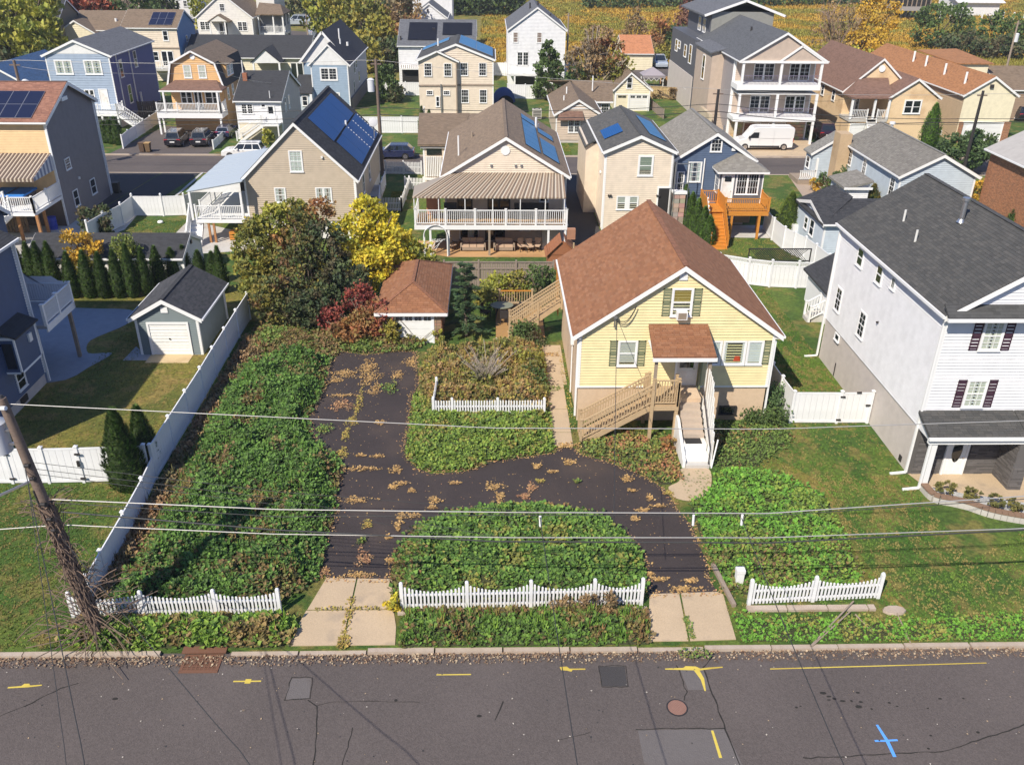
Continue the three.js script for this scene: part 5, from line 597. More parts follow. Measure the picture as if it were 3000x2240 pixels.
{ // dark roofed bungalow beside the white fence
  const t = thing('dark_roof_bungalow', 'pale blue bungalow with dark roof behind the white house', 'house', 29,-67);
  const h = house(t, {x0: 25.5, x1: 33, z0: -70.2, z1: -63.9, axis: 'x', E: 3.0, R: 3.9, ov: 0.3, wall: Wl.pale, roof: R_.dark, tabs: darkTabs, sid: 'LF', exp: 0.15 }); roof(t, [V(25.2,2.98,-70.4), V(25.2,2.98,-63.6), V(28.6,4.1,-67.2), V(28.4,4.05,-71)], R_.dark, darkTabs); win(t, h.L, -68.2,-67.4,1.3,2.3, {}); win(t, h.L, -66.9,-65.9,1.2,2.5, {units: 1 }); W(t, 'air_unit', bx(25.05,25.5,0.4,1.1,-70.1,-69.4), M.white);
}
{ // pale blue house
  const t = H.pale = thing('pale_blue_house', 'pale blue clapboard house with long grey roof right of the orange deck yard', 'house', 38,-80);
  const h = house(t, {x0: 34.95, x1: 41.4, z0: -86.2, z1: -73.2, axis: 'z', E: 4.25, R: 6.1, ov: 0.3, oe: 0.3, wall: Wl.pale, roof: R_.stone, tabs: stoneTabs.map(c => sc3(c, 0.85)), sid: 'FL', exp: 0.16, cap: 1 });
  for (const z of [-83.9,-80.3]) win(t, h.L, z - 0.9, z, 2.4,3.9, {cols: 2, rows: 2 }); win(t, h.L, -74.9,-73.9,2.2,3.8, {units: 1, cols: 2, rows: 2 }); W(t, 'vent_cap', [cyl(onS(h.s1,1.2,3.3,0), onS(h.s1,1.2,3.3,0).add(V(0,0.35,0)),0.14), cyl(onS(h.s1,1.2,3.3,0).add(V(0,0.35,0)), onS(h.s1,1.2,3.3,0).add(V(0,0.55,0)),0.28)], M.white);
  W(t, 'vestibule', quads([V(31.3,0,-78.8), V(31.3,0,-75.2), V(33.3,0,-75.2), V(33.3,0,-78.8), V(31.3,2.75,-78.8), V(31.3,2.75,-75.2), V(33.3,3.2,-75.2), V(33.3,3.2,-78.8)],[[0,1,5,4],[1,2,6,5],[2,3,7,6],[3,0,4,7]]), Wl.pale); side(t, F('z', -75.2,1),[[31.3,0],[33.3,0],[33.3,3.1],[31.3,2.7]],0.16, Wl.white); side(t, F('x', 31.3,-1),[[-78.8,0],[-75.2,0],[-75.2,2.7],[-78.8,2.7]],0.16, Wl.pale); roof(t, [V(31,2.7,-79), V(31,2.7,-74.9), V(33.5,3.3,-74.9), V(33.5,3.3,-79)], R_.stone, stoneTabs); W(t, 'fascia', [bx(30.97,33.5,2.55,2.75,-74.93,-74.87)], M.trim); door(t, F('x', 31.3,-1),-77.3,-76.4,0.2,2.3, { mat: M.glass });
  W(t, 'chimney', bx(33.7,34.85,0,5.3,-86.2,-84.6), std(C(0.5,0.36,0.22), {map: T.stain }));
  W(t, 'street_wing', quads([V(32.6,0,-90), V(32.6,0,-88), V(35.2,0,-88), V(35.2,0,-90), V(32.6,2.75,-90), V(32.6,2.75,-88), V(35.2,4.4,-88), V(35.2,4.4,-90)],[[0,1,5,4],[1,2,6,5]]), Wl.pale); side(t, F('z', -88,1),[[32.6,0],[35.2,0],[35.2,4.35],[32.6,2.7]],0.16, Wl.pale); roof(t, [V(32.3,2.65,-90.2), V(32.3,2.65,-87.8), V(35.3,4.55,-87.8), V(35.3,4.55,-90.2)], R_.stone); W(t, 'rake_board', bar(V(32.3,2.58,-87.78), V(35.3,4.48,-87.78),0.04,0.22), M.trim); W(t, 'porch_rail', [bx(30.9,32.5,0.5,0.6,-86.3,-86.2), bx(30.9,32.5,1.3,1.4,-86.3,-86.2), ...Array.from({ length: 8 }, (_, i) => bx(30.95 + i * 0.2,31.03 + i * 0.2,0.5,1.4,-86.3,-86.2))], M.trim); W(t, 'porch_floor', bx(30.8,32.6,0,0.45,-89,-86.2), M.greyWood); W(t, 'porch_post', bx(32.4,32.6,0,2.6,-86.4,-86.2), M.trim); win(t, F('x', 32.6,-1),-89.6,-88.6,1,2.2);
}
{ const t = thing('brick_house', 'red brick house with pale grey roof at the right edge', 'house', 47,-67);
  house(t, {x0: 42.2, x1: 52, z0: -73.2, z1: -58, axis: 'z', E: 6.5, R: 9.2, ov: 0.4, oe: 0.4, wall: M.brick, roof: std(C(0.42,0.4,0.38), {map: T.grain, roughness: 0.95 }), sid: '', noCorner: 1 });
}
{ const t = thing('red_hut', 'reddish board playhouse with steep roof behind the yellow house', 'hut', 5.3,-62.6); W(t, 'wall', bx(4.3,6.6,0,1.4,-63.6,-61.8), M.redWood); for (let i = 0; i < 7; i++) { const k = i / 7; W(t, 'roof_board', slab([V(4.1 + k * 1.15,1.1 + k * 1.15,-61.6), V(4.28 + k * 1.15,1.28 + k * 1.15,-61.6), V(4.28 + k * 1.15,1.28 + k * 1.15,-63.8), V(4.1 + k * 1.15,1.1 + k * 1.15,-63.8)],0.05), M.redWood); W(t, 'roof_board', slab([V(6.5 - k * 1.15 + 0.2,1.1 + k * 1.15,-61.6), V(6.32 - k * 1.15 + 0.2,1.28 + k * 1.15,-61.6), V(6.32 - k * 1.15 + 0.2,1.28 + k * 1.15,-63.8), V(6.5 - k * 1.15 + 0.2,1.1 + k * 1.15,-63.8)],0.05), M.redWood); } W(t, 'gable', quads([V(4.3,1.2,-61.75), V(6.6,1.2,-61.75), V(5.4,2.3,-61.75)],[[0,1,2]]), M.redWood); for (let i = 0; i < 5; i++) W(t, 'chimney_brick', bx(5.75,6.35,2.1 + i * 0.16,2.25 + i * 0.16,-63,-62.6), std(C(0.4,0.2,0.12), {map: T.grain })); W(t, 'post', bx(6.1,6.2,0.8,2.2,-61.6,-61.5), M.wood); }
// ---------- houses across the back street and beyond ----------
{ const t = thing('grey_blue_house', 'grey blue house with white gable and navy shaded side at the upper left', 'house', -49.4,-119);
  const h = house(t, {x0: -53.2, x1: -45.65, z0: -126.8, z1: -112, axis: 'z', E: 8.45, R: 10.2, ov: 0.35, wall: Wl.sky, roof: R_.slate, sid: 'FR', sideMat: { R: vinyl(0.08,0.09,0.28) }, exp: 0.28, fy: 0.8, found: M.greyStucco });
  W(t, 'gable_panel', quads([V(-52.4,8.6,-111.95), V(-46.4,8.6,-111.95), V(-49.4,9.95,-111.95)],[[0,1,2]]), M.white);
  for (const x of [-52.27,-48.79]) win(t, h.F, x, x + 2.1,6.25,7.92, {units: 2, c: 0.14, near: 1, curtain: M.curtain, part: 0.42 }); door(t, h.F, -47.6,-46.7,2.2,4.5, {}); win(t, h.F, -49.4,-48.2,3.2,4.5, {units: 2 });
  for (const [z, y0, y1] of [[-114.4,5.5,7.6],[-119.5,6,8],[-115.8,2.2,4.4]]) win(t, h.R, z - 1.1, z, y0, y1); for (const z of [-113.8,-118.2]) W(t, 'downspout', bx(-45.62,-45.5,0.8,8.2, z - 0.06, z + 0.06), M.trim); W(t, 'side_pipe', bx(-45.6,-45.4,0.5,3,-119.6,-119.4), M.trim);
  W(t, 'deck_floor', bx(-49.6,-45,1.75,2,-112,-109.9), M.trim); railing(t, [[-49.5,2,-109.95],[-47.3,2,-109.95],[-45.1,2,-109.95]], {h: 1.1, gap: 0.2 }); railing(t, [[-45.05,2,-109.95],[-45.05,2,-111.9]], {h: 1.1, gap: 0.2 }); stairs(t, -45,2,-110.5,1,0,7,0.27,0.35,1, M.trim, M.trim); for (const z of [-110,-111]) railing(t, [[-45,2, z],[-42.6,0.2, z]], {h: 1, gap: 0.25 }); for (const x of [-49,-47,-45.1]) W(t, 'deck_post', bx(x - 0.1, x + 0.1,0,1.8,-110.05,-109.9), M.trim); win(t, h.F, -49.3,-47,0.85,1.7, {units: 3, fixed: 1 }); }
{ const t = thing('gambrel_house', 'orange gambrel roofed house with white porch above the carport', 'house', -35.2,-115);
  const z1 = -110.4, z0 = -121, pr = [[-38.4,5.3],[-37.75,7.85],[-35.25,9.15],[-32.75,7.85],[-32.1,5.3],[-32.1,0],[-38.4,0]];
  W(t, 'wall', quads([...pr.map(p => V(p[0], p[1], z1)), ...pr.map(p => V(p[0], p[1], z0))],[[6,5,4,3,2,1,0],[7,8,9,10,11,12,13],[5,12,11,4],[6,0,7,13]]), Wl.orange); const f = F('z', z1,1); side(t, f, pr, 0.22, Wl.orange); side(t, F('x', -32.1,1),[[z0,0],[z1,0],[z1,5.3],[z0,5.3]],0.22, std(C(0.42,0.27,0.13), {map: T.grain }));
  const rp = [[-38.6,5.2],[-37.85,7.95],[-35.25,9.3],[-32.65,7.95],[-31.9,5.2]]; for (let i = 0; i < 4; i++) { const a = rp[i], b = rp[i + 1]; W(t, 'roof', slab([V(a[0], a[1], z1 + 0.35), V(b[0], b[1], z1 + 0.35), V(b[0], b[1], z0 - 0.3), V(a[0], a[1], z0 - 0.3)],0.14), i === 3 ? R_.dark : R_.clay); W(t, 'rake_board', bar(V(a[0], a[1] - 0.1, z1 + 0.37), V(b[0], b[1] - 0.1, z1 + 0.37),0.06,0.2), M.trim); }
  W(t, 'round_vent', new THREE.CylinderGeometry(0.3,0.3,0.1,18).rotateX(1.5708).translate(-35.2,8.55, z1 + 0.03), M.trim); win(t, f, -36.5,-35.55,6.15,7.65, {cols: 2, rows: 2, near: 1, curtain: M.lace }); win(t, f, -34.75,-33.8,6.15,7.65, {cols: 2, rows: 2, near: 1, curtain: M.lace });
  W(t, 'dormer', quads([V(-33.2,5.9,-112.2), V(-31.95,5.9,-112.2), V(-31.95,7.5,-112.2), V(-33.2,7.8,-112.2), V(-33.2,5.9,-115.3), V(-31.95,5.9,-115.3), V(-31.95,7.5,-115.3), V(-33.2,7.8,-115.3)],[[0,1,2,3],[1,5,6,2],[5,4,7,6]]), Wl.orange); W(t, 'dormer_roof', slab([V(-31.7,7.5,-111.9), V(-31.7,7.5,-115.6), V(-34.6,8.9,-115.6), V(-34.6,8.9,-111.9)],0.12), R_.clay); win(t, F('x', -31.95,1),-113.6,-112.5,6.1,7.3); win(t, F('x', -31.95,1),-115,-113.9,6.1,7.3);
  const po = [[V(-38.9,5.15,-107.9), V(-31.6,5.15,-107.9), V(-32.8,5.95, z1), V(-37.6,5.95, z1)],[V(-38.9,5.15,-107.9), V(-37.6,5.95, z1), V(-38.9,5.15, z1)],[V(-31.6,5.15,-107.9), V(-31.6,5.15, z1), V(-32.8,5.95, z1)]]; for (const p of po) W(t, 'porch_roof', slab(p, 0.12), R_.rose); W(t, 'fascia', bx(-38.95,-31.55,4.95,5.12,-107.95,-107.88), M.trim);
  W(t, 'porch_floor', bx(-39.6,-31.9,1.95,2.55,-110.4,-107.9), M.trim); railing(t, [-39.5,-37.1,-34.6,-32].map(x => [x, 2.55,-107.95]), {h: 1.1, gap: 0.17 }); railing(t, [[-32,2.55,-107.95],[-32,2.55,-110.3]], {h: 1.1, gap: 0.2 }); for (const x of [-38.5,-32.2]) W(t, 'porch_post', bx(x - 0.1, x + 0.1,2.5,5,-108.1,-107.9), M.trim); for (const [x, z] of [[-39.5,-108.1],[-39.4,-109.2],[-32.2,-108.1]]) W(t, 'carport_post', bx(x - 0.1, x + 0.1,0,2, z - 0.1, z + 0.1), M.trim);
  frenchDoor(t, f, -35.7,-34.7,2.6,4.7); win(t, f, -37.3,-35.9,3.2,4.6, {units: 2 }); win(t, f, -34.4,-32.6,3.2,4.6, {units: 2 }); W(t, 'carport_wall', [bx(-38.4,-32.1,0,1.95,-112.1,-112)], Wl.sky); for (const x of [-38,-37.2]) W(t, 'carport_window', bx(x, x + 0.5,0.3,1.8,-112,-111.9), M.white); win(t, F('x', -32.1,1),-112.6,-111.8,3.4,4.8); win(t, F('x', -32.1,1),-114.8,-114,3.6,4.9); }
{ const t = thing('white_bungalow', 'white raised bungalow with dark roof, brick chimney and outside stair', 'house', -26.9,-110);
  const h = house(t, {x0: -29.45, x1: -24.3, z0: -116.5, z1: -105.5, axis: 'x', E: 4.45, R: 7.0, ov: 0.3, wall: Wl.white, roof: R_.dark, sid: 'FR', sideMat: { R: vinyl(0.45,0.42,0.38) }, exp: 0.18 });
  win(t, h.F, -28.9,-27.5,2.95,4.1, {units: 2, cols: 2, rows: 2 }); door(t, h.F, -25.9,-25.1,2.1,3.9, { mat: M.trim, glass: 1 }); win(t, h.F, -26.6,-26,3.7,4.1, {fixed: 1 }); W(t, 'band', bx(-29.45,-24.3,1.95,2.05,-105.5,-105.42), M.trim); W(t, 'base', bx(-29.4,-24.35,0,1.94,-105.5,-105.46), std(C(0.7,0.6,0.42))); for (const z of [-107.5,-109.5]) win(t, h.R, z - 0.8, z, 2.8,4.4);
  for (let i = 0; i < 9; i++) W(t, 'chimney_course', bx(-29.2,-28.7,5 + i * 0.22,5.2 + i * 0.22,-109.4,-108.9), std(C(0.38,0.15,0.08), {map: T.grain })); W(t, 'flue', cyl(V(-29.1,7,-109), V(-29.1,8.4,-109),0.06), M.trim); pipe(t, h.s1,4.2,0.6,0.8,0.05, M.white);
  W(t, 'landing', bx(-26.4,-24.4,1.85,2.05,-105.4,-103.9), M.trim); railing(t, [[-26.3,2.05,-103.95],[-24.5,2.05,-103.95]], {h: 0.9, gap: 0.17 }); stairs(t, -26.4,2.05,-104.5,-1,0,8,0.25,0.36,1, M.trim, M.trim); for (const z of [-103.95,-105]) railing(t, [[-26.4,2.05, z],[-29.4,0.2, z]], {h: 0.95, gap: 0.18 }); for (const x of [-26.3,-24.5]) W(t, 'landing_post', bx(x - 0.07, x + 0.07,0,1.9,-104.02,-103.88), M.trim); }
{ const t = thing('dark_roof_ranch', 'long low cream ranch house with dark roof and small gabled porch', 'house', -36,-152);
  const h = house(t, {x0: -48, x1: -28.8, z0: -158, z1: -147, axis: 'x', E: 3.75, R: 6.5, ov: 0.4, wall: Wl.butter, roof: R_.dark, sid: 'F', exp: 0.25 }); const m = -34.7; for (const s of [-1,1]) W(t, 'porch_roof', slab([V(m + s * 2.4,3.4,-143.8), V(m + s * 2.4,3.4,-148), V(m, 5.4,-149.5), V(m, 5.4,-143.8)],0.12), R_.dark); W(t, 'porch_gable', quads([V(m - 2.3,3.3,-144), V(m + 2.3,3.3,-144), V(m, 5.25,-144)],[[0,1,2]]), M.white); for (const x of [m - 2, m + 2]) W(t, 'porch_post', bx(x - 0.13, x + 0.13,0,3.3,-144.3,-144), M.trim); for (let i = 0; i < 6; i++) W(t, 'porch_wall_board', bx(m - 1.9 + i * 0.62, m - 1.35 + i * 0.62,0,1.9,-144.3,-144.2), M.redWood); frenchDoor(t, h.F, -31.6,-29.6,0.5,3); }
{ const t = thing('tall_pale_house', 'tall narrow pale blue house with steep navy roof and white gables', 'house', -21.5,-132);
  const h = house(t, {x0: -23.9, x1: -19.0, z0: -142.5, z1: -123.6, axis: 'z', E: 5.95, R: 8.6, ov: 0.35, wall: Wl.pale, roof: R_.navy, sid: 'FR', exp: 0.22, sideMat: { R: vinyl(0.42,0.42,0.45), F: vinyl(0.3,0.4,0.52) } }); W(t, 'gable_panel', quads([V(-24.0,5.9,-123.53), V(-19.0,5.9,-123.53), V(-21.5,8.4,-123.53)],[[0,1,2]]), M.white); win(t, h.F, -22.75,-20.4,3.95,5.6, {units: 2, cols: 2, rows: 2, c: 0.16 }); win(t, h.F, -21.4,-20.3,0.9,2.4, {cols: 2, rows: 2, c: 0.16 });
  W(t, 'rear_gable', quads([V(-25.8,5.9,-126.3), V(-19.2,5.9,-126.3), V(-22.5,9.7,-126.3)],[[0,1,2]]), M.white); W(t, 'rear_wall', bx(-25.4,-23.9,0,6,-141,-126.35), vinyl(0.3,0.4,0.52)); W(t, 'roof', slab([V(-25.9,5.9,-126), V(-25.9,5.9,-141), V(-22.5,9.85,-141), V(-22.5,9.85,-126)],0.15), R_.navy); W(t, 'roof', slab([V(-18.75,6.0,-126), V(-18.75,6.0,-143), V(-22.5,9.85,-143), V(-22.5,9.85,-126)],0.15), R_.navy); for (const s of [-1,1]) W(t, 'rake_board', bar(V(-22.5 + s * 3.4,5.8,-125.95), V(-22.5,9.75,-125.95),0.06,0.28), M.trim);
  W(t, 'porch', [bx(-26,-23.9,0,2.4,-125.5,-122.6)], Wl.pale); W(t, 'porch_roof', slab([V(-26.2,2.5,-122.3), V(-23.8,2.5,-122.3), V(-23.8,4.3,-126.2), V(-26.2,4.3,-126.2)],0.15), R_.dark); for (const x of [-26,-24]) W(t, 'porch_post', bx(x - 0.15, x + 0.15,0,2.4,-122.6,-122.3), M.trim); win(t, F('z', -122.6,1),-25.3,-24.5,0.8,2.1); for (const [z, y0, y1] of [[-129,4,5.6],[-131,4.4,5.6],[-127.5,1.3,3.2],[-133,2.3,3.8]]) win(t, h.R, z - 1.1, z, y0, y1); W(t, 'roof_pipe', [cyl(V(-21,8.3,-131), V(-21,9.7,-131),0.1), cyl(V(-20.6,7.9,-129), V(-20.6,8.6,-129),0.1), cyl(V(-20,7.4,-131.5), V(-20,7.9,-131.5),0.16)], M.trim); W(t, 'side_fence', bx(-18.9,-18.7,0,1.6,-141,-124), std(C(0.2,0.17,0.16))); }
{ const t = thing('cream_solar_house', 'cream two storey house with light blue solar panels on both roof slopes', 'house', -4.2,-122);
  const h = house(t, {x0: -8.95, x1: 0.45, z0: -127, z1: -117, axis: 'z', E: 7.65, R: 9.5, ov: 0.25, wall: Wl.cream, roof: R_.grey, sid: 'FR', exp: 0.26 }); W(t, 'bay', quads([V(-9.0,4.6,-116.4), V(-4.25,4.6,-116.4), V(-4.25,7.5,-116.4), V(-6.6,8.45,-116.4), V(-9.0,7.4,-116.4), V(-4.25,4.6,-117), V(-4.25,7.5,-117)],[[0,1,2,3,4],[1,5,6,2]]), Wl.cream); W(t, 'bay', bx(-9,-4.25,0,4.4,-117,-116.4), Wl.cream); for (const s of [-1,1]) { W(t, 'bay_roof', slab([V(-6.6 + s * 2.75,7.45,-116.15), V(-6.6 + s * 2.75,7.45,-118), V(-6.6,8.7,-118), V(-6.6,8.7,-116.15)],0.12), R_.grey); W(t, 'rake_board', bar(V(-6.6 + s * 2.75,7.38,-116.12), V(-6.6,8.62,-116.12),0.05,0.2), M.trim); }
  W(t, 'belt_course', [bx(-9.05,-4.2,4.4,4.6,-116.35,-116.3), bx(-4.2,0.5,4.4,4.6,-117,-116.9)], M.greyWood); const f1 = F('z', -116.4,1); for (const x of [-8.3,-5.8]) win(t, f1, x, x + 1,5.65,7.2, {cols: 3, rows: 2, c: 0.06 }); for (const x of [-3.75,-1.4]) { win(t, h.F, x, x + 1,5.65,7.2, {cols: 3, rows: 2, c: 0.06 }); win(t, h.F, x + 0.05, x + 1.05,2.3,3.95, {cols: 3, rows: 2, c: 0.06 }); } for (const x of [-8.1,-5.95]) win(t, f1, x, x + 0.85,3.35,3.9, {cols: 3, rows: 2, fixed: 1, c: 0.06 }); win(t, f1,-6.95,-6.4,1.9,3.2, {}); win(t, f1,-7.6,-3.9,0.1,1.1, {units: 3, fixed: 1 });
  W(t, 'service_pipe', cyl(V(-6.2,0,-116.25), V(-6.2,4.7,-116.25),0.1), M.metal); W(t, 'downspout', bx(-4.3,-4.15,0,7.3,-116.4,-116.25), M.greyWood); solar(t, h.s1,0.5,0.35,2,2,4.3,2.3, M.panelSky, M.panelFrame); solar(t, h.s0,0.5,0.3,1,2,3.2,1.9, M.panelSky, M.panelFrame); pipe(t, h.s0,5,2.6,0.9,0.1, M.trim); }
{ const t = thing('black_solar_house', 'low white house with black solar panel groups on a grey roof behind the cream house', 'house', -8.3,-151);
  const h = house(t, {x0: -14.3, x1: -2.3, z0: -160.5, z1: -146.2, axis: 'x', E: 5.75, R: 8.95, ov: 0.35, wall: Wl.white, roof: R_.slate, sid: 'F', exp: 0.26, oe: 0.2 }); solar(t, h.s1,1.6,1.6,1,2,4.5,2.7, M.panelBlack); solar(t, h.s1,7,3.2,1,1,4.7,3.8, M.panelBlack); win(t, h.F, -10.8,-10,4.4,5.4, {cols: 2, rows: 2 }); W(t, 'carport_opening', bx(-13.9,-9,0,2.25,-146.2,-146.1), M.dark); W(t, 'balcony', bx(-14,-9,2.3,2.5,-146.2,-145.2), M.trim); for (let i = 0; i < 16; i++) W(t, 'baluster', bx(-13.9 + i * 0.3,-13.8 + i * 0.3,2.5,3,-145.3,-145.2), M.greyWood); W(t, 'roof_vent', [bx(-9.2,-8.7,7.7,7.95,-150.6,-150.2), cyl(V(-14,6.4,-147.5), V(-14,7,-147.5),0.12)], M.iron); }
{ const t = thing('white_gable_house', 'white gabled house peeking over the black solar roof near the top edge', 'house', -11,-185); house(t, {x0: -14.5, x1: -8.2, z0: -188, z1: -178, axis: 'z', E: 7, R: 9.5, ov: 0.3, wall: Wl.white, roof: R_.slate, sid: 'F', exp: 0.3, noCorner: 1 }); W(t, 'upper_storey', bx(-15.2,-7.4,0,10.2,-196,-188), Wl.white); W(t, 'flat_roof', slab([V(-15.4,10.2,-187.5), V(-7.2,10.2,-187.5), V(-7.2,11.6,-196.2), V(-15.4,11.6,-196.2)],0.25), R_.slate); W(t, 'small_window', bx(-11.7,-11.45,7.8,8.5,-178.02,-177.9), M.greyWood); }
{ const t = thing('tall_white_house', 'tall plain white house with dark gable roof and balcony before the golden marsh', 'house', 7.3,-153);
  const h = house(t, {x0: 2.95, x1: 11.75, z0: -162, z1: -145, axis: 'z', E: 8.3, R: 11.6, ov: 0.25, wall: Wl.white, roof: R_.slate, sid: 'FL', exp: 0.2 }); for (const x of [3.6,7.3]) win(t, h.F, x, x + 0.85,6.45,7.95, {cols: 3, rows: 2, pane: std(C(0.16,0.1,0.07)) }); frenchDoor(t, h.F, 4.3,6.1,3.0,5.1, { rows: 4, cols: 2 }); W(t, 'balcony', bx(3.1,7.4,1.75,2.05,-145,-143.2), M.trim); railing(t, [[3.2,2.05,-143.3],[5.2,2.05,-143.3],[7.3,2.05,-143.3]], {h: 1.3, gap: 0.24 }); W(t, 'garage_opening', bx(4,9,0,1.7,-145,-144.9), std(C(0.06,0.05,0.045))); for (const x of [3.2,3.9,7.2]) W(t, 'balcony_post', bx(x - 0.12, x + 0.12,0,1.8,-143.4,-143.2), M.trim); W(t, 'roof_vent', [cyl(V(6.4,10.9,-150), V(6.4,11.8,-150),0.12), cyl(V(7.7,11,-151), V(7.7,12,-151),0.12), cyl(V(9.6,9.6,-149), V(9.6,10.3,-149),0.12)], M.iron); }
{ const t = thing('brown_bungalow', 'beige bungalow with wide brown roof left of the white garage door', 'house', 11,-112);
  const h = house(t, {x0: 7.75, x1: 12.85, z0: -117, z1: -104.5, axis: 'z', E: 3.3, R: 5, ov: 0.3, wall: Wl.sand, roof: R_.clay, sid: 'F', exp: 0.2, fy: 0.35, found: M.greyStucco }); win(t, h.F, 9.15,10.6,1.2,2.7, {units: 2, cols: 3, rows: 2 }); W(t, 'canopy', slab([V(7.8,2.8,-103.8), V(10.95,2.8,-103.8), V(10.8,3.65,-104.45), V(8.2,3.65,-104.45)],0.1), R_.rose); for (let i = 0; i < 2; i++) W(t, 'gable_board', bx(8.9 + i * 0.4,11.8 - i * 0.4,3.9 + i * 0.3,4.0 + i * 0.3,-104.5,-104.42), M.trim);
  W(t, 'wing', bx(12.8,15.2,0,3.2,-119.5,-113.6), Wl.sand); W(t, 'wing_roof', slab([V(12,3.2,-113.2), V(15.5,3.2,-113.2), V(15.8,5.1,-117.5), V(10.5,5.1,-117.5)],0.14), R_.clay); W(t, 'wing_roof', slab([V(12,3.2,-121.6), V(15.5,3.2,-121.6), V(15.8,5.1,-117.5), V(7.4,5.1,-117.5)],0.14), R_.clay); W(t, 'fascia', bx(12,15.5,3.02,3.2,-113.2,-113.1), M.trim); for (const x of [12.7,14]) win(t, F('z', -113.6,1), x, x + 1.1,1.6,2.9, {cols: 3, rows: 3, fixed: 1 }); W(t, 'roof_pipe', [cyl(V(9.4,4.5,-111), V(9.4,5.3,-111),0.08), cyl(V(8.9,4,-108.5), V(8.9,4.7,-108.5),0.08), cyl(V(13,4.2,-115), V(13,6,-115),0.08)], M.trim); W(t, 'side_cabinet', bx(5.2,6.2,0,1.1,-108.6,-107.6), M.paleConcrete); }
{ const t = thing('gable_garage', 'cream garage with white panelled door and tall gable window', 'garage', 19.6,-128); const h = house(t, {x0: 17.2, x1: 22, z0: -132, z1: -124.4, axis: 'z', E: 2.85, R: 5.15, ov: 0.3, wall: Wl.butter, roof: R_.clay, sid: 'F', exp: 0.25, am: 19.25 }); win(t, h.F, 18.7,19.5,3.0,4.45, { pane: M.glass, c: 0.07 }); garageDoor(t, h.F, 19.25,21.75,0.1,2.15, {n: 4, lights: 3, row: 3, mat: M.white }); garageDoor(t, h.F, 17.4,19.0,0.1,2.15, {n: 4, lights: 1, row: 3, mat: Wl.butter }); }
{ const t = thing('orange_roof_shed', 'cream shed house with bright orange roof beside the car park', 'shed', 26.2,-167); house(t, {x0: 23.4, x1: 28.8, z0: -173, z1: -162.7, axis: 'x', E: 2.75, R: 5.3, ov: 0.3, wall: Wl.butter, roof: R_.orange, sid: 'F', exp: 0.3, oe: 0.15, noCorner: 1 }); }
{ const t = thing('garden_canopy', 'grey fabric canopy gazebo with zigzag trim behind the garage', 'gazebo', 25.8,-144); for (const [x, z] of [[24.3,-143.4],[27.3,-143.4],[24.3,-146.4],[27.3,-146.4]]) W(t, 'post', bx(x - 0.06, x + 0.06,0,1.9, z - 0.06, z + 0.06), M.trim); for (const p of [[V(24,1.9,-143.1), V(27.6,1.9,-143.1), V(25.8,3,-144.9)],[V(24,1.9,-143.1), V(25.8,3,-144.9), V(24,1.9,-146.7)],[V(27.6,1.9,-143.1), V(27.6,1.9,-146.7), V(25.8,3,-144.9)]]) W(t, 'roof_panel', slab(p, 0.05), std(C(0.3,0.27,0.3))); W(t, 'valance', bx(24,27.6,1.6,1.9,-143.15,-143.1), std(C(0.3,0.27,0.3))); for (let i = 0; i < 8; i++) W(t, 'trim_strip', bar(V(24.1 + i * 0.42, i % 2 ? 1.1 : 1.6,-143.08), V(24.52 + i * 0.42, i % 2 ? 1.6 : 1.1,-143.08),0.03,0.05), M.white); }
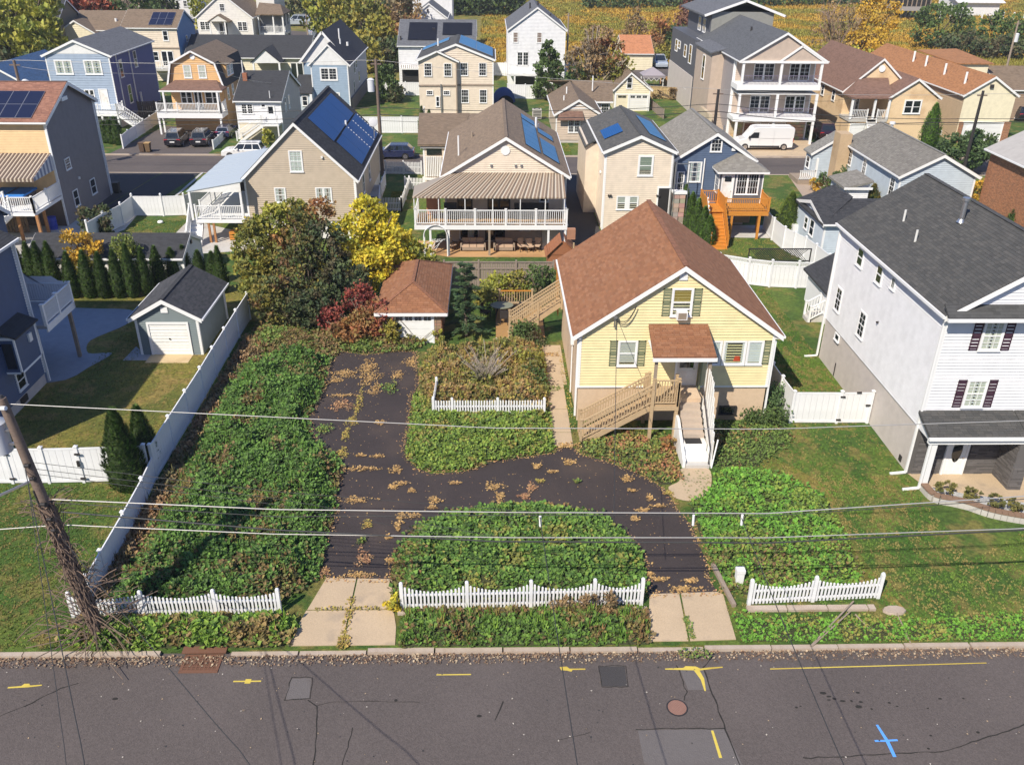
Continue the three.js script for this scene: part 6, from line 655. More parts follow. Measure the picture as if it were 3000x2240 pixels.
{ const t = thing('big_grey_house', 'big grey and sand house with two white balconies and stone garage level', 'house', 33.4,-116); const SD = vinyl(0.55,0.44,0.36), GR = vinyl(0.10,0.105,0.125);
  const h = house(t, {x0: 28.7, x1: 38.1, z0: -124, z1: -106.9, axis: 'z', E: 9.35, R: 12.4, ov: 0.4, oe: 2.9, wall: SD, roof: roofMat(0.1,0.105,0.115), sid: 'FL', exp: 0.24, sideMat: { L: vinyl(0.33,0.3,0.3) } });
  W(t, 'gable_wall', quads([V(28.6,9.3,-104.25), V(38.3,9.3,-104.25), V(33.4,12.2,-104.25)],[[0,1,2]]), SD); W(t, 'small_gable', quads([V(33.2,9.35,-104.15), V(37.9,9.35,-104.15), V(35.5,10.95,-104.15)],[[0,1,2]]), SD); for (const [a, b] of [[V(33,9.3,-104.05), V(35.3,10.95,-104.05)],[V(38.1,9.3,-104.05), V(35.3,10.95,-104.05)]]) W(t, 'rake_board', bar(a, b, 0.08,0.22), M.trim); W(t, 'eave_beam', bx(28.4,38.5,9.1,9.35,-104.3,-104), M.trim);
  for (const [y, d] of [[6.15,0.6],[2.62,0.5]]) { W(t, 'balcony_slab', bx(28.4,38.1, y, y + d, -106.9,-104.1), M.trim); W(t, 'balcony_railing', [bx(28.8,37.9, y + d + 0.95, y + d + 1,-104.25,-104.2), ...Array.from({ length: 60 }, (_, i) => bx(28.85 + i * 0.152,28.88 + i * 0.152, y + d, y + d + (i % 2 ? 0.95 : 0.5),-104.24,-104.21))], std(C(0.2,0.17,0.24))); for (const x of [28.9,33.3,37.9]) W(t, 'balcony_post', bx(x - 0.13, x + 0.13, y + d, y + 3.1,-104.35,-104.1), M.trim); for (const x of [30.9,35.1]) frenchDoor(t, h.F, x, x + 2.4, y + d, y + d + 2.0, { rows: 4, cols: 2 }); W(t, 'balcony_ceiling', bx(28.7,38, y + 3.0, y + 3.1,-106.9,-104.4), M.soffit); }
  for (const [x, z] of [[28.9,-104.3],[37.9,-104.2],[33.3,-104.4]]) W(t, 'ground_post', bx(x - 0.13, x + 0.13,0,2.65, z - 0.13, z + 0.13), M.trim); for (let r = 0; r < 7; r++) for (const [a, b] of [[29,30.4],[35.7,37.9]]) { let s = a; while (s < b - 0.1) { const w = Math.min(rr(0.4,0.8), b - s); W(t, 'stone', bx(s, s + w - 0.03, r * 0.36, r * 0.36 + 0.33,-106.9,-106.75 + rnd() * 0.06), std(C(0.38 + 0.2 * rnd(),0.3 + 0.14 * rnd(),0.2 + 0.1 * rnd()), {map: T.grain })); s += w; } } for (const x of [30.6,33.6]) garageDoor(t, h.F, x, x + 1.9,0,1.9, {n: 4, mat: std(C(0.22,0.1,0.06), {map: T.wood }) });
  W(t, 'side_bay', bx(27.2,28.8,0,9.2,-121.5,-112.5), SD); W(t, 'bay_roof', slab([V(26.9,9.2,-112.2), V(28.9,9.7,-112.2), V(28.9,9.7,-121.8), V(26.9,9.2,-121.8)],0.14), R_.slate); W(t, 'tower_wall', bx(27.6,38,0,9.3,-141,-124), GR); W(t, 'upper_storey', bx(29.6,38,9.3,12.6,-140,-125.5), GR); W(t, 'upper_front', bx(29.7,38,9.3,12.7,-125.5,-125.4), vinyl(0.28,0.28,0.26)); W(t, 'upper_roof', slab([V(28.6,12.3,-125), V(28.6,12.3,-141), V(34,14.2,-141), V(34,14.2,-125)],0.2), R_.slate); W(t, 'upper_roof', slab([V(39.6,12.3,-125), V(39.6,12.3,-141), V(34,14.2,-141), V(34,14.2,-125)],0.2), R_.slate); for (const s of [-1,1]) W(t, 'rake_board', bar(V(34 + s * 5.4,12.25,-124.95), V(34,14.1,-124.95),0.06,0.3), M.trim);
  const fl = F('x', 29.6,-1); for (const z of [-128,-131]) win(t, fl, z - 1.6, z, 9.8,11.6, {units: 2 }); const f3 = F('x', 27.6,-1); for (const [z, y0, y1] of [[-126,6,8.4],[-129.5,6.4,8],[-136,6.4,8],[-127,2.5,4.5],[-134,7,8]]) win(t, f3, z - 1.6, z, y0, y1); W(t, 'lower_wall', bx(27.5,27.6,0,4.6,-141,-124), M.greyStucco); win(t, F('x', 27.2,-1),-117.2,-115.8,5.5,8.4, {}); W(t, 'roof_vent', cyl(V(32,11,-114), V(32,12,-114),0.12), M.iron);
  for (let i = 0; i < 9; i++) W(t, 'stair_step', bx(26.9,28.8,0,2.4 - i * 0.26,-112.2 + i * 0.45,-111.72 + i * 0.45), M.kerb); W(t, 'stair_wall', bx(28.8,29.2,0,2.9,-112.4,-108), std(C(0.55,0.46,0.34), {map: T.stain })); W(t, 'stair_wall', bx(26.5,26.9,0,2.7,-113,-108), std(C(0.55,0.46,0.34), {map: T.stain })); W(t, 'downspout', bx(28.5,28.65,0,9,-107.1,-106.95), M.trim); }
{ const t = thing('peach_house', 'peach stucco house with brown roof, small porch and front gable', 'house', 48,-114); const P2 = std(C(0.74,0.55,0.34), {map: T.stain, ...bump(T.speck, 0.004) });
  const h = house(t, {x0: 47.4, x1: 53, z0: -121, z1: -106, axis: 'z', E: 5.15, R: 7.3, ov: 0.35, wall: P2, roof: R_.rose, sid: '', noCorner: 1 }); win(t, h.F, 49.1,51.2,3.25,4.85, {units: 2, c: 0.13 }); const h2 = house(t, {x0: 43, x1: 51, z0: -127, z1: -109.2, axis: 'z', E: 5.3, R: 9.1, ov: 0.35, wall: P2, roof: R_.rose, sid: '', noCorner: 1, am: 47 }); W(t, 'porch_roof', slab([V(42.7,5.1,-105.7), V(47.4,5.1,-105.7), V(48,6.9,-109.3), V(44.4,6.9,-109.3)],0.14), R_.rose); W(t, 'porch_roof', slab([V(42.7,5.1,-105.7), V(44.4,6.9,-109.3), V(42.7,5.1,-109.8)],0.14), R_.rose); W(t, 'round_vent', new THREE.CylinderGeometry(0.4,0.4,0.1,18).rotateX(1.5708).translate(47,7.9,-109.15), M.trim);
  W(t, 'porch_floor', bx(42.8,47.4,2.3,2.6,-109.2,-105.9), M.paleConcrete); railing(t, [[42.9,2.6,-105.95],[44.9,2.6,-105.95]], {h: 1.05, gap: 0.2 }); railing(t, [[46.1,2.6,-105.95],[47.3,2.6,-105.95]], {h: 1.05, gap: 0.2 }); for (const x of [42.9,45.6,47.3]) W(t, 'porch_post', bx(x - 0.12, x + 0.12,2.6,5,-106.05,-105.85), M.trim); W(t, 'porch_base', bx(42.9,47.4,0,2.3,-109.2,-106), P2); garageDoor(t, F('z', -106,1),43.2,45.2,0,2, { mat: M.white }); stairs(t, 45.5,2.6,-105.9,0,1,8,0.32,0.3,1.1, M.paleConcrete, M.trim); frenchDoor(t, h2.F, 44,45,2.6,4.7, {frame: M.trim, rows: 4 }); for (const z of [-112,-116]) win(t, F('x', 43,-1), z - 1, z, 3.6,4.9); }
{ const t = thing('cream_brown_house', 'cream house with long rust brown roof and white garage door at the right', 'house', 59,-120); const P3 = std(C(0.82,0.74,0.54), {map: T.grain });
  const h = house(t, {x0: 56, x1: 62.1, z0: -137, z1: -105.7, axis: 'z', E: 5.5, R: 7.65, ov: 0.3, wall: P3, roof: R_.rust, sid: 'L', exp: 0.25, sideMat: { L: vinyl(0.55,0.42,0.28) }, noCorner: 1 }); garageDoor(t, h.F, 56.6,61.4,0.1,2.3, {n: 4, mat: M.white }); W(t, 'brick_pier', [bx(61.5,62.3,0,2.4,-105.7,-105.5), bx(56.1,56.55,0,2.4,-105.7,-105.5)], M.brick); W(t, 'number_plate', new THREE.CylinderGeometry(0.5,0.5,0.06,20).rotateX(1.5708).scale(1,1,1).translate(57.6,1.55,-105.6), M.trim); W(t, 'wall_lamp', bx(58.7,59.1,6.3,6.7,-105.7,-105.5), M.iron); for (const [u, v] of [[20,2.2],[24,2.3],[14,1.9],[8,1.6]]) pipe(t, h.s0,31.8 - u + 5, v, 1.3,0.14, M.trim); win(t, h.L, -110,-109,0.2,0.7, {fixed: 1 }); W(t, 'dormer_roof', slab([V(62,7,-121), V(67,7,-121), V(65.5,7.9,-129), V(60,7.7,-129)],0.15), R_.rust); W(t, 'rear_wing', bx(61.5,66.5,0,6.8,-129,-121.3), P3); }
{ const t = thing('brown_cottage', 'brown board cottage cut off by the right edge beyond the rust roof', 'cottage', 72,-122); house(t, {x0: 67.5, x1: 76, z0: -128, z1: -119, axis: 'x', E: 4, R: 6.4, ov: 0.3, wall: std(C(0.34,0.24,0.17), {map: T.wood }), roof: R_.clay, sid: 'F', exp: 0.3 }); }
// upper left cluster
{ const t = thing('cream_blue_house', 'cream house with blue side wall and six solar panels on its brown roof', 'house', -53,-152); const h = house(t, {x0: -57.5, x1: -49, z0: -157, z1: -148, axis: 'x', E: 7.9, R: 10.2, ov: 0.25, oe: 0.2, wall: Wl.cream, roof: R_.clay, sid: 'FR', sideMat: { R: vinyl(0.10,0.24,0.45) }, exp: 0.3, noCorner: 1 }); solar(t, h.s1,4.3,0.7,3,2,1.2,1.8, M.panelCell, M.panelFrame); win(t, h.F, -51.3,-50.4,6.0,7.5, {c: 0.1 }); frenchDoor(t, h.F, -52,-50.1,2.2,4.5); W(t, 'band', bx(-57.5,-48.9,4.85,5.0,-148,-147.85), M.greyWood); W(t, 'deck', bx(-53.5,-49,1.9,2.2,-148,-145), M.paleConcrete); railing(t, [[-53.4,2.2,-145.1],[-51.2,2.2,-145.1],[-49,2.2,-145.1]], {h: 1.1, gap: 0.3, merge: 1 }); for (const x of [-53.3,-49.2]) W(t, 'deck_post', bx(x - 0.1, x + 0.1,0,1.9,-145.3,-145.1), M.trim); win(t, h.R, -152.6,-151.8,5.4,6.4); win(t, h.F, -53.3,-52.4,3,4.4); }
{ const t = thing('brown_roof_ranch', 'cream ranch house with broad brown roof behind the grey blue house', 'house', -65,-165); house(t, {x0: -71, x1: -59.8, z0: -172, z1: -160.5, axis: 'x', E: 6.2, R: 8.8, ov: 0.3, wall: Wl.butter, roof: R_.clay, sid: '', noCorner: 1 }); house(t, {x0: -72.6, x1: -66.2, z0: -166, z1: -159, axis: 'z', E: 5.7, R: 7.9, ov: 0.35, wall: Wl.butter, roof: R_.clay, sid: 'F', exp: 0.3, noCorner: 1 }); W(t, 'roof_vent', cyl(V(-64,7,-163), V(-64,7.8,-163),0.22), M.trim); }
{ const t = thing('white_dark_gable_house', 'white gable with brown roof behind the ranch house near the top edge', 'house', -77,-199); house(t, {x0: -79.6, x1: -74, z0: -206, z1: -195, axis: 'z', E: 6.2, R: 7.7, ov: 0.3, wall: Wl.white, roof: R_.clay, sid: '', noCorner: 1 }); house(t, {x0: -79, x1: -72, z0: -214, z1: -203, axis: 'x', E: 6.6, R: 9.6, ov: 0.3, wall: std(C(0.16,0.14,0.1)), roof: R_.clay, sid: '', noCorner: 1 }); }
{ const t = thing('white_porch_house', 'large white house with small gabled balcony and screened side porch at the top', 'house', -50,-182); const VW = vinyl(0.78,0.75,0.7), h = house(t, {x0: -54.8, x1: -44.6, z0: -190, z1: -178, axis: 'z', E: 6.75, R: 11, ov: 0.3, wall: VW, roof: R_.clay, sid: 'F', exp: 0.3 }); win(t, h.F, -50.35,-49.35,7.8,9.1, {cols: 2, rows: 2 }); win(t, h.F, -54.4,-52.5,4.5,6.0, {units: 2, cols: 2, rows: 2 }); win(t, h.F, -47.4,-45.6,4.4,6, {units: 2, cols: 2, rows: 2 }); frenchDoor(t, h.F, -50.9,-49.2,3.4,5.8); W(t, 'balcony', bx(-52.2,-49.1,3,3.35,-178,-176), M.trim); railing(t, [[-52.1,3.35,-176.1],[-50.6,3.35,-176.1],[-49.1,3.35,-176.1]], {h: 1.1, gap: 0.25, merge: 1 }); for (const s of [-1,1]) W(t, 'balcony_roof', slab([V(-50.3 + s * 2,6.2,-175.8), V(-50.3 + s * 2,6.2,-178), V(-50.3,7.4,-178), V(-50.3,7.4,-175.8)],0.15), R_.clay); W(t, 'balcony_gable', quads([V(-52,6.2,-175.9), V(-48.5,6.2,-175.9), V(-50.3,7.3,-175.9)],[[0,1,2]]), VW); for (const x of [-52,-49.2]) W(t, 'balcony_post', bx(x - 0.12, x + 0.12,3.3,6.2,-176.2,-176), M.trim);
  W(t, 'porch_floor', bx(-44,-39.2,3.4,3.85,-186,-180), M.trim); railing(t, [[-43.9,3.85,-180.1],[-41.1,3.85,-180.1],[-39.3,3.85,-180.1]], {h: 1.1, gap: 0.25, merge: 1 }); railing(t, [[-39.3,3.85,-180.1],[-39.3,3.85,-185.9]], {h: 1.1, gap: 0.25, merge: 1 }); for (const [x, z] of [[-43.9,-180.1],[-41.1,-180.1],[-39.3,-180.1],[-39.3,-183],[-39.3,-185.9]]) W(t, 'porch_post', bx(x - 0.12, x + 0.12,0,7.2, z - 0.12, z + 0.12), M.trim); W(t, 'porch_screen', bx(-43.8,-39.5,3.85,7.1,-186,-181.2), std(C(0.2,0.21,0.22))); W(t, 'porch_roof', slab([V(-44.3,7.2,-179.7), V(-39,7.2,-179.7), V(-40.3,8.6,-184), V(-44.3,8.9,-184)],0.2), R_.clay); W(t, 'porch_roof', slab([V(-39,7.2,-179.7), V(-39,7.2,-187), V(-40.3,8.6,-184)],0.2), R_.clay); W(t, 'upper_block', bx(-45.5,-42,0,13.5,-196,-186.5), VW); win(t, F('x', -42,1),-190.5,-188,9.5,12, {units: 2 }); W(t, 'under_porch', bx(-43.8,-39.5,0,3.4,-186,-182), std(C(0.1,0.1,0.12))); }
{ const t = thing('plain_white_house', 'plain white house with two small windows at the very top left of centre', 'house', -70,-220); W(t, 'wall', bx(-77,-66.3,0,10,-224,-215), Wl.white); const f = F('z', -215,1); for (const x of [-73.3,-68.8]) win(t, f, x, x + 0.9,5.5,6.8, {cols: 2, rows: 2 }); W(t, 'side_roof', slab([V(-78,8,-212), V(-71,4.6,-212), V(-71,4.6,-214.9), V(-78,8,-214.9)],0.2), R_.rose); W(t, 'roof', bx(-77.3,-66,10,10.3,-224.3,-214.7), R_.slate); }
{ const t = thing('blue_roof_house', 'low house with bright blue roof at the left edge below the yellow tree', 'house', -58,-125); house(t, {x0: -66, x1: -54.5, z0: -127, z1: -113, axis: 'z', E: 3.6, R: 7.2, ov: 0.3, wall: Wl.navy, roof: R_.blue, sid: '', noCorner: 1 }); W(t, 'roof_vent', bx(-56.5,-56,4.9,5.3,-119,-118.5), M.iron); }
{ const t = thing('dark_roof_house', 'dark roofed house half hidden by the yellow tree at the top left corner', 'house', -77,-161); house(t, {x0: -84, x1: -71.2, z0: -168, z1: -154.5, axis: 'x', E: 6.6, R: 11, ov: 0.3, wall: std(C(0.2,0.17,0.12)), roof: R_.dark, sid: '', noCorner: 1 }); }
{ const t = thing('stilt_house', 'screened house on dark stilts at the top right beyond the marsh', 'house', 119,-266); W(t, 'wall', bx(115,123,2.1,3.2,-274,-262), std(C(0.3,0.28,0.27))); W(t, 'screen', bx(115.2,122.8,3.2,6,-274,-262.3), M.dark); for (let i = 0; i < 7; i++) W(t, 'stilt', bx(115.2 + i * 1.2,115.6 + i * 1.2,-0.1,2.1,-262.6,-262.1), M.dark); for (let i = 0; i < 7; i++) W(t, 'screen_post', bx(115 + i * 1.3,115.2 + i * 1.3,3.2,6,-262.3,-262), M.greyWood); W(t, 'roof', bx(114.4,123.6,6,6.4,-275,-261.4), R_.slate); }
{ const t = thing('white_marina_shed', 'long white building among docks at the top right corner', 'building', 142,-275); W(t, 'wall', bx(136,148,0,4,-285,-272), Wl.white); W(t, 'roof', slab([V(135,3.8,-271), V(149,3.8,-271), V(149,6,-279), V(135,6,-279)],0.2), Wl.white); for (let i = 0; i < 9; i++) W(t, 'piling', bx(126 + i * 3,126.3 + i * 3,0,2,-262,-261.7), M.trim); }// ---------- poles and wires ----------
function wire(label, pts, r = 0.02, sag = 0.25, mat = M.cable, group) { const P = pts.map(p => V(...p)), Q = []; for (let i = 0; i + 1 < P.length; i++) { const n = 8; for (let k = 0; k < n; k++) { const f = k / n, p = P[i].clone().lerp(P[i + 1], f); p.y -= sag * 4 * f * (1 - f); Q.push(p); } } Q.push(P[P.length - 1]); const c = new THREE.CatmullRomCurve3(Q); return top('overhead_wire', new THREE.TubeGeometry(c, Q.length * 2, r, 5), mat, label, 'wire', group); }
const poleTop = V(-15.12,9.85,-24.05), poleBase = V(-14.08,-0.2,-24.02), pAt = (y) => poleBase.clone().lerp(poleTop, (y + 0.2) / 10.05);
{ const t = thing('utility_pole', 'leaning wooden utility pole wrapped in dry vines in front of the left picket fence', 'utility pole', -14.1,-24.02);
  W(t, 'pole', cyl(poleBase, poleTop, 0.21,0.14,14), M.poleWood); const c = V(-15.62,8.45,-24.1); W(t, 'transformer', [cyl(c.clone().add(V(0,-0.55,0)), c.clone().add(V(0,0.5,0)),0.34,0.34,18), cyl(c.clone().add(V(0,0.5,0)), c.clone().add(V(0,0.62,0)),0.36,0.2,18)], std(C(0.55,0.57,0.6), {roughness: 0.5 })); W(t, 'bracket', [bar(V(-15.5,8.7,-24.05), V(-14.9,8.7,-24.05),0.08,0.08), bar(V(-15.5,8.2,-24.05), V(-14.9,8.2,-24.05),0.08,0.08)], M.metal);
  W(t, 'lamp_arm', bar(pAt(6.85), V(-17.4,5.75,-23.6),0.07,0.07), M.metal); W(t, 'lamp_head', new THREE.SphereGeometry(0.3,12,8).scale(1.4,0.4,0.7).translate(-17.7,5.65,-23.55), M.metal); W(t, 'cap', cyl(poleTop, poleTop.clone().add(V(-0.01,0.1,0)),0.1,0.06), M.iron);
  for (const y of [9.6,7.5,7.0,6.0,5.4,4.95]) W(t, 'insulator', cyl(pAt(y).add(V(0,0,0.2)), pAt(y).add(V(0.18,0.03,0.25)),0.07), y > 9 ? M.trim : M.iron); W(t, 'conduit', cyl(pAt(0.2).add(V(-0.1,0,0.2)), pAt(6.5).add(V(-0.1,0,0.15)),0.03), M.black);
  const vines = []; for (let i = 0; i < 260; i++) { const y = Math.pow(rnd(),1.6) * 6.1, p = pAt(y), a = rnd() * 6.28, spread = (y < 2.2 ? rr(0.3,1.4) : rr(0.2,0.55)), q0 = p.clone().add(V(Math.cos(a) * 0.2,0, Math.sin(a) * 0.2)), q1 = q0.clone().add(V(Math.cos(a) * spread * 0.6, rr(0.1,0.8), Math.sin(a) * spread * 0.6)), q2 = q1.clone().add(V(Math.cos(a + rr(-1,1)) * spread, rr(-0.7,0.3), Math.sin(a + rr(-1,1)) * spread)); q2.y = Math.max(0.05, q2.y); vines.push(new THREE.TubeGeometry(new THREE.QuadraticBezierCurve3(q0, q1, q2),5, rr(0.008,0.02),3)); }
  for (let i = 0; i < 40; i++) { const a0 = rnd() * 6.28, pts = []; for (let k = 0; k < 14; k++) { const y = k * 0.45 + rr(-0.1,0.1), p = pAt(y), a = a0 + k * rr(0.15,0.4); pts.push(p.add(V(Math.cos(a) * rr(0.2,0.27),0, Math.sin(a) * rr(0.2,0.27)))); } vines.push(new THREE.TubeGeometry(new THREE.CatmullRomCurve3(pts),30, rr(0.015,0.035),4)); }
  top('vine_tangle', vines, std(C(0.2,0.14,0.105), {roughness: 1 }), 'bare dry vines climbing and bristling around the leaning utility pole', 'vines').userData.kind = 'stuff'; }
{ const t = thing('utility_pole', 'utility pole with cross arm outside the frame at the right end of the front wires', 'utility pole', 30,-24); W(t, 'pole', cyl(V(30,-0.2,-24), V(30,10,-24),0.2,0.14,12), M.poleWood); W(t, 'cross_arm', bx(29.2,30.8,9,9.15,-24.08,-23.92), M.poleWood); }
const Wz = -24.1;
wire('highest bright wire crossing the whole front yard from the leaning pole', [[-15.1,9.62, Wz],[0.1,8.68, Wz],[8.9,8.6, Wz],[30,9.3, Wz]],0.016,0, M.steelCable);
wire('upper service cable of the front wires above the driveway', [[-14.7,6.02, Wz],[-7.2,5.55, Wz],[0.7,5.37, Wz],[9.4,5.26, Wz],[18,5.9, Wz],[30,7.4, Wz]],0.022,0, M.steelCable);
wire('thin wire just under the upper service cable', [[-14.7,5.9, Wz],[-7.2,5.25, Wz],[0.7,5.26, Wz],[9.4,5.16, Wz],[18,5.78, Wz],[30,7.2, Wz]],0.014,0);
wire('lower cable of the front wires passing over the middle picket fence', [[-19,4.6, Wz],[-14.4,4.97, Wz],[-7.4,4.53, Wz],[0.7,4.31, Wz],[9.6,4.23, Wz],[18.4,4.55, Wz],[30,5.7, Wz]],0.02,0, M.steelCable);
wire('thick black lowest cable of the front wires', [[-14.3,5.5, Wz],[-7.3,4.7, Wz],[0.1,4.15, Wz],[9.6,4.0, Wz],[18.4,4.48, Wz],[30,5.6, Wz]],0.028,0);
wire('thin slack wire from the pole fading over the overgrown lot', [[-14.7,7.45, Wz],[-7.2,6.28, Wz],[1.7,5.35, Wz]],0.01,0); wire('second thin slack wire over the overgrown lot', [[-14.7,7.2, Wz],[-7.2,6.0, Wz],[0.5,4.3, Wz]],0.01,0); wire('third thin slack wire over the overgrown lot, nearest the ivy', [[-14.7,7.0, Wz],[-7.2,5.75, Wz],[-0.5,4.2, Wz]],0.01,0);
wire('dark service drop running from the front wires to the yellow house gable', [[4.2,4.9, Wz],[6.2,5.8,-39.15]],0.014,0.25);
wire('wire crossing the street near the middle of the picture', [[1.66,5.2, Wz],[2.0,5.55,-14.2],[2.3,6.5,-6]],0.014,0.1); wire('wire crossing the street at the right from the hanging splice', [[8.55,5.1, Wz],[8.35,5.4,-14.2],[8.2,6.4,-6]],0.014,0.1); wire('wire crossing the street at far left beside the pole', [[-15,7.3,-24],[-9.53,5.5,-14.2],[-6,4.8,-6]],0.014,0.1); wire('thinner left wire crossing the street beside the pole', [[-14.95,7.5,-24],[-9.95,5.5,-14.2],[-6.5,4.8,-6]],0.01,0.1); wire('diagonal wire crossing the street from the pole base towards the right', [[-14.5,4.6,-24],[-5.7,5.4,-14.2],[-1,6,-6]],0.013,0.1);
for (const [x, l] of [[1.67, 'small white splice case hanging from the wires over the ivy island'],[6.9, 'small white splice case hanging left of the wire tap over the right lawn'],[8.57, 'small white splice case hanging right of the wire tap over the right lawn']]) top('splice_case', cyl(V(x, 5.22, Wz + 0.02), V(x + 0.02,4.8, Wz + 0.02),0.045), M.trim, l, 'splice case');
function pole(label, x, z, h, tr, o = {}) { const t = thing('utility_pole', label, 'utility pole', x, z); W(t, 'pole', cyl(V(x, -0.2, z), V(x, h, z),0.2,0.13,10), o.mat ?? M.poleWood); if (tr) W(t, 'transformer', [cyl(V(x + tr, h - 3, z), V(x + tr, h - 1.9, z),0.33,0.33,16), cyl(V(x + tr, h - 1.9, z), V(x + tr, h - 1.75, z),0.36,0.15,16)], std(C(0.6,0.62,0.65))); W(t, 'cross_arm', bx(x - 0.5, x + 0.5, h - 0.5, h - 0.38, z - 0.06, z + 0.06), M.poleWood); return t; }
pole('wooden utility pole with transformer between the tan house and the blue car', -11,-89.4,11.2,-0.6); pole('dark utility pole in front of the big grey house stair', 22.6,-89.4,8.6,0, { mat: M.iron }); pole('thin dark pole in front of the cream rust roofed house', 49.1,-89.4,8.6,0, { mat: M.iron }); pole('utility pole with transformer above the solar roof at the left edge', -45.5,-89.4,10.9,0.6); pole('pale utility pole with box behind the rust brown roof at the right', 79.6,-140,10.6,0.3, { mat: M.greyWood }); pole('bare pale pole standing by the dark lane near the white porch house', -40,-207,6.6,0, { mat: M.greyWood }); pole('thin dark mast right of the tall white house', 13.4,-160,9.5,0, { mat: M.greyWood });
const Z2 = -89.4;
wire('long wire along the back street between the left poles', [[-60,10.8, Z2],[-45.5,10.9, Z2],[-11,11.1, Z2],[22.6,8.6, Z2],[49.1,8.3, Z2],[70,9.5, Z2]],0.018,0.3, M.steelCable);
wire('middle cable along the back street in front of the cream houses', [[-60,6.6, Z2],[-45.5,6.6, Z2],[-11,6.7, Z2],[22.6,7.2, Z2],[49.1,5.9, Z2],[70,7.5, Z2]],0.03,0.5); wire('thick lower cable along the back street', [[-60,5.7, Z2],[-45.5,5.7, Z2],[-11,6, Z2],[22.6,6.5, Z2],[44.9,5.5, Z2],[70,7.2, Z2]],0.04,0.5); wire('thin cable along the back street below the others', [[-60,5.2, Z2],[-11,5.4, Z2],[22.6,5.9, Z2],[40.1,5.3, Z2],[70,6.6, Z2]],0.02,0.4);
wire('drop wire from the back street pole to the grey blue house', [[-45.5,10.4, Z2],[-38.5,9.7, Z2 - 1],[-28,9.1, Z2 - 6],[-25,6.5,-105]],0.015,0.2, M.steelCable); wire('drop wire from the back street pole down to the big grey house', [[22.6,8.2, Z2],[36.5,6.2,-97],[45,6,-105]],0.015,0.2);
{ const t = thing('guy_wire_anchor', 'loose grey guy wires and rods lying on the right verge', 'guy wire', 13,-24.3); for (const [a, b, r] of [[[11.5,0.05,-23.2],[13.8,0.25,-25.3],0.035],[[11.55,0.05,-23.2],[13.5,0.2,-24.8],0.03],[[13.7,0.1,-24.75],[14,0.05,-23.9],0.03],[[15.3,0.1,-24.8],[15.2,0.03,-23.3],0.025]]) W(t, 'rod', cyl(V(...a), V(...b), r), M.greyWood); }
top('flat_stone', new THREE.CylinderGeometry(0.38,0.42,0.1,9).scale(1.1,1,0.6).translate(15.3,0.05,-25), M.kerb, 'flat pale stone at the end of the right picket fence', 'stone');
{ const t = thing('utility_pedestal', 'white plastic utility pedestal beside the right picket fence', 'pedestal', 9.75,-26.65); W(t, 'case', [bx(9.6,9.9,0,0.72,-26.75,-26.5), bx(9.58,9.92,0.6,0.76,-26.77,-26.48)], M.white); W(t, 'base', bx(9.55,9.95,0,0.08,-26.8,-26.45), M.paleConcrete); }
top('white_pipe', cyl(V(10.55,0,-34.9), V(10.75,1.45,-35.1),0.04), M.trim, 'thin white standpipe beside the concrete front steps', 'pipe');

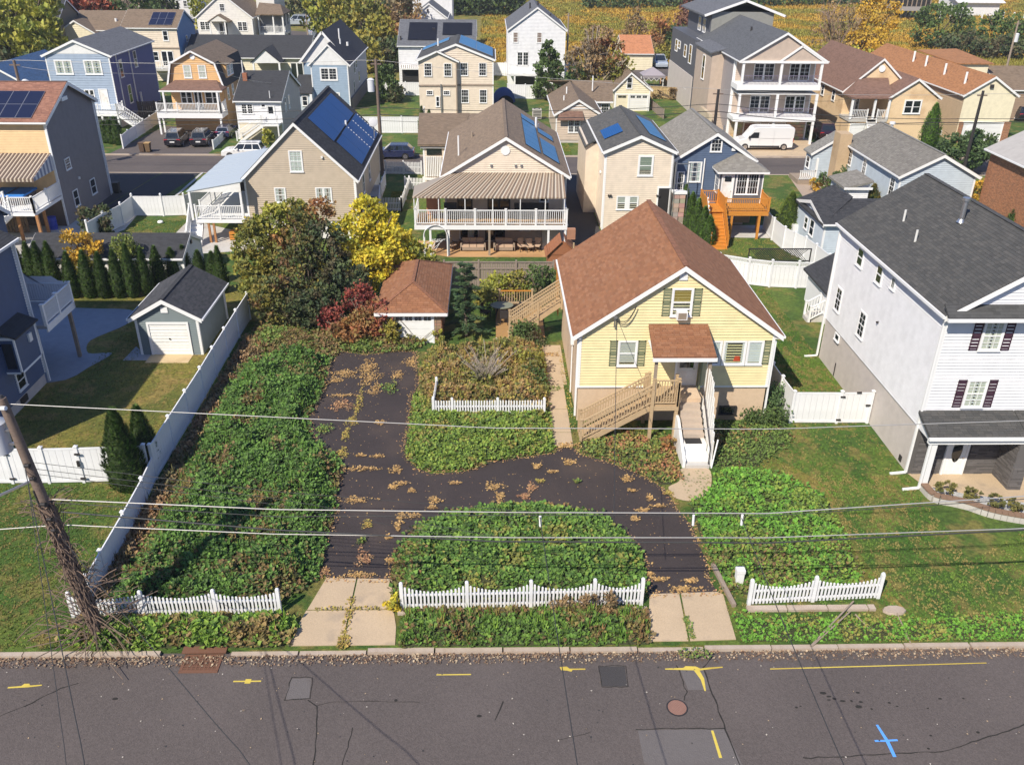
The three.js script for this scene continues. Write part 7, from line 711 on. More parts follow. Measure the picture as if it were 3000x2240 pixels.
// ---------- vehicles ----------
function car(name, label, cat, x, z, ry, paint, o = {}) {
  const s = o.s ?? 0.95, t = thing(name, label, cat, x, z, o.y ?? -0.13, o.group); t.rotation.y = ry; t.scale.setScalar(s); off.set(t, V(0,0,0));
  const Lh = (o.L ?? 4.7) / 2, Wh = 0.92, Hh = o.H ?? 1.72, belt = o.belt ?? 1.02, r = 0.36, wf = Lh - 0.92, wr = -Lh + 0.98, body = phy(paint, {roughness: 0.25, clearcoat: 1, clearcoatRoughness: 0.04, metalness: 0.1 });
  const sh = new THREE.Shape(); sh.moveTo(-Lh + 0.04,0.36); sh.lineTo(wr - 0.42,0.3); sh.absarc(wr, 0.34,0.42, Math.PI, 0, true); sh.lineTo(wf - 0.42,0.3); sh.absarc(wf, 0.34,0.42, Math.PI, 0, true); sh.lineTo(Lh - 0.05,0.36); sh.quadraticCurveTo(Lh + 0.04,0.5, Lh, 0.68);
  if (o.van) { sh.quadraticCurveTo(Lh - 0.02,1.0, Lh - 0.25,1.1); sh.lineTo(Lh - 0.95,1.28); sh.lineTo(Lh - 1.75, Hh - 0.15); sh.quadraticCurveTo(Lh - 2.0, Hh, Lh - 2.5, Hh); sh.lineTo(-Lh + 0.2, Hh - 0.02); sh.quadraticCurveTo(-Lh, Hh - 0.05,-Lh, Hh - 0.3); } else { sh.quadraticCurveTo(Lh - 0.02,0.86, Lh - 0.22,0.9); sh.quadraticCurveTo(Lh - 0.8,1.0, Lh - 1.25, belt); sh.lineTo(-Lh + 0.1, belt); sh.quadraticCurveTo(-Lh - 0.02,0.95,-Lh, 0.7); } sh.lineTo(-Lh + 0.04,0.36);
  const bg = new THREE.ExtrudeGeometry(sh, { depth: Wh * 2 - 0.16, bevelEnabled: true, bevelSize: 0.05, bevelThickness: 0.08, bevelSegments: 2, curveSegments: 8 }); bg.translate(0,0,-Wh + 0.08);
  W(t, 'body', bg, body); const gl = M.glass;
  const pane = (n, P, e = 0.012) => { const c = P.map(p => V(...p)), nn = c[1].clone().sub(c[0]).cross(c[3].clone().sub(c[0])).normalize(), b = c.map(p => p.clone().addScaledVector(nn, e)), d = c.map(p => p.clone().addScaledVector(nn, -0.01)); W(t, n, quads([...b, ...d],[[0,1,2,3],[7,6,5,4],[0,4,5,1],[2,6,7,3],[1,5,6,2],[3,7,4,0]]), gl); };
  if (o.van) { for (const k of [1,-1]) { pane('side_window', k > 0 ? [[Lh - 2.35,1.35, Wh + 0.001],[Lh - 1.15,1.35, Wh + 0.001],[Lh - 1.75,1.98, Wh + 0.001],[Lh - 2.35,1.98, Wh + 0.001]] : [[Lh - 1.15,1.35,-Wh - 0.001],[Lh - 2.35,1.35,-Wh - 0.001],[Lh - 2.35,1.98,-Wh - 0.001],[Lh - 1.75,1.98,-Wh - 0.001]]); W(t, 'sill_trim', bx(wr + 0.5, wf - 0.5,0.32,0.52, k * Wh, k * (Wh + 0.02)), M.black); W(t, 'door_seam', [bx(Lh - 2.45, Lh - 2.43,0.5,2.1, k * Wh, k * (Wh + 0.008)), bx(-0.9,-0.88,0.5,2.2, k * Wh, k * (Wh + 0.008)), bx(-Lh + 0.3, Lh - 2.5,1.3,1.33, k * Wh, k * (Wh + 0.008))], M.metal); W(t, 'mirror', bx(Lh - 1.35, Lh - 1.2,1.3,1.6, k * (Wh + 0.02), k * (Wh + 0.2)), M.black); } pane('windshield', [[Lh - 0.96,1.3,0.8],[Lh - 0.96,1.3,-0.8],[Lh - 1.7, Hh - 0.28,-0.74],[Lh - 1.7, Hh - 0.28,0.74]],0.03); }
  else {
    const c0 = -Lh + (o.rear ?? 0.12), c1 = Lh - (o.hood ?? 1.2), t0 = c0 + (o.rearSlope ?? 0.35), t1 = c1 - 0.75, wb = Wh - 0.05, wt = Wh - 0.26, P = [[c0, belt - 0.03, wb],[c1, belt - 0.03, wb],[t1, Hh, wt],[t0, Hh, wt]], N = P.map(p => [p[0], p[1],-p[2]]), all = [...P, ...N].map(p => V(...p));
    W(t, 'cabin', quads(all, [[0,1,2,3],[7,6,5,4],[1,5,6,2],[4,0,3,7],[3,2,6,7]]), body); const lp = (a, b, k) => a.map((v, i) => v + (b[i] - v) * k), at = (Q, u, v) => lp(lp(Q[0], Q[1], u), lp(Q[3], Q[2], u), v);
    for (const k of [1,-1]) { const Q = k > 0 ? P : [N[1], N[0], N[3], N[2]], cuts = o.cuts ?? [[0.04,0.3],[0.33,0.62],[0.65,0.95]]; for (const [u, v] of cuts) { const [a, b] = k > 0 ? [u, v] : [1 - v, 1 - u]; pane('side_window', [at(Q, a, 0.12), at(Q, b, 0.12), at(Q, b, 0.86), at(Q, a, 0.86)]); } W(t, 'door_handle', [bx(-0.2,0, belt - 0.12, belt - 0.08, k * Wh, k * (Wh + 0.03)), bx(0.8,1, belt - 0.12, belt - 0.08, k * Wh, k * (Wh + 0.03))], M.chrome); W(t, 'mirror', bx(c1 - 0.75, c1 - 0.55, belt + 0.02, belt + 0.2, k * (Wh - 0.02), k * (Wh + 0.18)), body); W(t, 'roof_rail', bx(t0 + 0.1, t1 - 0.1, Hh + 0.03, Hh + 0.07, k * (wt - 0.1), k * (wt - 0.06)), o.rail ?? M.chrome); }
    const Fq = [P[1], N[1], N[2], P[2]], Bq = [N[0], P[0], P[3], N[3]]; pane('windshield', [at(Fq, 0.05,0.08), at(Fq, 0.95,0.08), at(Fq, 0.95,0.92), at(Fq, 0.05,0.92)]); pane('rear_window', [at(Bq, 0.08,0.15), at(Bq, 0.92,0.15), at(Bq, 0.92,0.85), at(Bq, 0.08,0.85)]);
    if (o.bed) W(t, 'cargo_bed', [bx(-Lh + 0.1, c0, belt, belt + 0.04,-Wh + 0.1, Wh - 0.1)], M.black);
  }
  for (const wx of [wf, wr]) for (const k of [1,-1]) { const w = W(t, 'wheel', new THREE.CylinderGeometry(r, r, 0.24,20).rotateX(Math.PI / 2).translate(wx, r, k * (Wh - 0.1)), M.tyre); W(w, 'rim', [new THREE.CylinderGeometry(r * 0.66, r * 0.66,0.03,16).rotateX(Math.PI / 2).translate(wx, r, k * (Wh + 0.03)), ...[0,1,2,3,4].map(i => bx(-0.03,0.03,0, r * 0.6,-0.01,0.01).rotateZ(i * 1.2566).translate(wx, r, k * (Wh + 0.05)))], M.chrome); }
  for (const k of [1,-1]) { W(t, 'headlight', bx(Lh - 0.16, Lh + 0.015,0.7,0.84, k * 0.5, k * 0.86), M.lampClear); W(t, 'tail_light', o.van ? bx(-Lh - 0.02,-Lh + 0.05,0.9,1.35, k * 0.78, k * 0.92) : bx(-Lh - 0.03,-Lh + 0.12,0.78,1.0, k * 0.52, k * 0.91), M.lampRed); }
  W(t, 'bumper', [bx(-Lh - 0.06,-Lh + 0.08,0.36,0.58,-Wh + 0.06, Wh - 0.06), bx(Lh - 0.08, Lh + 0.05,0.34,0.52,-Wh + 0.06, Wh - 0.06)], o.van ? M.black : body); W(t, 'licence_plate', bx(-Lh - 0.07,-Lh - 0.04,0.62,0.76,-0.26,0.26), M.white); W(t, 'grille', bx(Lh - 0.04, Lh + 0.03,0.52,0.78,-0.45,0.45), M.black); return t;
}
const PI = Math.PI, WHITE = C(0.8,0.8,0.8), BLACK = C(0.012,0.012,0.02), NAVY = C(0.015,0.022,0.07), MAROON = C(0.03,0.008,0.016), SILVER = C(0.4,0.45,0.52);
car('parked_car', 'white sport utility car parked at the far kerb of the back street', 'car', -26.95,-97.35, PI, WHITE, { s: 0.96 });
car('parked_car', 'black sport utility car under the porch, left of its pair', 'car', -36.0,-103.2, PI / 2 + 0.05, BLACK, { s: 0.98, y: 0.012 }); car('parked_car', 'black sport utility car under the porch, nearer the short white fence', 'car', -33.15,-103.4, PI / 2 + 0.05, BLACK, { s: 0.98, y: 0.012 });
car('parked_car', 'dark blue car half hidden behind the right black car', 'car', -31.5,-107.5, PI / 2, NAVY, { s: 0.9, y: 0.012, H: 1.5 });
car('parked_car', 'dark blue hatchback car on the back street right of the utility pole', 'car', -10.55,-97.3, PI, NAVY, { s: 0.95, H: 1.6, rearSlope: 0.6 });
car('parked_van', 'long white cargo van parked in front of the stone garage level', 'van', 31.6,-101.9, PI, WHITE, { s: 1.02, L: 6.3, H: 2.5, van: 1, y: 0.012 });
car('parked_car', 'dark maroon sport utility car between the grey and peach houses', 'car', 40.6,-108.3, PI / 2, MAROON, { s: 1.08, y: 0.012, H: 1.85 });
car('pickup_truck', 'silver blue pickup truck facing forward in the far car park', 'truck', 30.7,-167,-PI / 2, SILVER, { s: 1.2, H: 1.8, L: 5.6, rear: 2.0, cuts: [[0.06,0.45],[0.5,0.94]], bed: 1, y: 0.02 }); car('parked_car', 'pale car half hidden left of the big grey house wall in the far car park', 'car', 38.2,-166,-PI / 2, WHITE, { s: 1.1, y: 0.02 });
car('parked_car', 'silver sport utility car on the shaded lane at the top left', 'car', -47.1,-232, PI, SILVER, { s: 1.5, y: 0.02 }); car('parked_car', 'silver car seen between shrubs and the navy roof at the top left', 'car', -37.2,-209.5,0.6, SILVER, { s: 1.3, y: 0.02 });
car('parked_car', 'dark car at the right edge behind the cream house', 'car', 71.5,-120.5, PI / 2, BLACK, { s: 1.1, y: 0.02 });
{ const t = thing('golf_cart', 'small white cart by the slatted fence beside the big grey house', 'cart', 29.3,-139); W(t, 'seat', [bx(28.9,29.7,0.5,0.9,-139.4,-138.6), bx(28.9,29.7,0.9,1.5,-139.5,-139.35)], M.white); W(t, 'body', bx(28.8,29.8,0.25,0.5,-139.6,-137.9), M.white); W(t, 'roof', bx(28.8,29.8,2,2.06,-139.6,-138), M.trim); for (const [x, z] of [[28.85,-139.5],[29.75,-139.5],[28.85,-138.1],[29.75,-138.1]]) { W(t, 'roof_post', bx(x - 0.03, x + 0.03,0.5,2, z - 0.03, z + 0.03), M.iron); W(t, 'wheel', new THREE.CylinderGeometry(0.25,0.25,0.2,14).rotateZ(PI / 2).translate(x, 0.25, z), M.tyre); } }
function bin(label, x, z, mat, lid) { const t = thing('wheeled_bin', label, 'bin', x, z); const g = bx(x - 0.28, x + 0.28,0.08,1.0, z - 0.3, z + 0.3), p = g.attributes.position; for (let i = 0; i < p.count; i++) if (p.getY(i) < 0.5) { p.setX(i, x + (p.getX(i) - x) * 0.8); p.setZ(i, z + (p.getZ(i) - z) * 0.8); } W(t, 'body', g, mat); W(t, 'lid', [bx(x - 0.31, x + 0.31,1.0,1.07, z - 0.33, z + 0.33)], lid); W(t, 'handle', bx(x - 0.25, x + 0.25,0.93,0.98, z - 0.38, z - 0.33), lid); for (const s of [-1,1]) W(t, 'wheel', new THREE.CylinderGeometry(0.11,0.11,0.06,12).rotateZ(PI / 2).translate(x + s * 0.25,0.11, z - 0.26), M.tyre); }
bin('dark brown wheeled bin at the kerb, left of the pair', -38.6,-98.95, std(C(0.09,0.055,0.035)), std(C(0.13,0.08,0.05))); bin('tan topped wheeled bin at the kerb, right of the pair', -37.95,-98.95, std(C(0.13,0.08,0.04)), std(C(0.42,0.27,0.12))); bin('black wheeled bin at the foot of the grey shaded house wall', -35.2,-82.3, M.black, M.black);
{ const t = thing('blue_barrel', 'bright blue barrel under the raised deck at the left', 'barrel', -36.4,-71.4); W(t, 'body', new THREE.CylinderGeometry(0.36,0.34,1.0,18).translate(-36.4,0.5,-71.4), std(C(0.02,0.05,0.4), {roughness: 0.5 })); W(t, 'hoop', [0.3,0.68].map(y => new THREE.TorusGeometry(0.36,0.025,6,18).rotateX(PI / 2).translate(-36.4, y, -71.4)), std(C(0.02,0.05,0.4))); W(t, 'lid', new THREE.CylinderGeometry(0.37,0.37,0.05,18).translate(-36.4,1.02,-71.4), std(C(0.03,0.06,0.45))); }
{ const t = thing('hot_tub', 'blue covered hot tub on the deck under the striped awning at the left', 'hot tub', -38.6,-70.6,0); W(t, 'tub', bx(-39.9,-37.2,2.6,3.3,-71.6,-69.4), std(C(0.12,0.1,0.09))); W(t, 'cover', bx(-40,-37.1,3.3,3.45,-71.7,-69.3), std(C(0.03,0.2,0.6), {map: T.stain })); W(t, 'cover_seam', bx(-38.6,-38.5,3.45,3.47,-71.7,-69.3), M.black); }
// ---------- patio things ----------
function chair(label, x, y, z, ry, mat, cush, group) { const t = thing('patio_chair', label, 'chair', x, z, y, group); t.rotation.y = ry; off.set(t, V(0,0,0)); W(t, 'seat', bx(-0.26,0.26,0.4,0.47,-0.26,0.26), cush); W(t, 'backrest', bx(-0.26,0.26,0.47,1.0,-0.3,-0.24), cush); for (const a of [-0.24,0.24]) { for (const b of [-0.24,0.24]) W(t, 'leg', bx(a - 0.02, a + 0.02,0,0.4, b - 0.02, b + 0.02), mat); W(t, 'armrest', bx(a - 0.03, a + 0.03,0.62,0.66,-0.26,0.26), mat); } return t; }
{ const t = thing('patio_table', 'small green round topped table on the low deck by the wooden stair', 'table', 0.75,-52.6,0.2); W(t, 'table_top', new THREE.CylinderGeometry(0.75,0.75,0.05,20).scale(1,1,0.8).translate(0.75,1.0,-52.6), std(C(0.2,0.21,0.15), {roughness: 0.5 })); for (const [a, b] of [[-0.4,-0.3],[0.4,-0.3],[-0.4,0.3],[0.4,0.3]]) W(t, 'leg', cyl(V(0.75 + a, 0.2,-52.6 + b), V(0.75 + a * 0.6,1,-52.6 + b * 0.6),0.03), M.iron); W(t, 'pole', cyl(V(0.75,0.2,-52.6), V(0.75,1,-52.6),0.04), M.iron); }
chair('dark metal chair left of the green table on the low deck', -0.3,0.2,-52.4,1.2, M.iron, M.iron); chair('dark metal chair right of the green table on the low deck', 1.75,0.2,-52.5,-1.2, M.iron, M.iron); chair('dark metal chair in front of the green table on the low deck', 0.9,0.2,-51.5,3, M.iron, M.iron);
const cu = std(C(0.5,0.36,0.26));
{ const t = thing('patio_sofa', 'tan cushioned sofa under the white balcony, left of the middle post', 'sofa', -1.3,-66.3); W(t, 'frame', [bx(-2.3,-0.4,0.1,0.35,-66.7,-65.9), bx(-2.35,-2.2,0.1,0.65,-66.7,-65.9), bx(-0.5,-0.35,0.1,0.65,-66.7,-65.9)], M.greyWood); for (let i = 0; i < 3; i++) { W(t, 'seat_cushion', bx(-2.2 + i * 0.58,-1.66 + i * 0.58,0.35,0.5,-66.6,-65.9), cu); W(t, 'back_cushion', bx(-2.2 + i * 0.58,-1.66 + i * 0.58,0.5,0.9,-66.75,-66.55), cu); } }
{ const t = thing('patio_sofa', 'tan cushioned sofa under the white balcony, right of the middle post', 'sofa', 1.1,-66.3); W(t, 'frame', [bx(0.3,1.9,0.1,0.35,-66.7,-65.9), bx(0.25,0.4,0.1,0.65,-66.7,-65.9), bx(1.8,1.95,0.1,0.65,-66.7,-65.9)], M.greyWood); for (let i = 0; i < 2; i++) { W(t, 'seat_cushion', bx(0.42 + i * 0.7,1.08 + i * 0.7,0.35,0.5,-66.6,-65.9), cu); W(t, 'back_cushion', bx(0.42 + i * 0.7,1.08 + i * 0.7,0.5,0.9,-66.75,-66.55), cu); } }
[[2.5,-66,0.4],[3.1,-65.9,0.2],[3.7,-66.1,-0.3]].forEach(([x, z, r], i) => chair(['folding patio chair under the balcony, next to the sofa', 'folding patio chair under the balcony, middle of its row of three', 'folding patio chair under the balcony, nearest the grey cabinet'][i], x, 0.02, z, r, M.iron, cu)); chair('tan patio armchair at the left end of the patio under the balcony', -3,0.02,-66.2,0.8, M.iron, cu);
{ const t = thing('patio_cabinet', 'pale grey outdoor cabinet at the right end under the balcony', 'cabinet', 4.8,-66.7); W(t, 'case', bx(4.1,5.6,0.1,1.7,-67.2,-66.5), std(C(0.4,0.43,0.43))); W(t, 'door', bx(4.2,5.5,0.5,1.6,-66.5,-66.46), std(C(0.33,0.38,0.38))); W(t, 'plinth', bx(4.1,5.6,0,0.1,-67.2,-66.5), M.white); }
{ const t = thing('patio_umbrella', 'closed grey patio umbrella standing under the balcony', 'umbrella', -1.5,-67.3); W(t, 'canopy', cyl(V(-1.5,0.7,-67.3), V(-1.5,2.1,-67.3),0.2,0.38,10), std(C(0.4,0.42,0.45))); W(t, 'pole', cyl(V(-1.5,0,-67.3), V(-1.5,0.7,-67.3),0.04), M.metal); W(t, 'base', new THREE.CylinderGeometry(0.28,0.3,0.08,14).translate(-1.5,0.04,-67.3), M.iron); }
{ const t = thing('garden_arch', 'white lattice garden arch at the left end of the patio', 'arch', -4.2,-65.2), g = []; for (const z of [-65.6,-64.8]) { for (const x of [-5.1,-3.3]) g.push(bx(x - 0.04, x + 0.04,0,1.6, z - 0.04, z + 0.04)); g.push(new THREE.TorusGeometry(0.9,0.035,6,18, PI).translate(-4.2,1.6, z)); } W(t, 'frame', g, M.trim); for (let i = 0; i < 9; i++) { const a = PI * i / 8; W(t, 'rung', bar(V(-4.2 + 0.9 * Math.cos(a),1.6 + 0.9 * Math.sin(a),-65.6), V(-4.2 + 0.9 * Math.cos(a),1.6 + 0.9 * Math.sin(a),-64.8),0.03,0.03), M.trim); } W(t, 'lattice', Array.from({ length: 9 }, (_, i) => bar(V(-5.1 + i * 0.1,0.1 + (i % 3) * 0.5,-64.78), V(-4.4 + i * 0.12,1.4,-64.78),0.02,0.03)), M.trim); }
{ const t = thing('balcony_sofa', 'dark sofa with screen back on the white balcony at the right', 'sofa', 3.2,-66.9); W(t, 'frame', bx(1.9,4.6,2.45,2.9,-67.3,-66.5), M.black); W(t, 'backrest', bx(1.9,4.6,2.9,3.5,-67.4,-67.2), M.black); W(t, 'cushion', bx(2,4.5,2.9,3,-67.2,-66.55), std(C(0.1,0.1,0.11))); }
{ const t = thing('balcony_chair', 'dark lounge chair with terracotta screen on the white balcony at the left', 'chair', -3.4,-66.6); W(t, 'seat', bx(-3.6,-2.6,2.8,2.95,-67,-66.2), M.black); W(t, 'backrest', bx(-3.6,-2.6,2.95,3.6,-67.1,-66.95), M.black); W(t, 'screen', bx(-5,-3.9,2.5,4.2,-67.6,-67.5), std(C(0.5,0.24,0.14))); for (const x of [-3.5,-2.7]) W(t, 'leg', bx(x - 0.04, x + 0.04,2.45,2.8,-66.9,-66.3), M.black); }
{ const t = thing('lattice_panel', 'dark lattice panel leaning behind the white lattice fence', 'lattice panel', 20.5,-60.5), g = []; for (let i = 0; i < 22; i++) for (const q of [1,-1]) { const x = 18.9 + i * 0.16; g.push(bar(V(x, q > 0 ? 1.3 : 2.15,-60.3), V(x + 0.85, q > 0 ? 2.15 : 1.3,-60.3),0.015,0.04)); } W(t, 'lattice', g, M.iron); W(t, 'frame', [bx(18.8,23.4,2.15,2.22,-60.34,-60.26), bx(18.8,23.4,1.23,1.3,-60.34,-60.26), bx(18.8,18.87,0,2.2,-60.34,-60.26), bx(23.33,23.4,0,2.2,-60.34,-60.26)], M.iron); }
{ const t = thing('wooden_crate', 'orange wooden chair like crate on the patio beside the porch stair', 'crate', -20.6,-68.8); W(t, 'slat', [0,1,2].map(i => bx(-21,-20.2,0.1 + i * 0.2,0.24 + i * 0.2,-68.5,-68.46)), M.orangeWood); W(t, 'top', bx(-21.05,-20.15,0.65,0.7,-69.2,-68.45), M.orangeWood); W(t, 'side', [bx(-21.04,-21,0,0.65,-69.2,-68.5), bx(-20.2,-20.16,0,0.65,-69.2,-68.5)], M.orangeWood); }
{ const t = thing('blue_canopy', 'round blue covered trampoline like tent beside the cream house', 'tent', 2,-131); W(t, 'cover', new THREE.SphereGeometry(1.7,18,8,0,6.3,0,1.57).scale(1,1.2,0.8).translate(2,0,-131), std(C(0.04,0.08,0.22))); W(t, 'opening', new THREE.CircleGeometry(1.1,16,0, PI).translate(2.3,0,-129.6), M.dark); }
for (const [n, x, z, l] of [['stone', -22.9,-74.0, 'white rounded stone lying on the small back lawn']]) top('white_stone', new THREE.SphereGeometry(0.22,8,6).scale(1.2,0.7,1).translate(x - 5.2,0.12, z + 1), M.trim, l, 'stone');
top('white_basin', [new THREE.CylinderGeometry(0.45,0.35,0.15,16).translate(51.5,0.6,-98.5), new THREE.CylinderGeometry(0.12,0.2,0.6,10).translate(51.5,0.3,-98.5)], M.trim, 'white bird bath on the grass strip by the peach house', 'bird bath');
{ const t = thing('small_hvac', 'grey air conditioning unit on the grass beside the tall white fence', 'air conditioner', 6.3,-118.5); W(t, 'case', bx(5.6,6.8,0.1,1.3,-119,-118), M.paleConcrete); W(t, 'grille', [0,1,2,3,4].map(i => bx(5.7,6.7,0.25 + i * 0.2,0.33 + i * 0.2,-118,-117.96)), M.iron); W(t, 'fan_guard', new THREE.TorusGeometry(0.4,0.04,6,16).rotateX(PI / 2).translate(6.2,1.32,-118.5), M.iron); }
// ---------- plants ----------
const leafG = (() => { const g = new THREE.BufferGeometry(); g.setAttribute('position', new THREE.Float32BufferAttribute([0,0,0,0.42,0.5,0.14,0,1,0,0,0,0,0,1,0,-0.42,0.5,0.14],3)); g.computeVertexNormals(); return g; })();
const sprayG = (() => { const g = new THREE.BufferGeometry(), P = []; for (const [a, l] of [[-0.5,0.8],[0,1],[0.5,0.8]]) { const s = Math.sin(a) * l, c = Math.cos(a) * l; P.push(-0.12,0,0,0.12,0,0, s * 0.8, c, 0.1); } g.setAttribute('position', new THREE.Float32BufferAttribute(P, 3)); g.computeVertexNormals(); return g; })();
const tuftG = (() => { const g = new THREE.BufferGeometry(), P = []; for (let i = 0; i < 5; i++) { const a = i * 1.257, c = Math.cos(a), s = Math.sin(a); P.push(c * 0.1 - s * 0.16,0, s * 0.1 + c * 0.16, c * 0.1 + s * 0.16,0, s * 0.1 - c * 0.16, c * (0.5 + 0.3 * (i % 2)),1 - 0.25 * (i % 3), s * 0.6); } g.setAttribute('position', new THREE.Float32BufferAttribute(P, 3)); g.computeVertexNormals(); return g; })();
const pick = (pal) => { const c = pal[Math.floor(rnd() * pal.length)], k = rr(0.95,1.7); return C(c[0] * k, c[1] * k, c[2] * k); };
const PAL = { olive: [[0.24,0.22,0.03],[0.17,0.19,0.03],[0.32,0.25,0.03],[0.12,0.13,0.025]], bright: [[0.50,0.41,0.02],[0.42,0.38,0.02],[0.58,0.44,0.03],[0.26,0.26,0.02]], dark: [[0.045,0.075,0.02],[0.03,0.055,0.018],[0.07,0.095,0.025],[0.10,0.07,0.03]], mixed: [[0.06,0.09,0.02],[0.13,0.14,0.025],[0.22,0.18,0.03],[0.16,0.075,0.03],[0.05,0.07,0.02]], rust: [[0.26,0.09,0.03],[0.30,0.14,0.04],[0.2,0.1,0.04],[0.24,0.17,0.05]], red: [[0.22,0.035,0.025],[0.16,0.03,0.025],[0.28,0.07,0.03]], green: [[0.06,0.11,0.02],[0.09,0.14,0.025],[0.045,0.08,0.018]], yg: [[0.32,0.31,0.03],[0.24,0.26,0.03],[0.38,0.34,0.05],[0.12,0.15,0.02]], gold: [[0.5,0.3,0.02],[0.42,0.28,0.02],[0.34,0.22,0.03]], brown: [[0.26,0.17,0.08],[0.22,0.14,0.07],[0.3,0.2,0.09],[0.16,0.13,0.06]], arb: [[0.04,0.085,0.012],[0.06,0.115,0.018],[0.03,0.065,0.01],[0.075,0.12,0.02]] };
function leaves(parent, blobs, size, up = 0.3) { // blobs: [x, y, z, rx, ry, rz, count, palette, clusterSpread]
  const list = [];
  for (const [x, y, z, rx, ry, rz, n, pal, cs = 0.32] of blobs) {
    const k = Math.max(6, Math.round(n / 26));
    for (let i = 0; i < k; i++) {
      let a, b, c; do { a = rr(-1,1); b = rr(-1,1); c = rr(-1,1); } while (a * a + b * b + c * c > 1); const q = Math.hypot(a, b, c) || 1, f = Math.pow(q, 0.4) / q; a *= f; b *= f; c *= f; const tone = pick(pal), sp = cs * rr(0.6,1.3);
      for (let j = 0; j < n / k; j++) { const px = x + a * rx + rr(-1,1) * sp, py = y + b * ry + rr(-1,1) * sp * 0.8, pz = z + c * rz + rr(-1,1) * sp; if (py < 0.02) continue; const col = tone.clone().lerp(pick(pal),0.35); list.push({ m: mat4(px, py, pz, rr(-1.7,-0.1) + up, rnd() * 6.28, rr(-0.7,0.7), size * rr(0.65,1.35)), c: col }); }
    }
  }
  return inst('crown', leafG, leafMat, list, parent);
}
const barkM = std(C(0.16,0.12,0.09), {map: T.wood, roughness: 1 });
function tree(name, label, cat, x, z, o) { // trunk, limbs reaching into the blobs, crown
  const t = thing(name, label, cat, x, z, 0, o.group), tr = o.r ?? 0.16, th = o.th ?? 1.5, bark = o.bark ?? barkM;
  if (!o.noTrunk) W(t, 'trunk', new THREE.TubeGeometry(new THREE.CatmullRomCurve3([V(x, -0.1, z), V(x + rr(-0.1,0.1), th * 0.5, z), V(x + rr(-0.2,0.2), th, z + rr(-0.1,0.1))]),8, tr, 7), bark);
  const g = []; for (const b of o.blobs) { const n = o.limbs ?? 3; for (let i = 0; i < n; i++) { const e = V(b[0] + rr(-0.8,0.8) * b[3], b[1] + rr(-0.2,0.95) * b[4], b[2] + rr(-0.8,0.8) * b[5]), s = V(x + rr(-0.1,0.1), o.noTrunk ? 0 : th * rr(0.5,0.98), z + rr(-0.1,0.1)), m = s.clone().lerp(e, 0.5).add(V(rr(-0.2,0.2), rr(0,0.35), rr(-0.2,0.2))); g.push(new THREE.TubeGeometry(new THREE.QuadraticBezierCurve3(s, m, e),6,(o.lr ?? tr * 0.35) * rr(0.6,1.1),4)); for (let j = 0; j < (o.twigs ?? 1); j++) { const f = rr(0.5,0.9), p = m.clone().lerp(e, f), q = p.clone().add(V(rr(-1,1) * b[3] * 0.5, rr(-0.1,0.8) * b[4] * 0.6, rr(-1,1) * b[5] * 0.5)); g.push(new THREE.TubeGeometry(new THREE.QuadraticBezierCurve3(p, p.clone().lerp(q, 0.5).add(V(0,0.1,0)), q),4,(o.lr ?? tr * 0.35) * 0.4,3)); } } }
  if (g.length) W(t, 'limbs', g, bark); if (o.size) leaves(t, o.blobs, o.size, o.up); return t;
}
function columnar(t, x, z, h, r, n, pal, size) { // dense columnar evergreen
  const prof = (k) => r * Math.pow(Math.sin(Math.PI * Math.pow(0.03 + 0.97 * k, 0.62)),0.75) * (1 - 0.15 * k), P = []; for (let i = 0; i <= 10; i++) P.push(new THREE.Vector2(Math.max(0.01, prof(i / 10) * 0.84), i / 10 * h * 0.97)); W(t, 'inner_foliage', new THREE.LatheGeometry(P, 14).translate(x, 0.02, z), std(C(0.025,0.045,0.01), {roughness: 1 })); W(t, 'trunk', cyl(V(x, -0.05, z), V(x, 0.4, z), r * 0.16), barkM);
  const list = []; for (let i = 0; i < n; i++) { const k = Math.pow(rnd(),1.15), a = rnd() * 6.28, bump = 1 + 0.1 * Math.sin(a * 5 + k * 9 + x) + 0.06 * Math.sin(a * 9 - k * 16), q = prof(k) * bump * rr(0.85,1.03), c = pick(pal); list.push({ m: mat4(x + Math.cos(a) * q, k * h, z + Math.sin(a) * q, rr(0.15,0.7), Math.PI / 2 - a + rr(-0.6,0.6), rr(-0.3,0.3), size * rr(0.7,1.3)), c }); }
  inst('foliage', sprayG, needleMat, list, t);
}
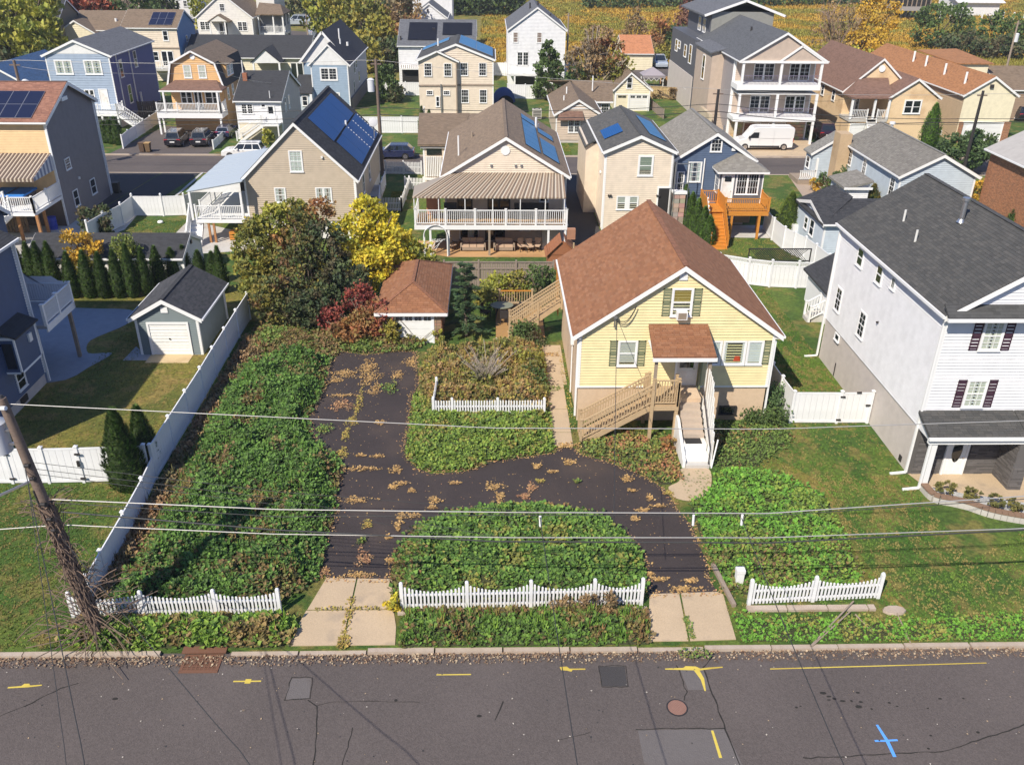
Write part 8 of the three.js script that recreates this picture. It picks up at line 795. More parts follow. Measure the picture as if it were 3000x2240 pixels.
{ // the arborvitae hedge: one plant, then clones
  const row = [[-28.4,-56.4,3.2, 'second tallest green arborvitae of the front row, left end'],[-27.3,-56.35,3.3, 'arborvitae second from the left in the front row'],[-26.3,-56.35,3.2, 'arborvitae third from the left in the front row'],[-25.3,-56.4,3.35, 'arborvitae fourth from the left in the front row'],[-24.4,-56.4,3.75, 'tallest arborvitae of the row in front of the long shed'],[-23.65,-56.9,3.35, 'arborvitae right of the tallest in the row'],[-23.2,-58.2,3.0, 'arborvitae stepping back just above the grey shed roof'],[-22.5,-59.2,2.55, 'smaller arborvitae second behind the grey shed roof'],[-21.9,-59.9,2.5, 'narrow arborvitae third behind the grey shed roof'],[-20.7,-59.4,2.3, 'short broad arborvitae near the end gable of the long shed'],[-19.6,-59.0,2.35, 'short twin tipped arborvitae behind the shed ridge end'],[-18.6,-57.3,3.3, 'arborvitae standing alone at the right end behind the grey shed'],[-30.5,-58.2,3.3, 'arborvitae left of the front row beside the gravel yard'],[-31.5,-58.6,3.15, 'arborvitae farther left beside the navy house'],[-32.2,-58.7,3.1, 'arborvitae partly behind its neighbour at the far left'],[-33,-58.6,3.0, 'last arborvitae at the left touching the navy house edge']];
  const proto = thing('arborvitae', row[0][3], 'shrub', row[0][0], row[0][1],0, 'arborvitae hedge behind the left lawn'); columnar(proto, row[0][0], row[0][1],3.2,0.56,1500, PAL.arb, 0.2);
  row.slice(1).forEach(([x, z, h, l], i) => { const c = proto.clone(); c.name = nm('arborvitae'); c.position.set(x, 0, z); c.rotation.y = i * 1.3; c.scale.set(rr(0.9,1.08), h / 3.2, rr(0.9,1.08)); c.userData = { label: l, category: 'shrub', group: 'arborvitae hedge behind the left lawn' }; scene.add(c); });
}
const col = (label, x, z, h, r, n, pal, size, group) => { const t = thing('columnar_shrub', label, 'shrub', x, z, 0, group); columnar(t, x, z, h, r, n, pal ?? PAL.arb, size ?? 0.22); };
col('big dark green arborvitae in front of the white gate fence by the pole', -16.45,-33.4,4.1,0.82,3400, PAL.arb, 0.22); col('narrower dark arborvitae in shade just behind the big one', -16.1,-35.0,3.4,0.6,1700, PAL.arb, 0.22);
[[16.2,-70.9,4.0],[16.6,-70,3.6],[16.9,-68.9,3.4],[17.25,-68,3.0],[17.5,-67.1,2.5]].forEach(([x, z, h], i) => col(['tallest arborvitae beside the orange deck stair, farthest back', 'second arborvitae from the back beside the orange deck stair', 'middle arborvitae beside the orange deck stair', 'fourth arborvitae from the back beside the orange deck stair', 'lowest and nearest arborvitae beside the orange deck stair'][i], x, z, h, 0.6,1200,[[0.07,0.14,0.02],[0.05,0.1,0.015],[0.1,0.17,0.025]],0.22));
col('bright green climbing evergreen left of the dark roofed bungalow', 25.0,-70.6,3.5,1.0,2200,[[0.11,0.17,0.02],[0.15,0.2,0.03],[0.07,0.11,0.015]],0.22);
[[-44.3,-103.5,2.4],[-43.4,-103,2.7],[-42.6,-102.6,3]].forEach(([x, z, h], i) => col(['leftmost of three dark arborvitae below the grey blue house deck', 'middle of three dark arborvitae below the grey blue house deck', 'rightmost of three dark arborvitae beside the white driveway fence'][i], x, z, h, 0.75,900, PAL.arb, 0.28));
[[-8.1,-106.8,3.6],[-7.3,-108,3]].forEach(([x, z, h], i) => col(['thin green arborvitae at the right end of the white street fence', 'second thin arborvitae behind the first at the street fence'][i], x, z, h, 0.5,700, PAL.green, 0.25)); col('sharp bright green conical evergreen on the peach house lawn', 51.3,-102.5,5.0,1.15,2200,[[0.09,0.19,0.02],[0.07,0.14,0.02],[0.12,0.22,0.03]],0.28); col('brown green egg shaped shrub beside the pale blue house wall', 34.2,-76.2,2.7,0.85,1300,[[0.16,0.13,0.02],[0.11,0.1,0.02],[0.2,0.15,0.03]],0.2);
[[43.4,-69.8,3.1],[44.4,-69.2,3.3],[45.4,-68.6,3.2],[42.4,-67.8,3.0]].forEach(([x, z, h], i) => col(['green arborvitae beyond the big grey roof, leftmost at the right edge', 'green arborvitae beyond the big grey roof, second at the right edge', 'green arborvitae beyond the big grey roof, at the very right edge', 'green arborvitae beyond the big grey roof, nearest its ridge'][i], x, z, h, 0.9,1100, PAL.green, 0.25));
// the big autumn thicket behind the driveway
tree('autumn_tree', 'olive yellow tree at the left of the thicket in front of the tan house', 'tree', -14.5,-54.5, { th: 1.6, blobs: [[-15.2,3.6,-54.5,1.3,2.3,1.4,2600, PAL.olive],[-14.2,5.0,-56,1.3,1.6,1.3,2200, PAL.yg],[-14.9,1.6,-53.4,1.3,1.5,1.2,1500, PAL.olive],[-13.2,5.3,-57.2,1.0,1.1,1.0,1200, PAL.olive]], size: 0.24 });
tree('autumn_tree', 'bright yellow leaved tree in the thicket left of the small garage', 'tree', -8.6,-57, { th: 1.8, blobs: [[-9.3,3.9,-56.5,1.5,1.8,1.4,2600, PAL.bright],[-7.6,4.4,-58,1.3,1.6,1.3,2000, PAL.bright],[-8.3,5.4,-58.5,0.9,0.9,0.9,800, PAL.bright],[-6.3,3.0,-57.2,1.2,1.6,1.2,1800, PAL.bright],[-7.8,2.6,-55,1.4,1.5,1.2,2000, PAL.bright],[-5.0,2.2,-57.6,1.0,1.4,1,1200, PAL.yg]], size: 0.24 });
tree('vine_thicket', 'dark vine covered thicket between the yellow trees with red leaves at its foot', 'thicket', -11.5,-53, { th: 2, blobs: [[-12.2,2.9,-53.5,1.7,2.4,1.6,3400, PAL.mixed],[-10.9,3.6,-54.5,1.6,2.2,1.6,3000, PAL.dark],[-9.4,2.0,-52.3,1.7,1.9,1.5,3200, PAL.dark],[-12.3,5.2,-56,1.2,1.0,1.2,1300, PAL.mixed],[-13.5,1.8,-51.6,1.4,1.7,1.2,2200, PAL.mixed],[-11.3,1.4,-50.6,1.4,1.3,0.9,1800, PAL.dark],[-11.2,5.9,-56.5,0.8,0.8,0.8,500, PAL.rust],[-13.2,4.2,-55,1,1,1,900, PAL.rust]], size: 0.22 });
tree('red_creeper', 'rust red creeper bush crowding the left side of the small garage', 'bush', -7.3,-49.6, {noTrunk: 1, blobs: [[-7.4,1.1,-49.8,1.0,1.2,0.9,1700, PAL.rust],[-6.7,1.5,-49.3,0.6,1.1,0.5,900,[[0.28,0.06,0.03],[0.2,0.05,0.03],[0.26,0.13,0.04]]],[-8.6,0.7,-49.1,1.0,0.7,0.7,1000, PAL.rust],[-6.1,0.9,-48.75,0.35,1.0,0.2,500, PAL.olive],[-9.9,1.2,-50.2,0.7,0.8,0.5,500, PAL.red],[-8.2,2.1,-50.6,0.9,0.9,0.6,700, PAL.red]], size: 0.2, limbs: 6 });
{ // layered conifer beside the garage
  const t = thing('layered_conifer', 'dark layered conifer with drooping boughs right of the small garage', 'tree', -1.5,-50); W(t, 'trunk', cyl(V(-1.5,0,-50), V(-1.6,4.7,-50.3),0.13,0.04), barkM); const g = [], list = [];
  for (let i = 0; i < 44; i++) { const k = i / 44, y = 0.6 + k * 4.1, a = i * 2.4 + rr(-0.3,0.3), l = (1 - k * 0.75) * rr(1.1,1.75), s = V(-1.5, y, -50 - k * 0.3), e = V(s.x + Math.cos(a) * l, y - 0.25 * l + 0.1, s.z + Math.sin(a) * l); g.push(new THREE.TubeGeometry(new THREE.QuadraticBezierCurve3(s, s.clone().lerp(e, 0.5).add(V(0,0.18,0)), e),5,0.022,4)); for (let j = 0; j < 95; j++) { const f = rr(0.15,1), p = s.clone().lerp(e, f), w = (1 - f * 0.6) * 0.42, b = rr(-1,1); list.push({ m: mat4(p.x - Math.sin(a) * b * w, p.y + 0.1 + rr(-0.06,0.06), p.z + Math.cos(a) * b * w, rr(1.0,1.7), Math.PI / 2 - a + b * 0.9, rr(-0.3,0.3), rr(0.14,0.3)), c: pick([[0.03,0.065,0.025],[0.045,0.085,0.03],[0.06,0.10,0.03],[0.025,0.05,0.02]]) }); } }
  W(t, 'boughs', g, barkM); inst('foliage', sprayG, needleMat, list, t);
}
tree('garden_shrub', 'yellow green shrub in front of the weathered brown fence', 'shrub', 1.5,-55.6, {noTrunk: 1, blobs: [[0.4,0.9,-55.6,1,0.9,0.8,900, PAL.yg],[1.9,1.0,-56,0.9,0.9,0.6,900, PAL.olive],[-0.6,1.4,-53.2,0.7,0.8,0.6,600, PAL.olive]], size: 0.2 }); tree('garden_shrub', 'dark green shrub under the top of the long wooden stair', 'shrub', 3.4,-55.8, {noTrunk: 1, blobs: [[3.4,1.3,-55.8,0.9,1.3,0.8,1200, PAL.green],[2.9,0.6,-54.8,0.6,0.6,0.5,400, PAL.dark]], size: 0.2 }); tree('garden_shrub', 'green bush filling the foot of the long wooden stair', 'shrub', 2.1,-48.9, {noTrunk: 1, blobs: [[2.1,0.7,-48.9,0.75,0.75,0.4,900, PAL.green],[2.6,0.4,-48.4,0.5,0.4,0.4,400, PAL.dark]], size: 0.16 });
tree('garden_shrub', 'round olive shrub by the walk left of the yellow house', 'shrub', 2.5,-45, {noTrunk: 1, blobs: [[2.4,0.6,-45,0.75,0.65,0.8,1000, PAL.olive],[2.3,0.5,-43.3,0.7,0.6,0.7,900, PAL.green]], size: 0.14 }); tree('garden_shrub', 'dense green shrub at the right front corner of the yellow house', 'shrub', 14.9,-40.3, {noTrunk: 1, blobs: [[14.9,0.65,-40.4,0.7,0.75,0.9,1700,[[0.06,0.12,0.03],[0.09,0.15,0.04],[0.05,0.09,0.03]]],[13.8,0.35,-38.9,0.7,0.4,0.4,700, PAL.green],[14.9,0.4,-39,0.5,0.4,0.5,500, PAL.green]], size: 0.13 });
tree('small_yellow_tree', 'small yellow leaved tree in front of the long shed roof', 'tree', -28.4,-58.8, { th: 1, r: 0.06, blobs: [[-28.9,2.1,-58.8,0.8,0.45,0.5,420, PAL.gold],[-28.2,3.2,-59,0.45,0.35,0.4,260, PAL.gold],[-29.2,3.3,-59.2,0.4,0.35,0.35,220, PAL.gold],[-27.5,2.7,-59,0.45,0.4,0.4,260, PAL.gold],[-28.3,1.3,-58.4,1.0,0.7,0.5,500, PAL.olive]], size: 0.2, limbs: 4 }); tree('small_green_tree', 'round bright green small tree in front of the long shed roof', 'tree', -25.7,-59, { th: 1.2, r: 0.06, blobs: [[-25.6,2.6,-59,0.85,0.75,0.7,1100,[[0.16,0.2,0.03],[0.22,0.24,0.04],[0.1,0.14,0.02]]],[-25.2,1.3,-58.8,0.9,0.7,0.5,600, PAL.green]], size: 0.17 }); tree('dark_shrub', 'dark glossy shrub in the pale gravel beside the ball capped fence', 'shrub', -32.2,-70, {noTrunk: 1, blobs: [[-32.9,1.1,-70.2,0.6,1,0.5,500, PAL.dark],[-31.8,1.3,-70.4,0.6,0.9,0.5,500, PAL.dark],[-31,0.7,-69.4,0.5,0.7,0.5,350, PAL.dark]], size: 0.24 });
{ // bare winter shrub and dry stalks
  const t = thing('bare_shrub', 'pale leafless shrub fanning out of the weeds behind the low picket fence', 'shrub', -0.25,-43.2), g = []; for (let i = 0; i < 70; i++) { const a = rr(0,6.28), l = rr(1.2,2.9), sp = rr(0.2,0.75), s = V(-0.25 + rr(-0.2,0.2),0,-43.2 + rr(-0.2,0.2)), e = s.clone().add(V(Math.cos(a) * l * sp, l * (1 - sp * 0.4), Math.sin(a) * l * sp)), m = s.clone().lerp(e, 0.5).add(V(-Math.cos(a) * 0.15,0.25,-Math.sin(a) * 0.15)); g.push(new THREE.TubeGeometry(new THREE.QuadraticBezierCurve3(s, m, e),7, rr(0.01,0.022),3)); for (let j = 0; j < 2; j++) { const p = m.clone().lerp(e, rr(0.1,0.8)), q = p.clone().add(V(rr(-0.4,0.4), rr(0.2,0.6), rr(-0.4,0.4))); g.push(cyl(p, q, 0.009,0.005,3)); } } W(t, 'branches', g, std(C(0.42,0.36,0.3), {roughness: 1 }));
}
// trees across the back street and along the marsh
const far = (name, label, x, z, o) => tree(name, label, 'tree', x, z, o);
far('yellow_green_tree', 'tall yellow green tree at the top left corner', -73,-148, {r: 0.5, th: 4, blobs: [[-75,8,-148,5,5,4,2600, PAL.yg, 0.9],[-69.5,6,-146,3.5,4.5,3,1700, PAL.yg, 0.9],[-77,4,-145,4,3.5,3,1100, PAL.dark, 0.9],[-71,11,-150,3.5,2.5,3,900, PAL.yg, 0.9],[-68,2.5,-143,3,2.5,2,800, PAL.dark, 0.9]], size: 0.75 }); far('red_tree', 'deep red tree behind the brown ranch roof', -81,-190, {r: 0.4, th: 3, blobs: [[-84,8,-190,4.5,4.5,4,1200, PAL.red, 1],[-78,6.5,-188,4.5,3.5,4,1100, PAL.red, 1],[-70,9,-205,5,4,4,900, PAL.dark, 1]], size: 0.8 }); far('green_tree', 'small dark green tree behind the cream and blue house', -70,-190, {r: 0.3, th: 3, blobs: [[-70,6.5,-190,4.5,5,4,1500, PAL.green, 0.9]], size: 0.7 }); far('green_tree', 'olive tree between the plain white and the porch houses', -58,-197, {r: 0.3, th: 3, blobs: [[-58.5,7,-197,3.2,5,3,1100, PAL.yg, 0.9]], size: 0.7 });
far('dark_tree', 'dark green tree group behind the silver car at the top', -45,-240, {r: 0.4, th: 3, blobs: [[-50,6,-240,7,6,5,1500, PAL.dark, 1.2],[-40,6,-236,6,6,5,1500, PAL.green, 1.2],[-33,7,-226,5,6,4,1200, PAL.dark, 1.2]], size: 0.95 }); far('yellow_green_tree', 'olive tree above the navy roof left of the brown hedge', -31.5,-198, {r: 0.35, th: 3, blobs: [[-34.5,6.5,-196,4,4.5,4,1300, PAL.yg, 1],[-29,6,-194,3.5,4.5,3.5,1100, PAL.olive, 1]], size: 0.8 });
far('tall_hedge_tree', 'broad olive green tree behind the navy roof ridge', -21.5,-176, {r: 0.4, th: 2, blobs: [[-23.5,6,-174,4.5,6,4,2400, PAL.olive, 1],[-20,3.5,-168,3.5,4,3,1800, PAL.olive, 0.9],[-17.6,2,-160,2.6,3,2.4,1300, PAL.dark, 0.9],[-21,2,-158,2.5,3,2,1100, PAL.olive, 0.9]], size: 0.7 }); far('brown_tree', 'brown and orange thinning tree left of the black solar roof', -15.5,-172, {r: 0.35, th: 2.5, blobs: [[-16,6.5,-174,3.6,4.5,3,1500, PAL.brown, 1],[-14,4.5,-166,2.4,3.5,2.2,1000, PAL.rust, 0.9],[-15.5,2.2,-160,1.8,2.4,1.8,800, PAL.dark, 0.8],[-21,9,-185,4,4,3,900, PAL.brown, 1]], size: 0.6, limbs: 6 });
far('green_bush', 'leafy bush behind the utility pole beside the white side fence', -14.9,-131, {noTrunk: 1, blobs: [[-14.8,2.2,-131,1.5,2.4,1.4,1400, PAL.green, 0.6],[-13.4,1,-130,1.2,1.2,1,600, PAL.dark, 0.6]], size: 0.4 }); { const t = far('pyramid_tree', 'green pyramidal tree in front of the tall white house', 8.5,-133, {r: 0.25, th: 2.5, blobs: [[8.5,1.9,-133,2.4,1.8,2,1400, PAL.green, 0.5],[8.6,4,-133,1.9,1.5,1.7,1100, PAL.green, 0.5],[8.5,5.8,-133,1.2,1.2,1.1,600, PAL.green, 0.4],[8.4,7.2,-133,0.5,0.8,0.5,220, PAL.green, 0.3],[10,0.9,-129,1.5,1,1.2,500, PAL.dark, 0.5]], size: 0.42 }); }
far('orange_tree', 'thinning orange brown tree with visible grey branches behind the brown bungalow', 14.6,-129, {r: 0.28, th: 2.2, lr: 0.09, bark: std(C(0.32,0.26,0.2)), blobs: [[13.2,5.8,-129,2.5,2.6,2,900, PAL.brown, 0.6],[16.3,6.2,-130,2.8,2.8,2,1000, PAL.rust, 0.6],[14.9,8.4,-130,2.2,2.2,1.8,600, PAL.brown, 0.6],[18.2,4.6,-129,1.9,2.2,1.6,700, PAL.olive, 0.6],[12,3.5,-128,1.3,1.8,1.3,600, PAL.green, 0.5],[14,3,-128,1.6,1.6,1.3,350, PAL.olive, 0.5]], size: 0.4, limbs: 9, twigs: 3 });
far('slim_bare_tree', 'tall slim half bare tree on the golden marsh edge', 27.5,-178, {r: 0.2, th: 2, lr: 0.07, blobs: [[27.6,4.5,-178,2,4.5,1.6,700, PAL.brown, 0.8]], size: 0.5, limbs: 14, twigs: 3 }); far('orange_shrub', 'orange red small tree beside the green shrubs on the marsh edge', 33,-179, {r: 0.2, th: 1.5, blobs: [[33,4.6,-179,1.9,3,1.6,700, PAL.rust, 0.7],[32.3,2,-178,1.8,1.6,1.4,500, PAL.brown, 0.7]], size: 0.5, limbs: 6 }); far('green_shrub', 'round dark green shrub group left of the big grey house', 36.5,-177, {noTrunk: 1, blobs: [[36,2.8,-178,2.6,2.8,2,1400, PAL.green, 0.8],[39,1.8,-176,2.4,2,2,900, PAL.dark, 0.8],[33.5,1.5,-175,2,1.6,1.6,600, PAL.olive, 0.8]], size: 0.5 }); far('purple_red_tree', 'wide purple red tree behind the big grey house', 44,-200, {r: 0.35, th: 2, blobs: [[44.8,6.5,-200,4.5,4.6,4,2000,[[0.15,0.05,0.04],[0.2,0.08,0.05],[0.12,0.06,0.04]],0.9],[41.2,3,-196,2.6,3.4,2.4,1000,[[0.2,0.1,0.05],[0.16,0.07,0.05]],0.9]], size: 0.55 });
far('bare_twig_tree', 'large bare twiggy tree behind the peach house roof', 62.5,-166, {r: 0.3, th: 2, lr: 0.08, bark: std(C(0.3,0.21,0.15)), blobs: [[62,5.5,-166,4.5,6,3,900, PAL.brown, 0.9],[60,2.2,-160,3.6,2.6,2.5,900, PAL.olive, 0.8]], size: 0.42, limbs: 34, twigs: 5 }); far('golden_tree', 'golden yellow tree right of the bare twiggy tree', 67.5,-168, {r: 0.3, th: 2, blobs: [[70.5,7.5,-170,3.6,4.5,3,1700, PAL.gold, 0.9],[67,4,-164,3.4,3.4,2.6,1400, PAL.gold, 0.9],[64,2,-160,3,2.2,2,900, PAL.yg, 0.8]], size: 0.5 }); far('round_green_tree', 'round green tree in front of the docks, left of its pair', 95,-196, {r: 0.4, th: 2, blobs: [[95.5,4.4,-196,6.2,4.4,5,2600, PAL.green, 0.9],[94.5,2,-184,5,2.4,3.5,1500, PAL.dark, 0.9]], size: 0.6 }); far('round_green_tree', 'round green tree in front of the docks, right of its pair', 104,-188, {r: 0.4, th: 2, blobs: [[104,3.8,-188,5,4,4,1900, PAL.green, 0.9],[101,2,-180,4,2.2,3,1000, PAL.dark, 0.9]], size: 0.6 });
tree('clipped_bush', 'large clipped green bush in front of the brick house', 'bush', 49.8,-92, {noTrunk: 1, blobs: [[50,1.9,-92,2.7,1.8,2.5,3400,[[0.05,0.10,0.025],[0.08,0.13,0.04],[0.035,0.07,0.02]],0.4],[52,2.4,-93,1.6,1.4,1.6,1200, PAL.green, 0.4]], size: 0.3 }); tree('yellow_bush', 'golden yellow bush between the pale blue house and the brick house', 'bush', 45.4,-76.5, {noTrunk: 1, blobs: [[44.9,1.4,-76.8,1.7,1.4,1.5,1700, PAL.gold, 0.35],[46.4,1.6,-75,1.4,1.4,1.2,1100, PAL.gold, 0.35]], size: 0.24 }); tree('garden_shrub', 'green and yellow shrub at the corner of the pale blue street porch', 'shrub', 32.6,-82, {noTrunk: 1, blobs: [[32.2,1,-82.5,0.7,1,0.7,500, PAL.green, 0.3],[33,1.5,-81,0.7,1.6,0.7,700, PAL.green, 0.3],[31.7,0.6,-83.5,0.6,0.6,0.5,300, PAL.gold, 0.3]], size: 0.22 }); tree('garden_shrub', 'small leafy plant beside the white bungalow stair', 'shrub', -25.6,-102.8, {noTrunk: 1, blobs: [[-25.6,0.8,-102.8,0.6,0.8,0.5,300, PAL.yg, 0.3]], size: 0.3 }); tree('dry_vine', 'dry brown vine hanging on the tan back yard fence', 'vine', 27.3,-133.2, {noTrunk: 1, blobs: [[27.6,0.8,-133,1.6,0.8,0.3,350, PAL.brown, 0.3],[24.9,0.7,-133.8,0.8,0.8,0.3,160, PAL.brown, 0.3]], size: 0.28 });
[[20.6,-32.35,0.42],[21.6,-31.85,0.36],[22.35,-31.3,0.38],[23.2,-30.95,0.42]].forEach(([x, z, r], i) => { tree('boxwood', ['clipped boxwood on white stones, nearest the porch post', 'clipped boxwood on white stones, second from the porch post', 'clipped boxwood on white stones, third from the porch post', 'clipped boxwood on white stones, at the right edge'][i], 'shrub', x, z, {noTrunk: 1, limbs: 2, lr: 0.015, blobs: [[x, 0.2 + r * 0.8, z, r, r * 0.75, r, 520,[[0.14,0.13,0.03],[0.1,0.11,0.025],[0.18,0.16,0.04]],0.07]], size: 0.1 }); });
// ---------- ground cover ----------
function cover(name, label, cat, P, o) {
  const t = thing(name, label, cat, P[0][0], P[0][1]); t.userData.kind = 'stuff'; const xs = P.map(p => p[0]), zs = P.map(p => p[1]), X0 = Math.min(...xs), X1 = Math.max(...xs), Z0 = Math.min(...zs), Z1 = Math.max(...zs), ed = o.ed ?? 0.9;
  const hgt = (x, z) => sm(0, ed, edgeD(x, z, P)) * (o.h0 + (o.h1 - o.h0) * Math.pow(wn(x, z, 1.1, o.s ?? 5),1.3) * 1.5); const st = 0.3, verts = [], id = {}, key = (i, j) => i + ',' + j, idx = [], nx = Math.ceil((X1 - X0) / st), nz = Math.ceil((Z1 - Z0) / st);
  for (let i = 0; i < nx; i++) for (let j = 0; j < nz; j++) { if (!inPoly(X0 + (i + 0.5) * st, Z0 + (j + 0.5) * st, P)) continue; const c = [[i, j],[i, j + 1],[i + 1, j + 1],[i + 1, j]].map(([a, b]) => { const k = key(a, b); if (id[k] === undefined) { const x = X0 + a * st, z = Z0 + b * st; id[k] = verts.length / 3; verts.push(x, 0.01 + (inPoly(x, z, P) ? hgt(x, z) : 0), z); } return id[k]; }); idx.push(c[0], c[1], c[2], c[0], c[2], c[3]); }
  const g = new THREE.BufferGeometry(); g.setAttribute('position', new THREE.Float32BufferAttribute(verts, 3)); g.setIndex(idx); g.computeVertexNormals(); W(t, 'undergrowth', g, o.mat ?? std(C(0.04,0.045,0.018), {roughness: 1 })).userData.kind = 'stuff';
  const n = Math.round((X1 - X0) * (Z1 - Z0) * o.d), list = [], tl = [];
  for (let i = 0; i < n; i++) { const x = rr(X0, X1), z = rr(Z0, Z1); if (!inPoly(x, z, P)) { if (edgeD(x, z, P) > 0.22 || rnd() > 0.35) continue; } const c = o.col(x, z); if (!c) continue; const y = hgt(x, z) + rr(0, o.lift ?? 0.16); list.push({ m: mat4(x, y, z, rr(-1.5,-0.35), rnd() * 6.28, rr(-0.5,0.5),(o.size ?? 0.14) * rr(0.6,1.4)), c: c.multiplyScalar(rr(0.75,1.25)) }); if (o.stalk && rnd() < o.stalk) tl.push({ m: mat4(x, y - 0.05, z, 0, rnd() * 6.28,0, rr(0.12,0.3), rr(0.2,0.55), rr(0.12,0.3)), c: c.clone().multiplyScalar(0.9) }); }
  inst('leaves', leafG, leafMat, list, t); if (tl.length) inst('stalks', tuftG, needleMat, tl, t); return t;
}
const G3 = (a) => C(a[0] * 1.55, a[1] * 1.55, a[2] * 1.4);
const ivy = (lush, dry, amount, s) => (x, z) => { const n = wn(x, z, 0.9, s), m = wn(x, z, 2.6, s + 4); const k = sm(0.5 - amount * 0.25,0.75 - amount * 0.25, n * 0.6 + m * 0.4); let c = mix3(lush[Math.floor(rnd() * lush.length)], dry[Math.floor(rnd() * dry.length)], k > rnd() ? 1 : 0); return G3(c); };
const lushG = [[0.075,0.155,0.02],[0.055,0.125,0.015],[0.10,0.19,0.03],[0.045,0.09,0.016]], dryG = [[0.14,0.1,0.04],[0.17,0.14,0.04],[0.11,0.11,0.03],[0.15,0.085,0.035]], limeG = [[0.13,0.2,0.025],[0.1,0.165,0.02],[0.17,0.22,0.03],[0.07,0.12,0.018]];
cover('ivy_patch', 'overgrown green ivy and brambles filling the lot between the white fence and the driveway', 'ivy', [[-14.6,-25.4],[-8.4,-25.5],[-7.7,-26.2],[-6.8,-27.2],[-7.1,-29.7],[-6.9,-31.4],[-7.2,-33],[-7.1,-35],[-9.1,-37.7],[-9.6,-39.5],[-9.4,-43.3],[-9.6,-46.7],[-12.4,-47.6],[-14.2,-46],[-14.6,-40],[-14.4,-34],[-14.2,-28.5]], { h0: 0.1, h1: 0.75, d: 300, size: 0.155, lift: 0.2, stalk: 0.02, s: 7, col: (x, z) => { const f = sm(-31,-26.5, z) * 0.7 + sm(-13,-14.5, x) * 0.4; return (rnd() < f * 0.5 ? ivy(lushG, dryG, 0.5,9) : ivy(lushG, dryG, 0,9))(x, z); } });
cover('weed_strip', 'rusty brown weeds along the shaded foot of the long white fence', 'weeds', [[-15.3,-26],[-14.2,-26],[-14.1,-34],[-14.2,-46],[-13.5,-48.5],[-15.3,-50]], { h0: 0.05, h1: 0.4, d: 120, size: 0.16, s: 8, stalk: 0.05, col: ivy([[0.16,0.11,0.05],[0.1,0.09,0.035]],[[0.22,0.12,0.06],[0.25,0.16,0.08]],0.5,14), mat: M.soil });
cover('weed_bank', 'green and brown weeds below the thicket at the top of the driveway', 'weeds', [[-15,-48],[-12.4,-47.4],[-9.6,-46.8],[-9,-48],[-7.6,-47.6],[-5.5,-47.8],[-4.4,-48.2],[-4,-49],[-6.4,-49.8],[-7.6,-51],[-11,-50.8],[-15,-51.5]], { h0: 0.05, h1: 0.28, d: 230, size: 0.17, s: 9, col: ivy([[0.09,0.15,0.025],[0.13,0.17,0.03]], dryG, 0.55,19) });
cover('ivy_patch', 'green ivy mat left of the walk below the low picket fence', 'ivy', [[-4.1,-36.3],[-3.5,-35.2],[-2.7,-34.7],[-1.2,-34.9],[0.2,-35.7],[3.1,-36.5],[3.15,-39.6],[2.9,-40.4],[-3.2,-40.4],[-3.4,-42],[-4.2,-42.3],[-4.1,-39]], { h0: 0.05, h1: 0.28, d: 260, size: 0.16, s: 11, col: ivy(limeG, [[0.22,0.19,0.04],[0.17,0.16,0.04]],0.1,23) });
cover('weed_bed', 'brown and olive weeds behind the low picket fence', 'weeds', [[-3.3,-40.3],[2.9,-40.2],[3.2,-42],[3.1,-47.6],[1.5,-48.6],[-1,-48.2],[-3.6,-47.6],[-4.1,-45],[-3.4,-42]], { h0: 0.1, h1: 0.85, d: 210, size: 0.17, lift: 0.25, stalk: 0.06, s: 12, col: ivy([[0.13,0.14,0.03],[0.2,0.19,0.035],[0.09,0.1,0.025]],[[0.24,0.14,0.06],[0.2,0.15,0.06],[0.26,0.2,0.05]],0.6,27) });
cover('ivy_patch', 'green ivy island between the two driveway arms behind the middle picket fence', 'ivy', [[-3.5,-25.7],[5.7,-25.8],[6.1,-27],[6.2,-28.2],[5.7,-29.6],[4.8,-31],[2.4,-31.9],[0.9,-31.9],[-1.8,-31.3],[-3.2,-30.2],[-3.9,-28.4],[-3.9,-27.2]], { h0: 0.08, h1: 0.5, d: 250, size: 0.17, s: 13, col: (x, z) => (rnd() < sm(-31.2,-32, z) * 0.8 + sm(-2.2,-3.8, x) * 0.5 ? ivy(lushG, dryG, 0.9,31) : ivy([...lushG, [0.13,0.21,0.03]],[[0.2,0.2,0.04],[0.14,0.15,0.03]],0,31))(x, z) });
cover('ivy_patch', 'bright green ivy patch on the lawn right of the right driveway', 'ivy', [[8.9,-31.7],[9,-30.4],[9.1,-28],[9.3,-26.2],[11,-26],[14.6,-26.4],[14.8,-28.2],[15,-30.5],[15.1,-32.4],[13.8,-34],[12.4,-34.7],[10.9,-34.7],[10.4,-33.2]], { h0: 0.03, h1: 0.26, d: 210, size: 0.15, s: 15, ed: 1.3, col: (x, z) => (rnd() < sm(-30,-27, z) * 0.5 ? ivy(limeG, dryG, 0.35,37) : ivy([[0.09,0.22,0.02],[0.12,0.26,0.025],[0.065,0.16,0.016]], limeG, 0.3,37))(x, z) });
cover('garden_bed', 'low plants and dry grass under the wooden landing of the yellow house', 'plants', [[4.6,-36.2],[5.6,-35.7],[6.9,-34.7],[8,-33.5],[8.9,-34],[9,-37.4],[7.8,-38.6],[5.5,-38.4],[4.5,-37.3]], { h0: 0.03, h1: 0.2, d: 190, size: 0.14, s: 16, ed: 0.7, col: ivy([[0.12,0.17,0.03],[0.17,0.17,0.03],[0.09,0.13,0.025]],[[0.25,0.18,0.06],[0.2,0.17,0.05],[0.24,0.1,0.05]],0.25,41) });
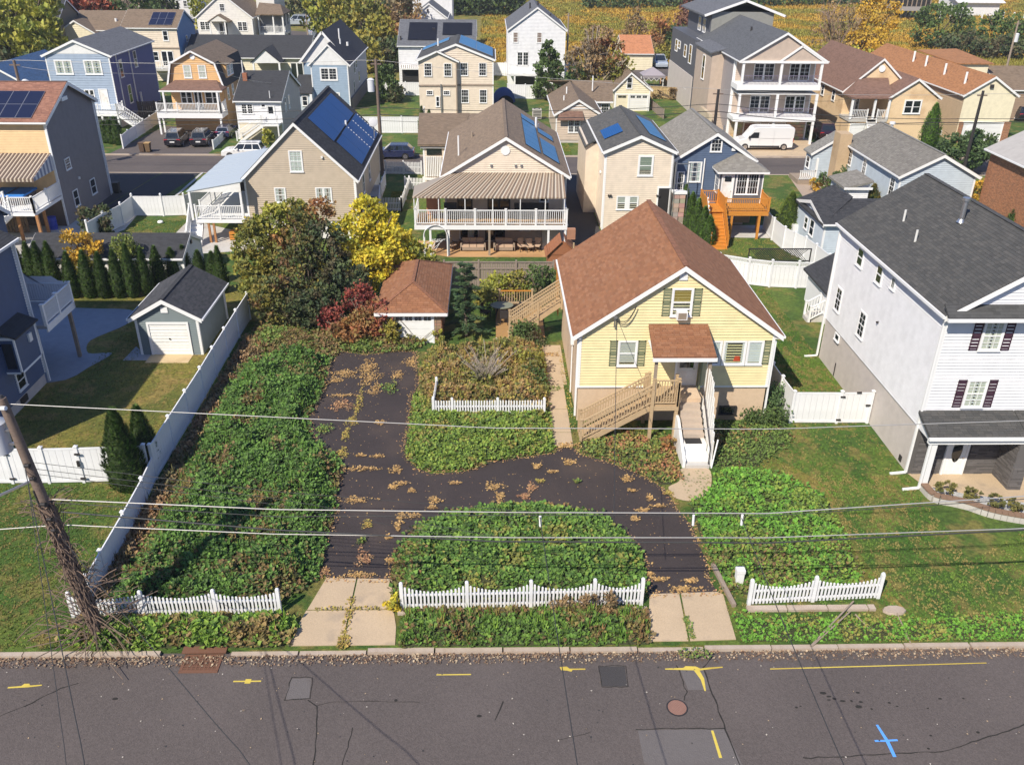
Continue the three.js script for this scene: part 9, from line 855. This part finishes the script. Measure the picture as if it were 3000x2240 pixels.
cover('garden_bed', 'green plants along the right side of the front steps and the stucco wall', 'plants', [[10.8,-35],[12.4,-34.9],[13.7,-35.8],[15.3,-37.5],[15.3,-38.9],[10.9,-39.2]], { h0: 0.02, h1: 0.16, d: 170, size: 0.13, s: 17, ed: 0.8, col: ivy([[0.075,0.13,0.02],[0.11,0.16,0.03]],[[0.22,0.17,0.05],[0.2,0.12,0.05]],0.15,43) });
cover('verge_weeds', 'leafy green weeds on the verge below the left picket fence', 'weeds', [[-15.2,-24.9],[-7.6,-24.95],[-7.1,-24.4],[-7.3,-23.45],[-9.3,-23.5],[-11,-23.6],[-14,-23.4],[-15.5,-23.8]], { h0: 0.08, h1: 0.42, d: 260, size: 0.2, s: 19, ed: 0.5, stalk: 0.03, col: ivy([[0.12,0.21,0.02],[0.16,0.24,0.03],[0.08,0.15,0.02]],[[0.22,0.15,0.06],[0.16,0.13,0.04]],0.25,47) });
cover('verge_weeds', 'green grass and dry brown weeds on the verge below the middle picket fence', 'weeds', [[-3.3,-25.15],[5.6,-25.2],[5.9,-24.6],[5.6,-23.4],[1,-23.35],[-3.3,-23.35]], { h0: 0.05, h1: 0.38, d: 250, size: 0.16, s: 20, ed: 0.45, stalk: 0.08, col: (x, z) => (rnd() < sm(-24.2,-25.1, z) * 0.65 ? ivy(dryG, dryG, 1,51) : ivy([[0.08,0.16,0.02],[0.11,0.19,0.025],[0.06,0.11,0.02]], dryG, 0.3,51))(x, z) });
cover('verge_grass', 'bright grass strip along the kerb below the right picket fence', 'grass', [[9.1,-25],[9.8,-24.6],[15,-24.5],[19.6,-24.6],[26,-24.8],[26,-23.4],[9.1,-23.4]], { h0: 0.01, h1: 0.06, d: 190, size: 0.12, s: 21, ed: 0.4, lift: 0.1, col: ivy([[0.08,0.2,0.015],[0.11,0.24,0.02]],[[0.15,0.19,0.03],[0.2,0.18,0.04]],0.25,53) });
tree('yellow_shrub', 'yellow leaved weed clump at the left end of the middle picket fence', 'shrub', -3.6,-25.2, {noTrunk: 1, limbs: 3, lr: 0.02, blobs: [[-3.65,0.35,-25.2,0.3,0.35,0.3,300, PAL.bright, 0.1]], size: 0.13 }); tree('dead_weed', 'dead brown weed clump in front of the right end of the middle picket fence', 'weed', 3.9,-25.05, {noTrunk: 1, limbs: 8, lr: 0.015, blobs: [[3.9,0.5,-25,0.75,0.5,0.25,520, PAL.brown, 0.12],[2.6,0.35,-25,0.6,0.35,0.2,260, PAL.brown, 0.12]], size: 0.13 }); tree('red_shrub', 'small reddish shrub beside the concrete front steps', 'shrub', 8.7,-36.6, {noTrunk: 1, limbs: 3, lr: 0.015, blobs: [[8.7,0.3,-36.6,0.4,0.35,0.35,380, PAL.rust, 0.1]], size: 0.12 });
// creepers on the garage door and on the fences
tree('door_creeper', 'olive creeper strands over the lower garage door', 'creeper', -4.4,-48.9, {noTrunk: 1, limbs: 3, lr: 0.012, blobs: [[-4.6,0.3,-48.9,0.7,0.35,0.12,300, PAL.olive, 0.12],[-5.7,1.2,-48.9,0.12,0.8,0.1,180, PAL.dark, 0.08],[-3.2,0.5,-48.8,0.3,0.6,0.2,300, PAL.yg, 0.12]], size: 0.13 });
// leaf litter and weeds in the driveway cracks
{ const E = [[-7.1,-45.7,0.50,0.94,0],[-8.3,-44.8,0.77,0.54,0],[-6.9,-44.3,0.63,0.90,0],[-8.8,-44.0,0.42,0.38,0],[-5.3,-44.6,0.35,0.54,0],[-4.7,-46.3,0.43,0.65,0],[-7.1,-41.4,0.17,1.47,1],[-6.4,-42.8,0.34,0.65,0],[-5.6,-43.0,0.47,0.72,2],[-8.0,-41.1,0.59,0.67,3],[-8.0,-42.2,0.80,0.16,0],[-7.2,-39.4,0.32,0.50,1],[-5.7,-39.2,0.26,0.25,0],[-8.5,-38.5,0.50,0.49,2],[-7.3,-38.1,0.16,0.71,1],[-7.3,-36.3,0.33,0.50,1],[-6.3,-36.1,0.21,0.13,0],[-5.5,-36.0,0.36,0.11,0],[-6.1,-34.9,0.99,0.19,0],[-4.5,-34.8,0.26,0.32,0],[-4.5,-33.4,0.20,0.22,0],[-4.1,-33.7,0.28,0.16,0],[-6.0,-32.4,0.82,0.24,0],[-2.5,-32.3,0.27,0.33,0],[-3.9,-31.1,0.21,0.39,0],[-5.3,-30.6,0.20,0.31,1],[-4.0,-30.4,0.13,0.30,0],[-4.3,-29.7,0.13,0.13,0],[-5.4,-29.4,0.21,0.18,2],[-5.2,-28.3,0.32,0.54,3],[-6.8,-27.5,0.29,0.38,3],[-5.3,-27.3,0.69,0.19,0],[-4.1,-28.2,0.20,0.13,0],[-1.4,-31.5,0.65,0.15,3],[0.2,-33.4,0.51,0.26,0],[0.4,-32.5,0.16,0.43,0],[-1.7,-33.7,0.29,0.10,0],[-3.4,-31.2,0.27,0.23,0],[-2.6,-31.8,0.22,0.11,0],[-3.6,-33.1,0.16,0.14,0],[1.5,-32.6,0.31,0.24,3],[1.9,-33.3,0.22,0.34,3],[2.3,-33.8,0.17,0.14,1],[3.8,-35.4,0.33,0.28,0],[2.2,-35.1,0.20,0.23,0],[6.4,-34.0,0.26,0.28,0],[7.2,-32.4,0.16,0.24,0],[6.7,-31.5,0.33,0.15,0],[6.3,-30.9,0.17,0.22,0],[7.5,-31.8,0.44,0.08,0],[8.1,-32.8,0.23,0.14,1],[7.5,-26.3,0.58,0.21,0],[6.6,-26.9,0.34,0.12,0],[7.9,-26.8,0.29,0.14,0],[6.5,-33.0,0.20,0.08,0],[6.3,-27.2,0.20,0.10,0],[4.0,-33.7,0.14,0.10,2],[2.9,-34.6,0.29,0.08,0]];
  const pal = [[[0.4,0.25,0.08],[0.46,0.3,0.12],[0.3,0.18,0.07]],[[0.33,0.27,0.05],[0.24,0.2,0.04],[0.36,0.24,0.06]],[[0.09,0.17,0.025],[0.13,0.2,0.03],[0.2,0.2,0.04]],[[0.36,0.19,0.09],[0.28,0.14,0.07],[0.42,0.26,0.12]]], list = [];
  for (const [x, z, rx, rz, k] of E) { const n = Math.round(60 + rx * rz * 520); for (let i = 0; i < n; i++) { const a = rnd() * 6.28, q = Math.pow(rnd(),0.65) * (1 + 0.3 * Math.sin(a * 3 + x * 7) + 0.2 * Math.sin(a * 7 + z * 5)); list.push({ m: mat4(x + Math.cos(a) * q * rx, 0.02 + rr(0, k === 2 ? 0.12 : 0.035), z + Math.sin(a) * q * rz, rr(-1.6,-1.0) + (k === 2 ? 0.4 : 0), rnd() * 6.28, rr(-0.4,0.4), rr(0.05,0.13)), c: pick(pal[k]) }); } }
  for (let i = 0; i < DRIVE.length; i++) { const a = DRIVE[i], b = DRIVE[(i + 1) % DRIVE.length], l = Math.hypot(b[0] - a[0], b[1] - a[1]); for (let j = 0; j < l * 38; j++) { const f = rnd(); list.push({ m: mat4(a[0] + (b[0] - a[0]) * f + rr(-0.22,0.22),0.022 + rr(0,0.03), a[1] + (b[1] - a[1]) * f + rr(-0.22,0.22), rr(-1.6,-1.1), rnd() * 6.28,0, rr(0.04,0.11)), c: pick(pal[rnd() < 0.6 ? 0 : 3]) }); } }
  for (let i = 0; i < 1400; i++) { const x = rr(-9.5,8.8), z = rr(-48,-26); if (inPoly(x, z, DRIVE)) list.push({ m: mat4(x, 0.02, z, rr(-1.6,-1.2), rnd() * 6.28,0, rr(0.03,0.09)), c: pick(pal[rnd() < 0.7 ? 0 : 3]) }); }
  inst('fallen_leaves', leafG, leafMat, list, null, 'dry tan leaves and weeds scattered along the cracks of the asphalt driveway', 'leaves');
  const k = []; for (let i = 0; i < 5200; i++) { const x = rr(-25,26); k.push({ m: mat4(x, -0.115 + rr(0,0.04),-23.12 + Math.pow(rnd(),1.8) * 0.45, rr(-1.6,-0.9), rnd() * 6.28, rr(-0.4,0.4), rr(0.04,0.11)), c: pick([[0.3,0.2,0.12],[0.2,0.12,0.07],[0.42,0.33,0.22],[0.12,0.07,0.045]]) }); } for (let i = 0; i < 420; i++) k.push({ m: mat4(rr(-19,20),-0.12, rr(-22.6,-14), rr(-1.6,-1.2), rnd() * 6.28,0, rr(0.03,0.08)), c: pick([[0.42,0.38,0.33],[0.3,0.22,0.14],[0.03,0.03,0.03]]) }); inst('gutter_litter', leafG, leafMat, k, null, 'brown dead leaves gathered in the gutter along the front kerb', 'leaves');
  const c = []; for (const [x, z, w, l, k2] of [[-5.32,-24.8,0.14,1.2,1],[-5.3,-23.6,0.2,0.3,1],[7.3,-24.2,0.12,0.6,2],[7.2,-22.9,0.6,0.25,2],[-5,-25.33,1.6,0.08,1],[3.5,-47.2,0.6,0.2,0],[3.4,-42.9,0.5,0.3,2],[4.3,-45,0.25,3,1],[4.25,-40.5,0.2,2.5,1],[3.9,-36.9,0.6,0.25,0]]) for (let i = 0; i < 130; i++) c.push({ m: mat4(x + rr(-w, w),0.03 + rr(0,0.05), z + rr(-l, l), rr(-1.5,-0.6), rnd() * 6.28, rr(-0.4,0.4), rr(0.05,0.12)), c: pick(pal[k2]) }); inst('joint_weeds', leafG, leafMat, c, null, 'small weeds growing in the joints of the pale concrete', 'weeds');
}
// grass of the lawns
function grass(label, areas, n, h, col) { const list = []; for (let i = 0; i < n; i++) { const A = areas[Math.floor(rnd() * areas.length)], x = rr(A[0], A[1]), z = rr(A[2], A[3]); if (A[4] && !A[4](x, z)) continue; const c = col(x, z); list.push({ m: mat4(x, 0.003, z, rr(-0.2,0.2), rnd() * 6.28, rr(-0.2,0.2), rr(0.06,0.13), h * rr(0.6,1.4), rr(0.06,0.13)), c: C(c[0], c[1], c[2]).multiplyScalar(rr(0.95,1.7)) }); } inst('lawn_grass', tuftG, needleMat, list, null, label, 'grass'); }
const lc = (g1, g2, dry, k, s) => (x, z) => { const a = wn(x, z, 0.8, s), b = wn(x * 1.7, z, 2.4, s + 3); return mix3(mix3(g1, g2, sm(0.35,0.65, a)), dry, sm(0.5 - k, 0.72 - k, b)); };
grass('mown green lawn right of the driveway and around the white house', [[8.9,19.6,-46.5,-23.4,(x, z) => !(x < 14.4 && z < -38.6) && !(x < 10.6 && z < -34.6 && z > -39)],[15,30,-34.2,-23.4,(x, z) => !(x > 19.6 && z < -30.2 + (23.5 - x) * 0.6)],[14.5,19.7,-58,-39.2]],30000,0.075, lc([0.045,0.11,0.012],[0.09,0.155,0.02],[0.2,0.16,0.05],0.06,61));
grass('yellowing lawn in front of the grey shed at the left', [[-34,-15.7,-56,-34.2,(x, z) => !(x < -23.2 && z < -43.5) && !(x > -20.9 && x < -17 && z < -46.3)]],13000,0.07, lc([0.10,0.125,0.02],[0.17,0.165,0.035],[0.24,0.17,0.06],0.03,71)); grass('mown lawn around the utility pole at the lower left', [[-26,-15.2,-33.8,-23.5]],9000,0.08, lc([0.06,0.11,0.015],[0.12,0.145,0.025],[0.2,0.15,0.05],0.02,76));
grass('grass of the small back yards in the middle distance', [[-30.5,-24,-74,-64.5,(x, z) => z < -69.5 && x > -30.4 && x < -26],[18.8,24,-69,-58.8],[23.8,28,-81,-71],[-9.4,-8,-83,-77],[7.5,9.2,-104,-98.2]],9000,0.1, lc([0.09,0.15,0.02],[0.15,0.17,0.03],[0.24,0.2,0.05],0.02,81));
// reeds of the marsh
{ const list = []; for (let i = 0; i < 60000; i++) { const far2 = rnd(), z = -150 - Math.pow(far2,1.6) * 190, x = rr(2 + (z > -156 ? 8 : -4),20 - z * 0.62), n = wn(x, z, 0.12,91); if (x < -3 + (z + 200) * 0.0 && z > -200) continue; if ((x > 21 && x < 54 && z > -172) || (x > 2 && x < 12.5 && z > -163) || z > -150 - Math.max(0, x - 20) * 0.25) continue; const k = sm(0.42,0.6, n), c = mix3([0.42,0.26,0.035],[0.24,0.22,0.035], k), d = Math.abs(z) / 150; list.push({ m: mat4(x, -0.05, z, rr(-0.25,0.25), rnd() * 6.28, rr(-0.25,0.25), rr(0.4,0.8) * d, rr(0.35,0.8) * (0.7 + 0.6 * n), rr(0.4,0.8) * d), c: C(c[0], c[1], c[2]).multiplyScalar(rr(0.75,1.25)) }); } inst('marsh_reeds', tuftG, needleMat, list, null, 'golden marsh reeds spreading behind the houses to the top edge', 'reeds');
  const b = []; for (let i = 0; i < 9000; i++) { const q = Math.floor(rnd() * 4),[x, z, w, l, h] = [[72,-157,9,10,1.9],[84,-150,7,9,2.1],[-3,-166,2.5,10,1.6],[57,-163,5,6,1.4]][q], c = pick([[0.3,0.19,0.08],[0.36,0.25,0.1],[0.24,0.15,0.06]]); b.push({ m: mat4(x + rr(-w, w),0, z + rr(-l, l), rr(-0.2,0.2), rnd() * 6.28, rr(-0.2,0.2), rr(0.25,0.5), h * rr(0.6,1.2), rr(0.25,0.5)), c }); } inst('brown_reeds', tuftG, needleMat, b, null, 'tall brown reeds beside the houses near the road at the right and left of the marsh', 'reeds');
  const w = []; for (let i = 0; i < 9000; i++) { const q = rnd(), x = q < 0.45 ? rr(28,130) : rr(-30,10), z = q < 0.45 ? -296 + (x - 60) * -0.25 + rr(-9,5) : -268 + rr(-10,8), y = rr(0, q < 0.45 ? 4.5 : 6); w.push({ m: mat4(x, y, z, rr(-1.5,0), rnd() * 6.28, rr(-0.6,0.6), rr(0.8,1.6)), c: pick(PAL.green).multiplyScalar(0.8) }); } inst('far_woodland', leafG, leafMat, w, null, 'dark green shrub belt along the far side of the marsh at the top edge', 'woodland'); }
// ---------- finish ----------
scene.traverse((o) => { if (o.isMesh) { o.castShadow = true; o.receiveShadow = true; } });
renderer.render(scene, camera);
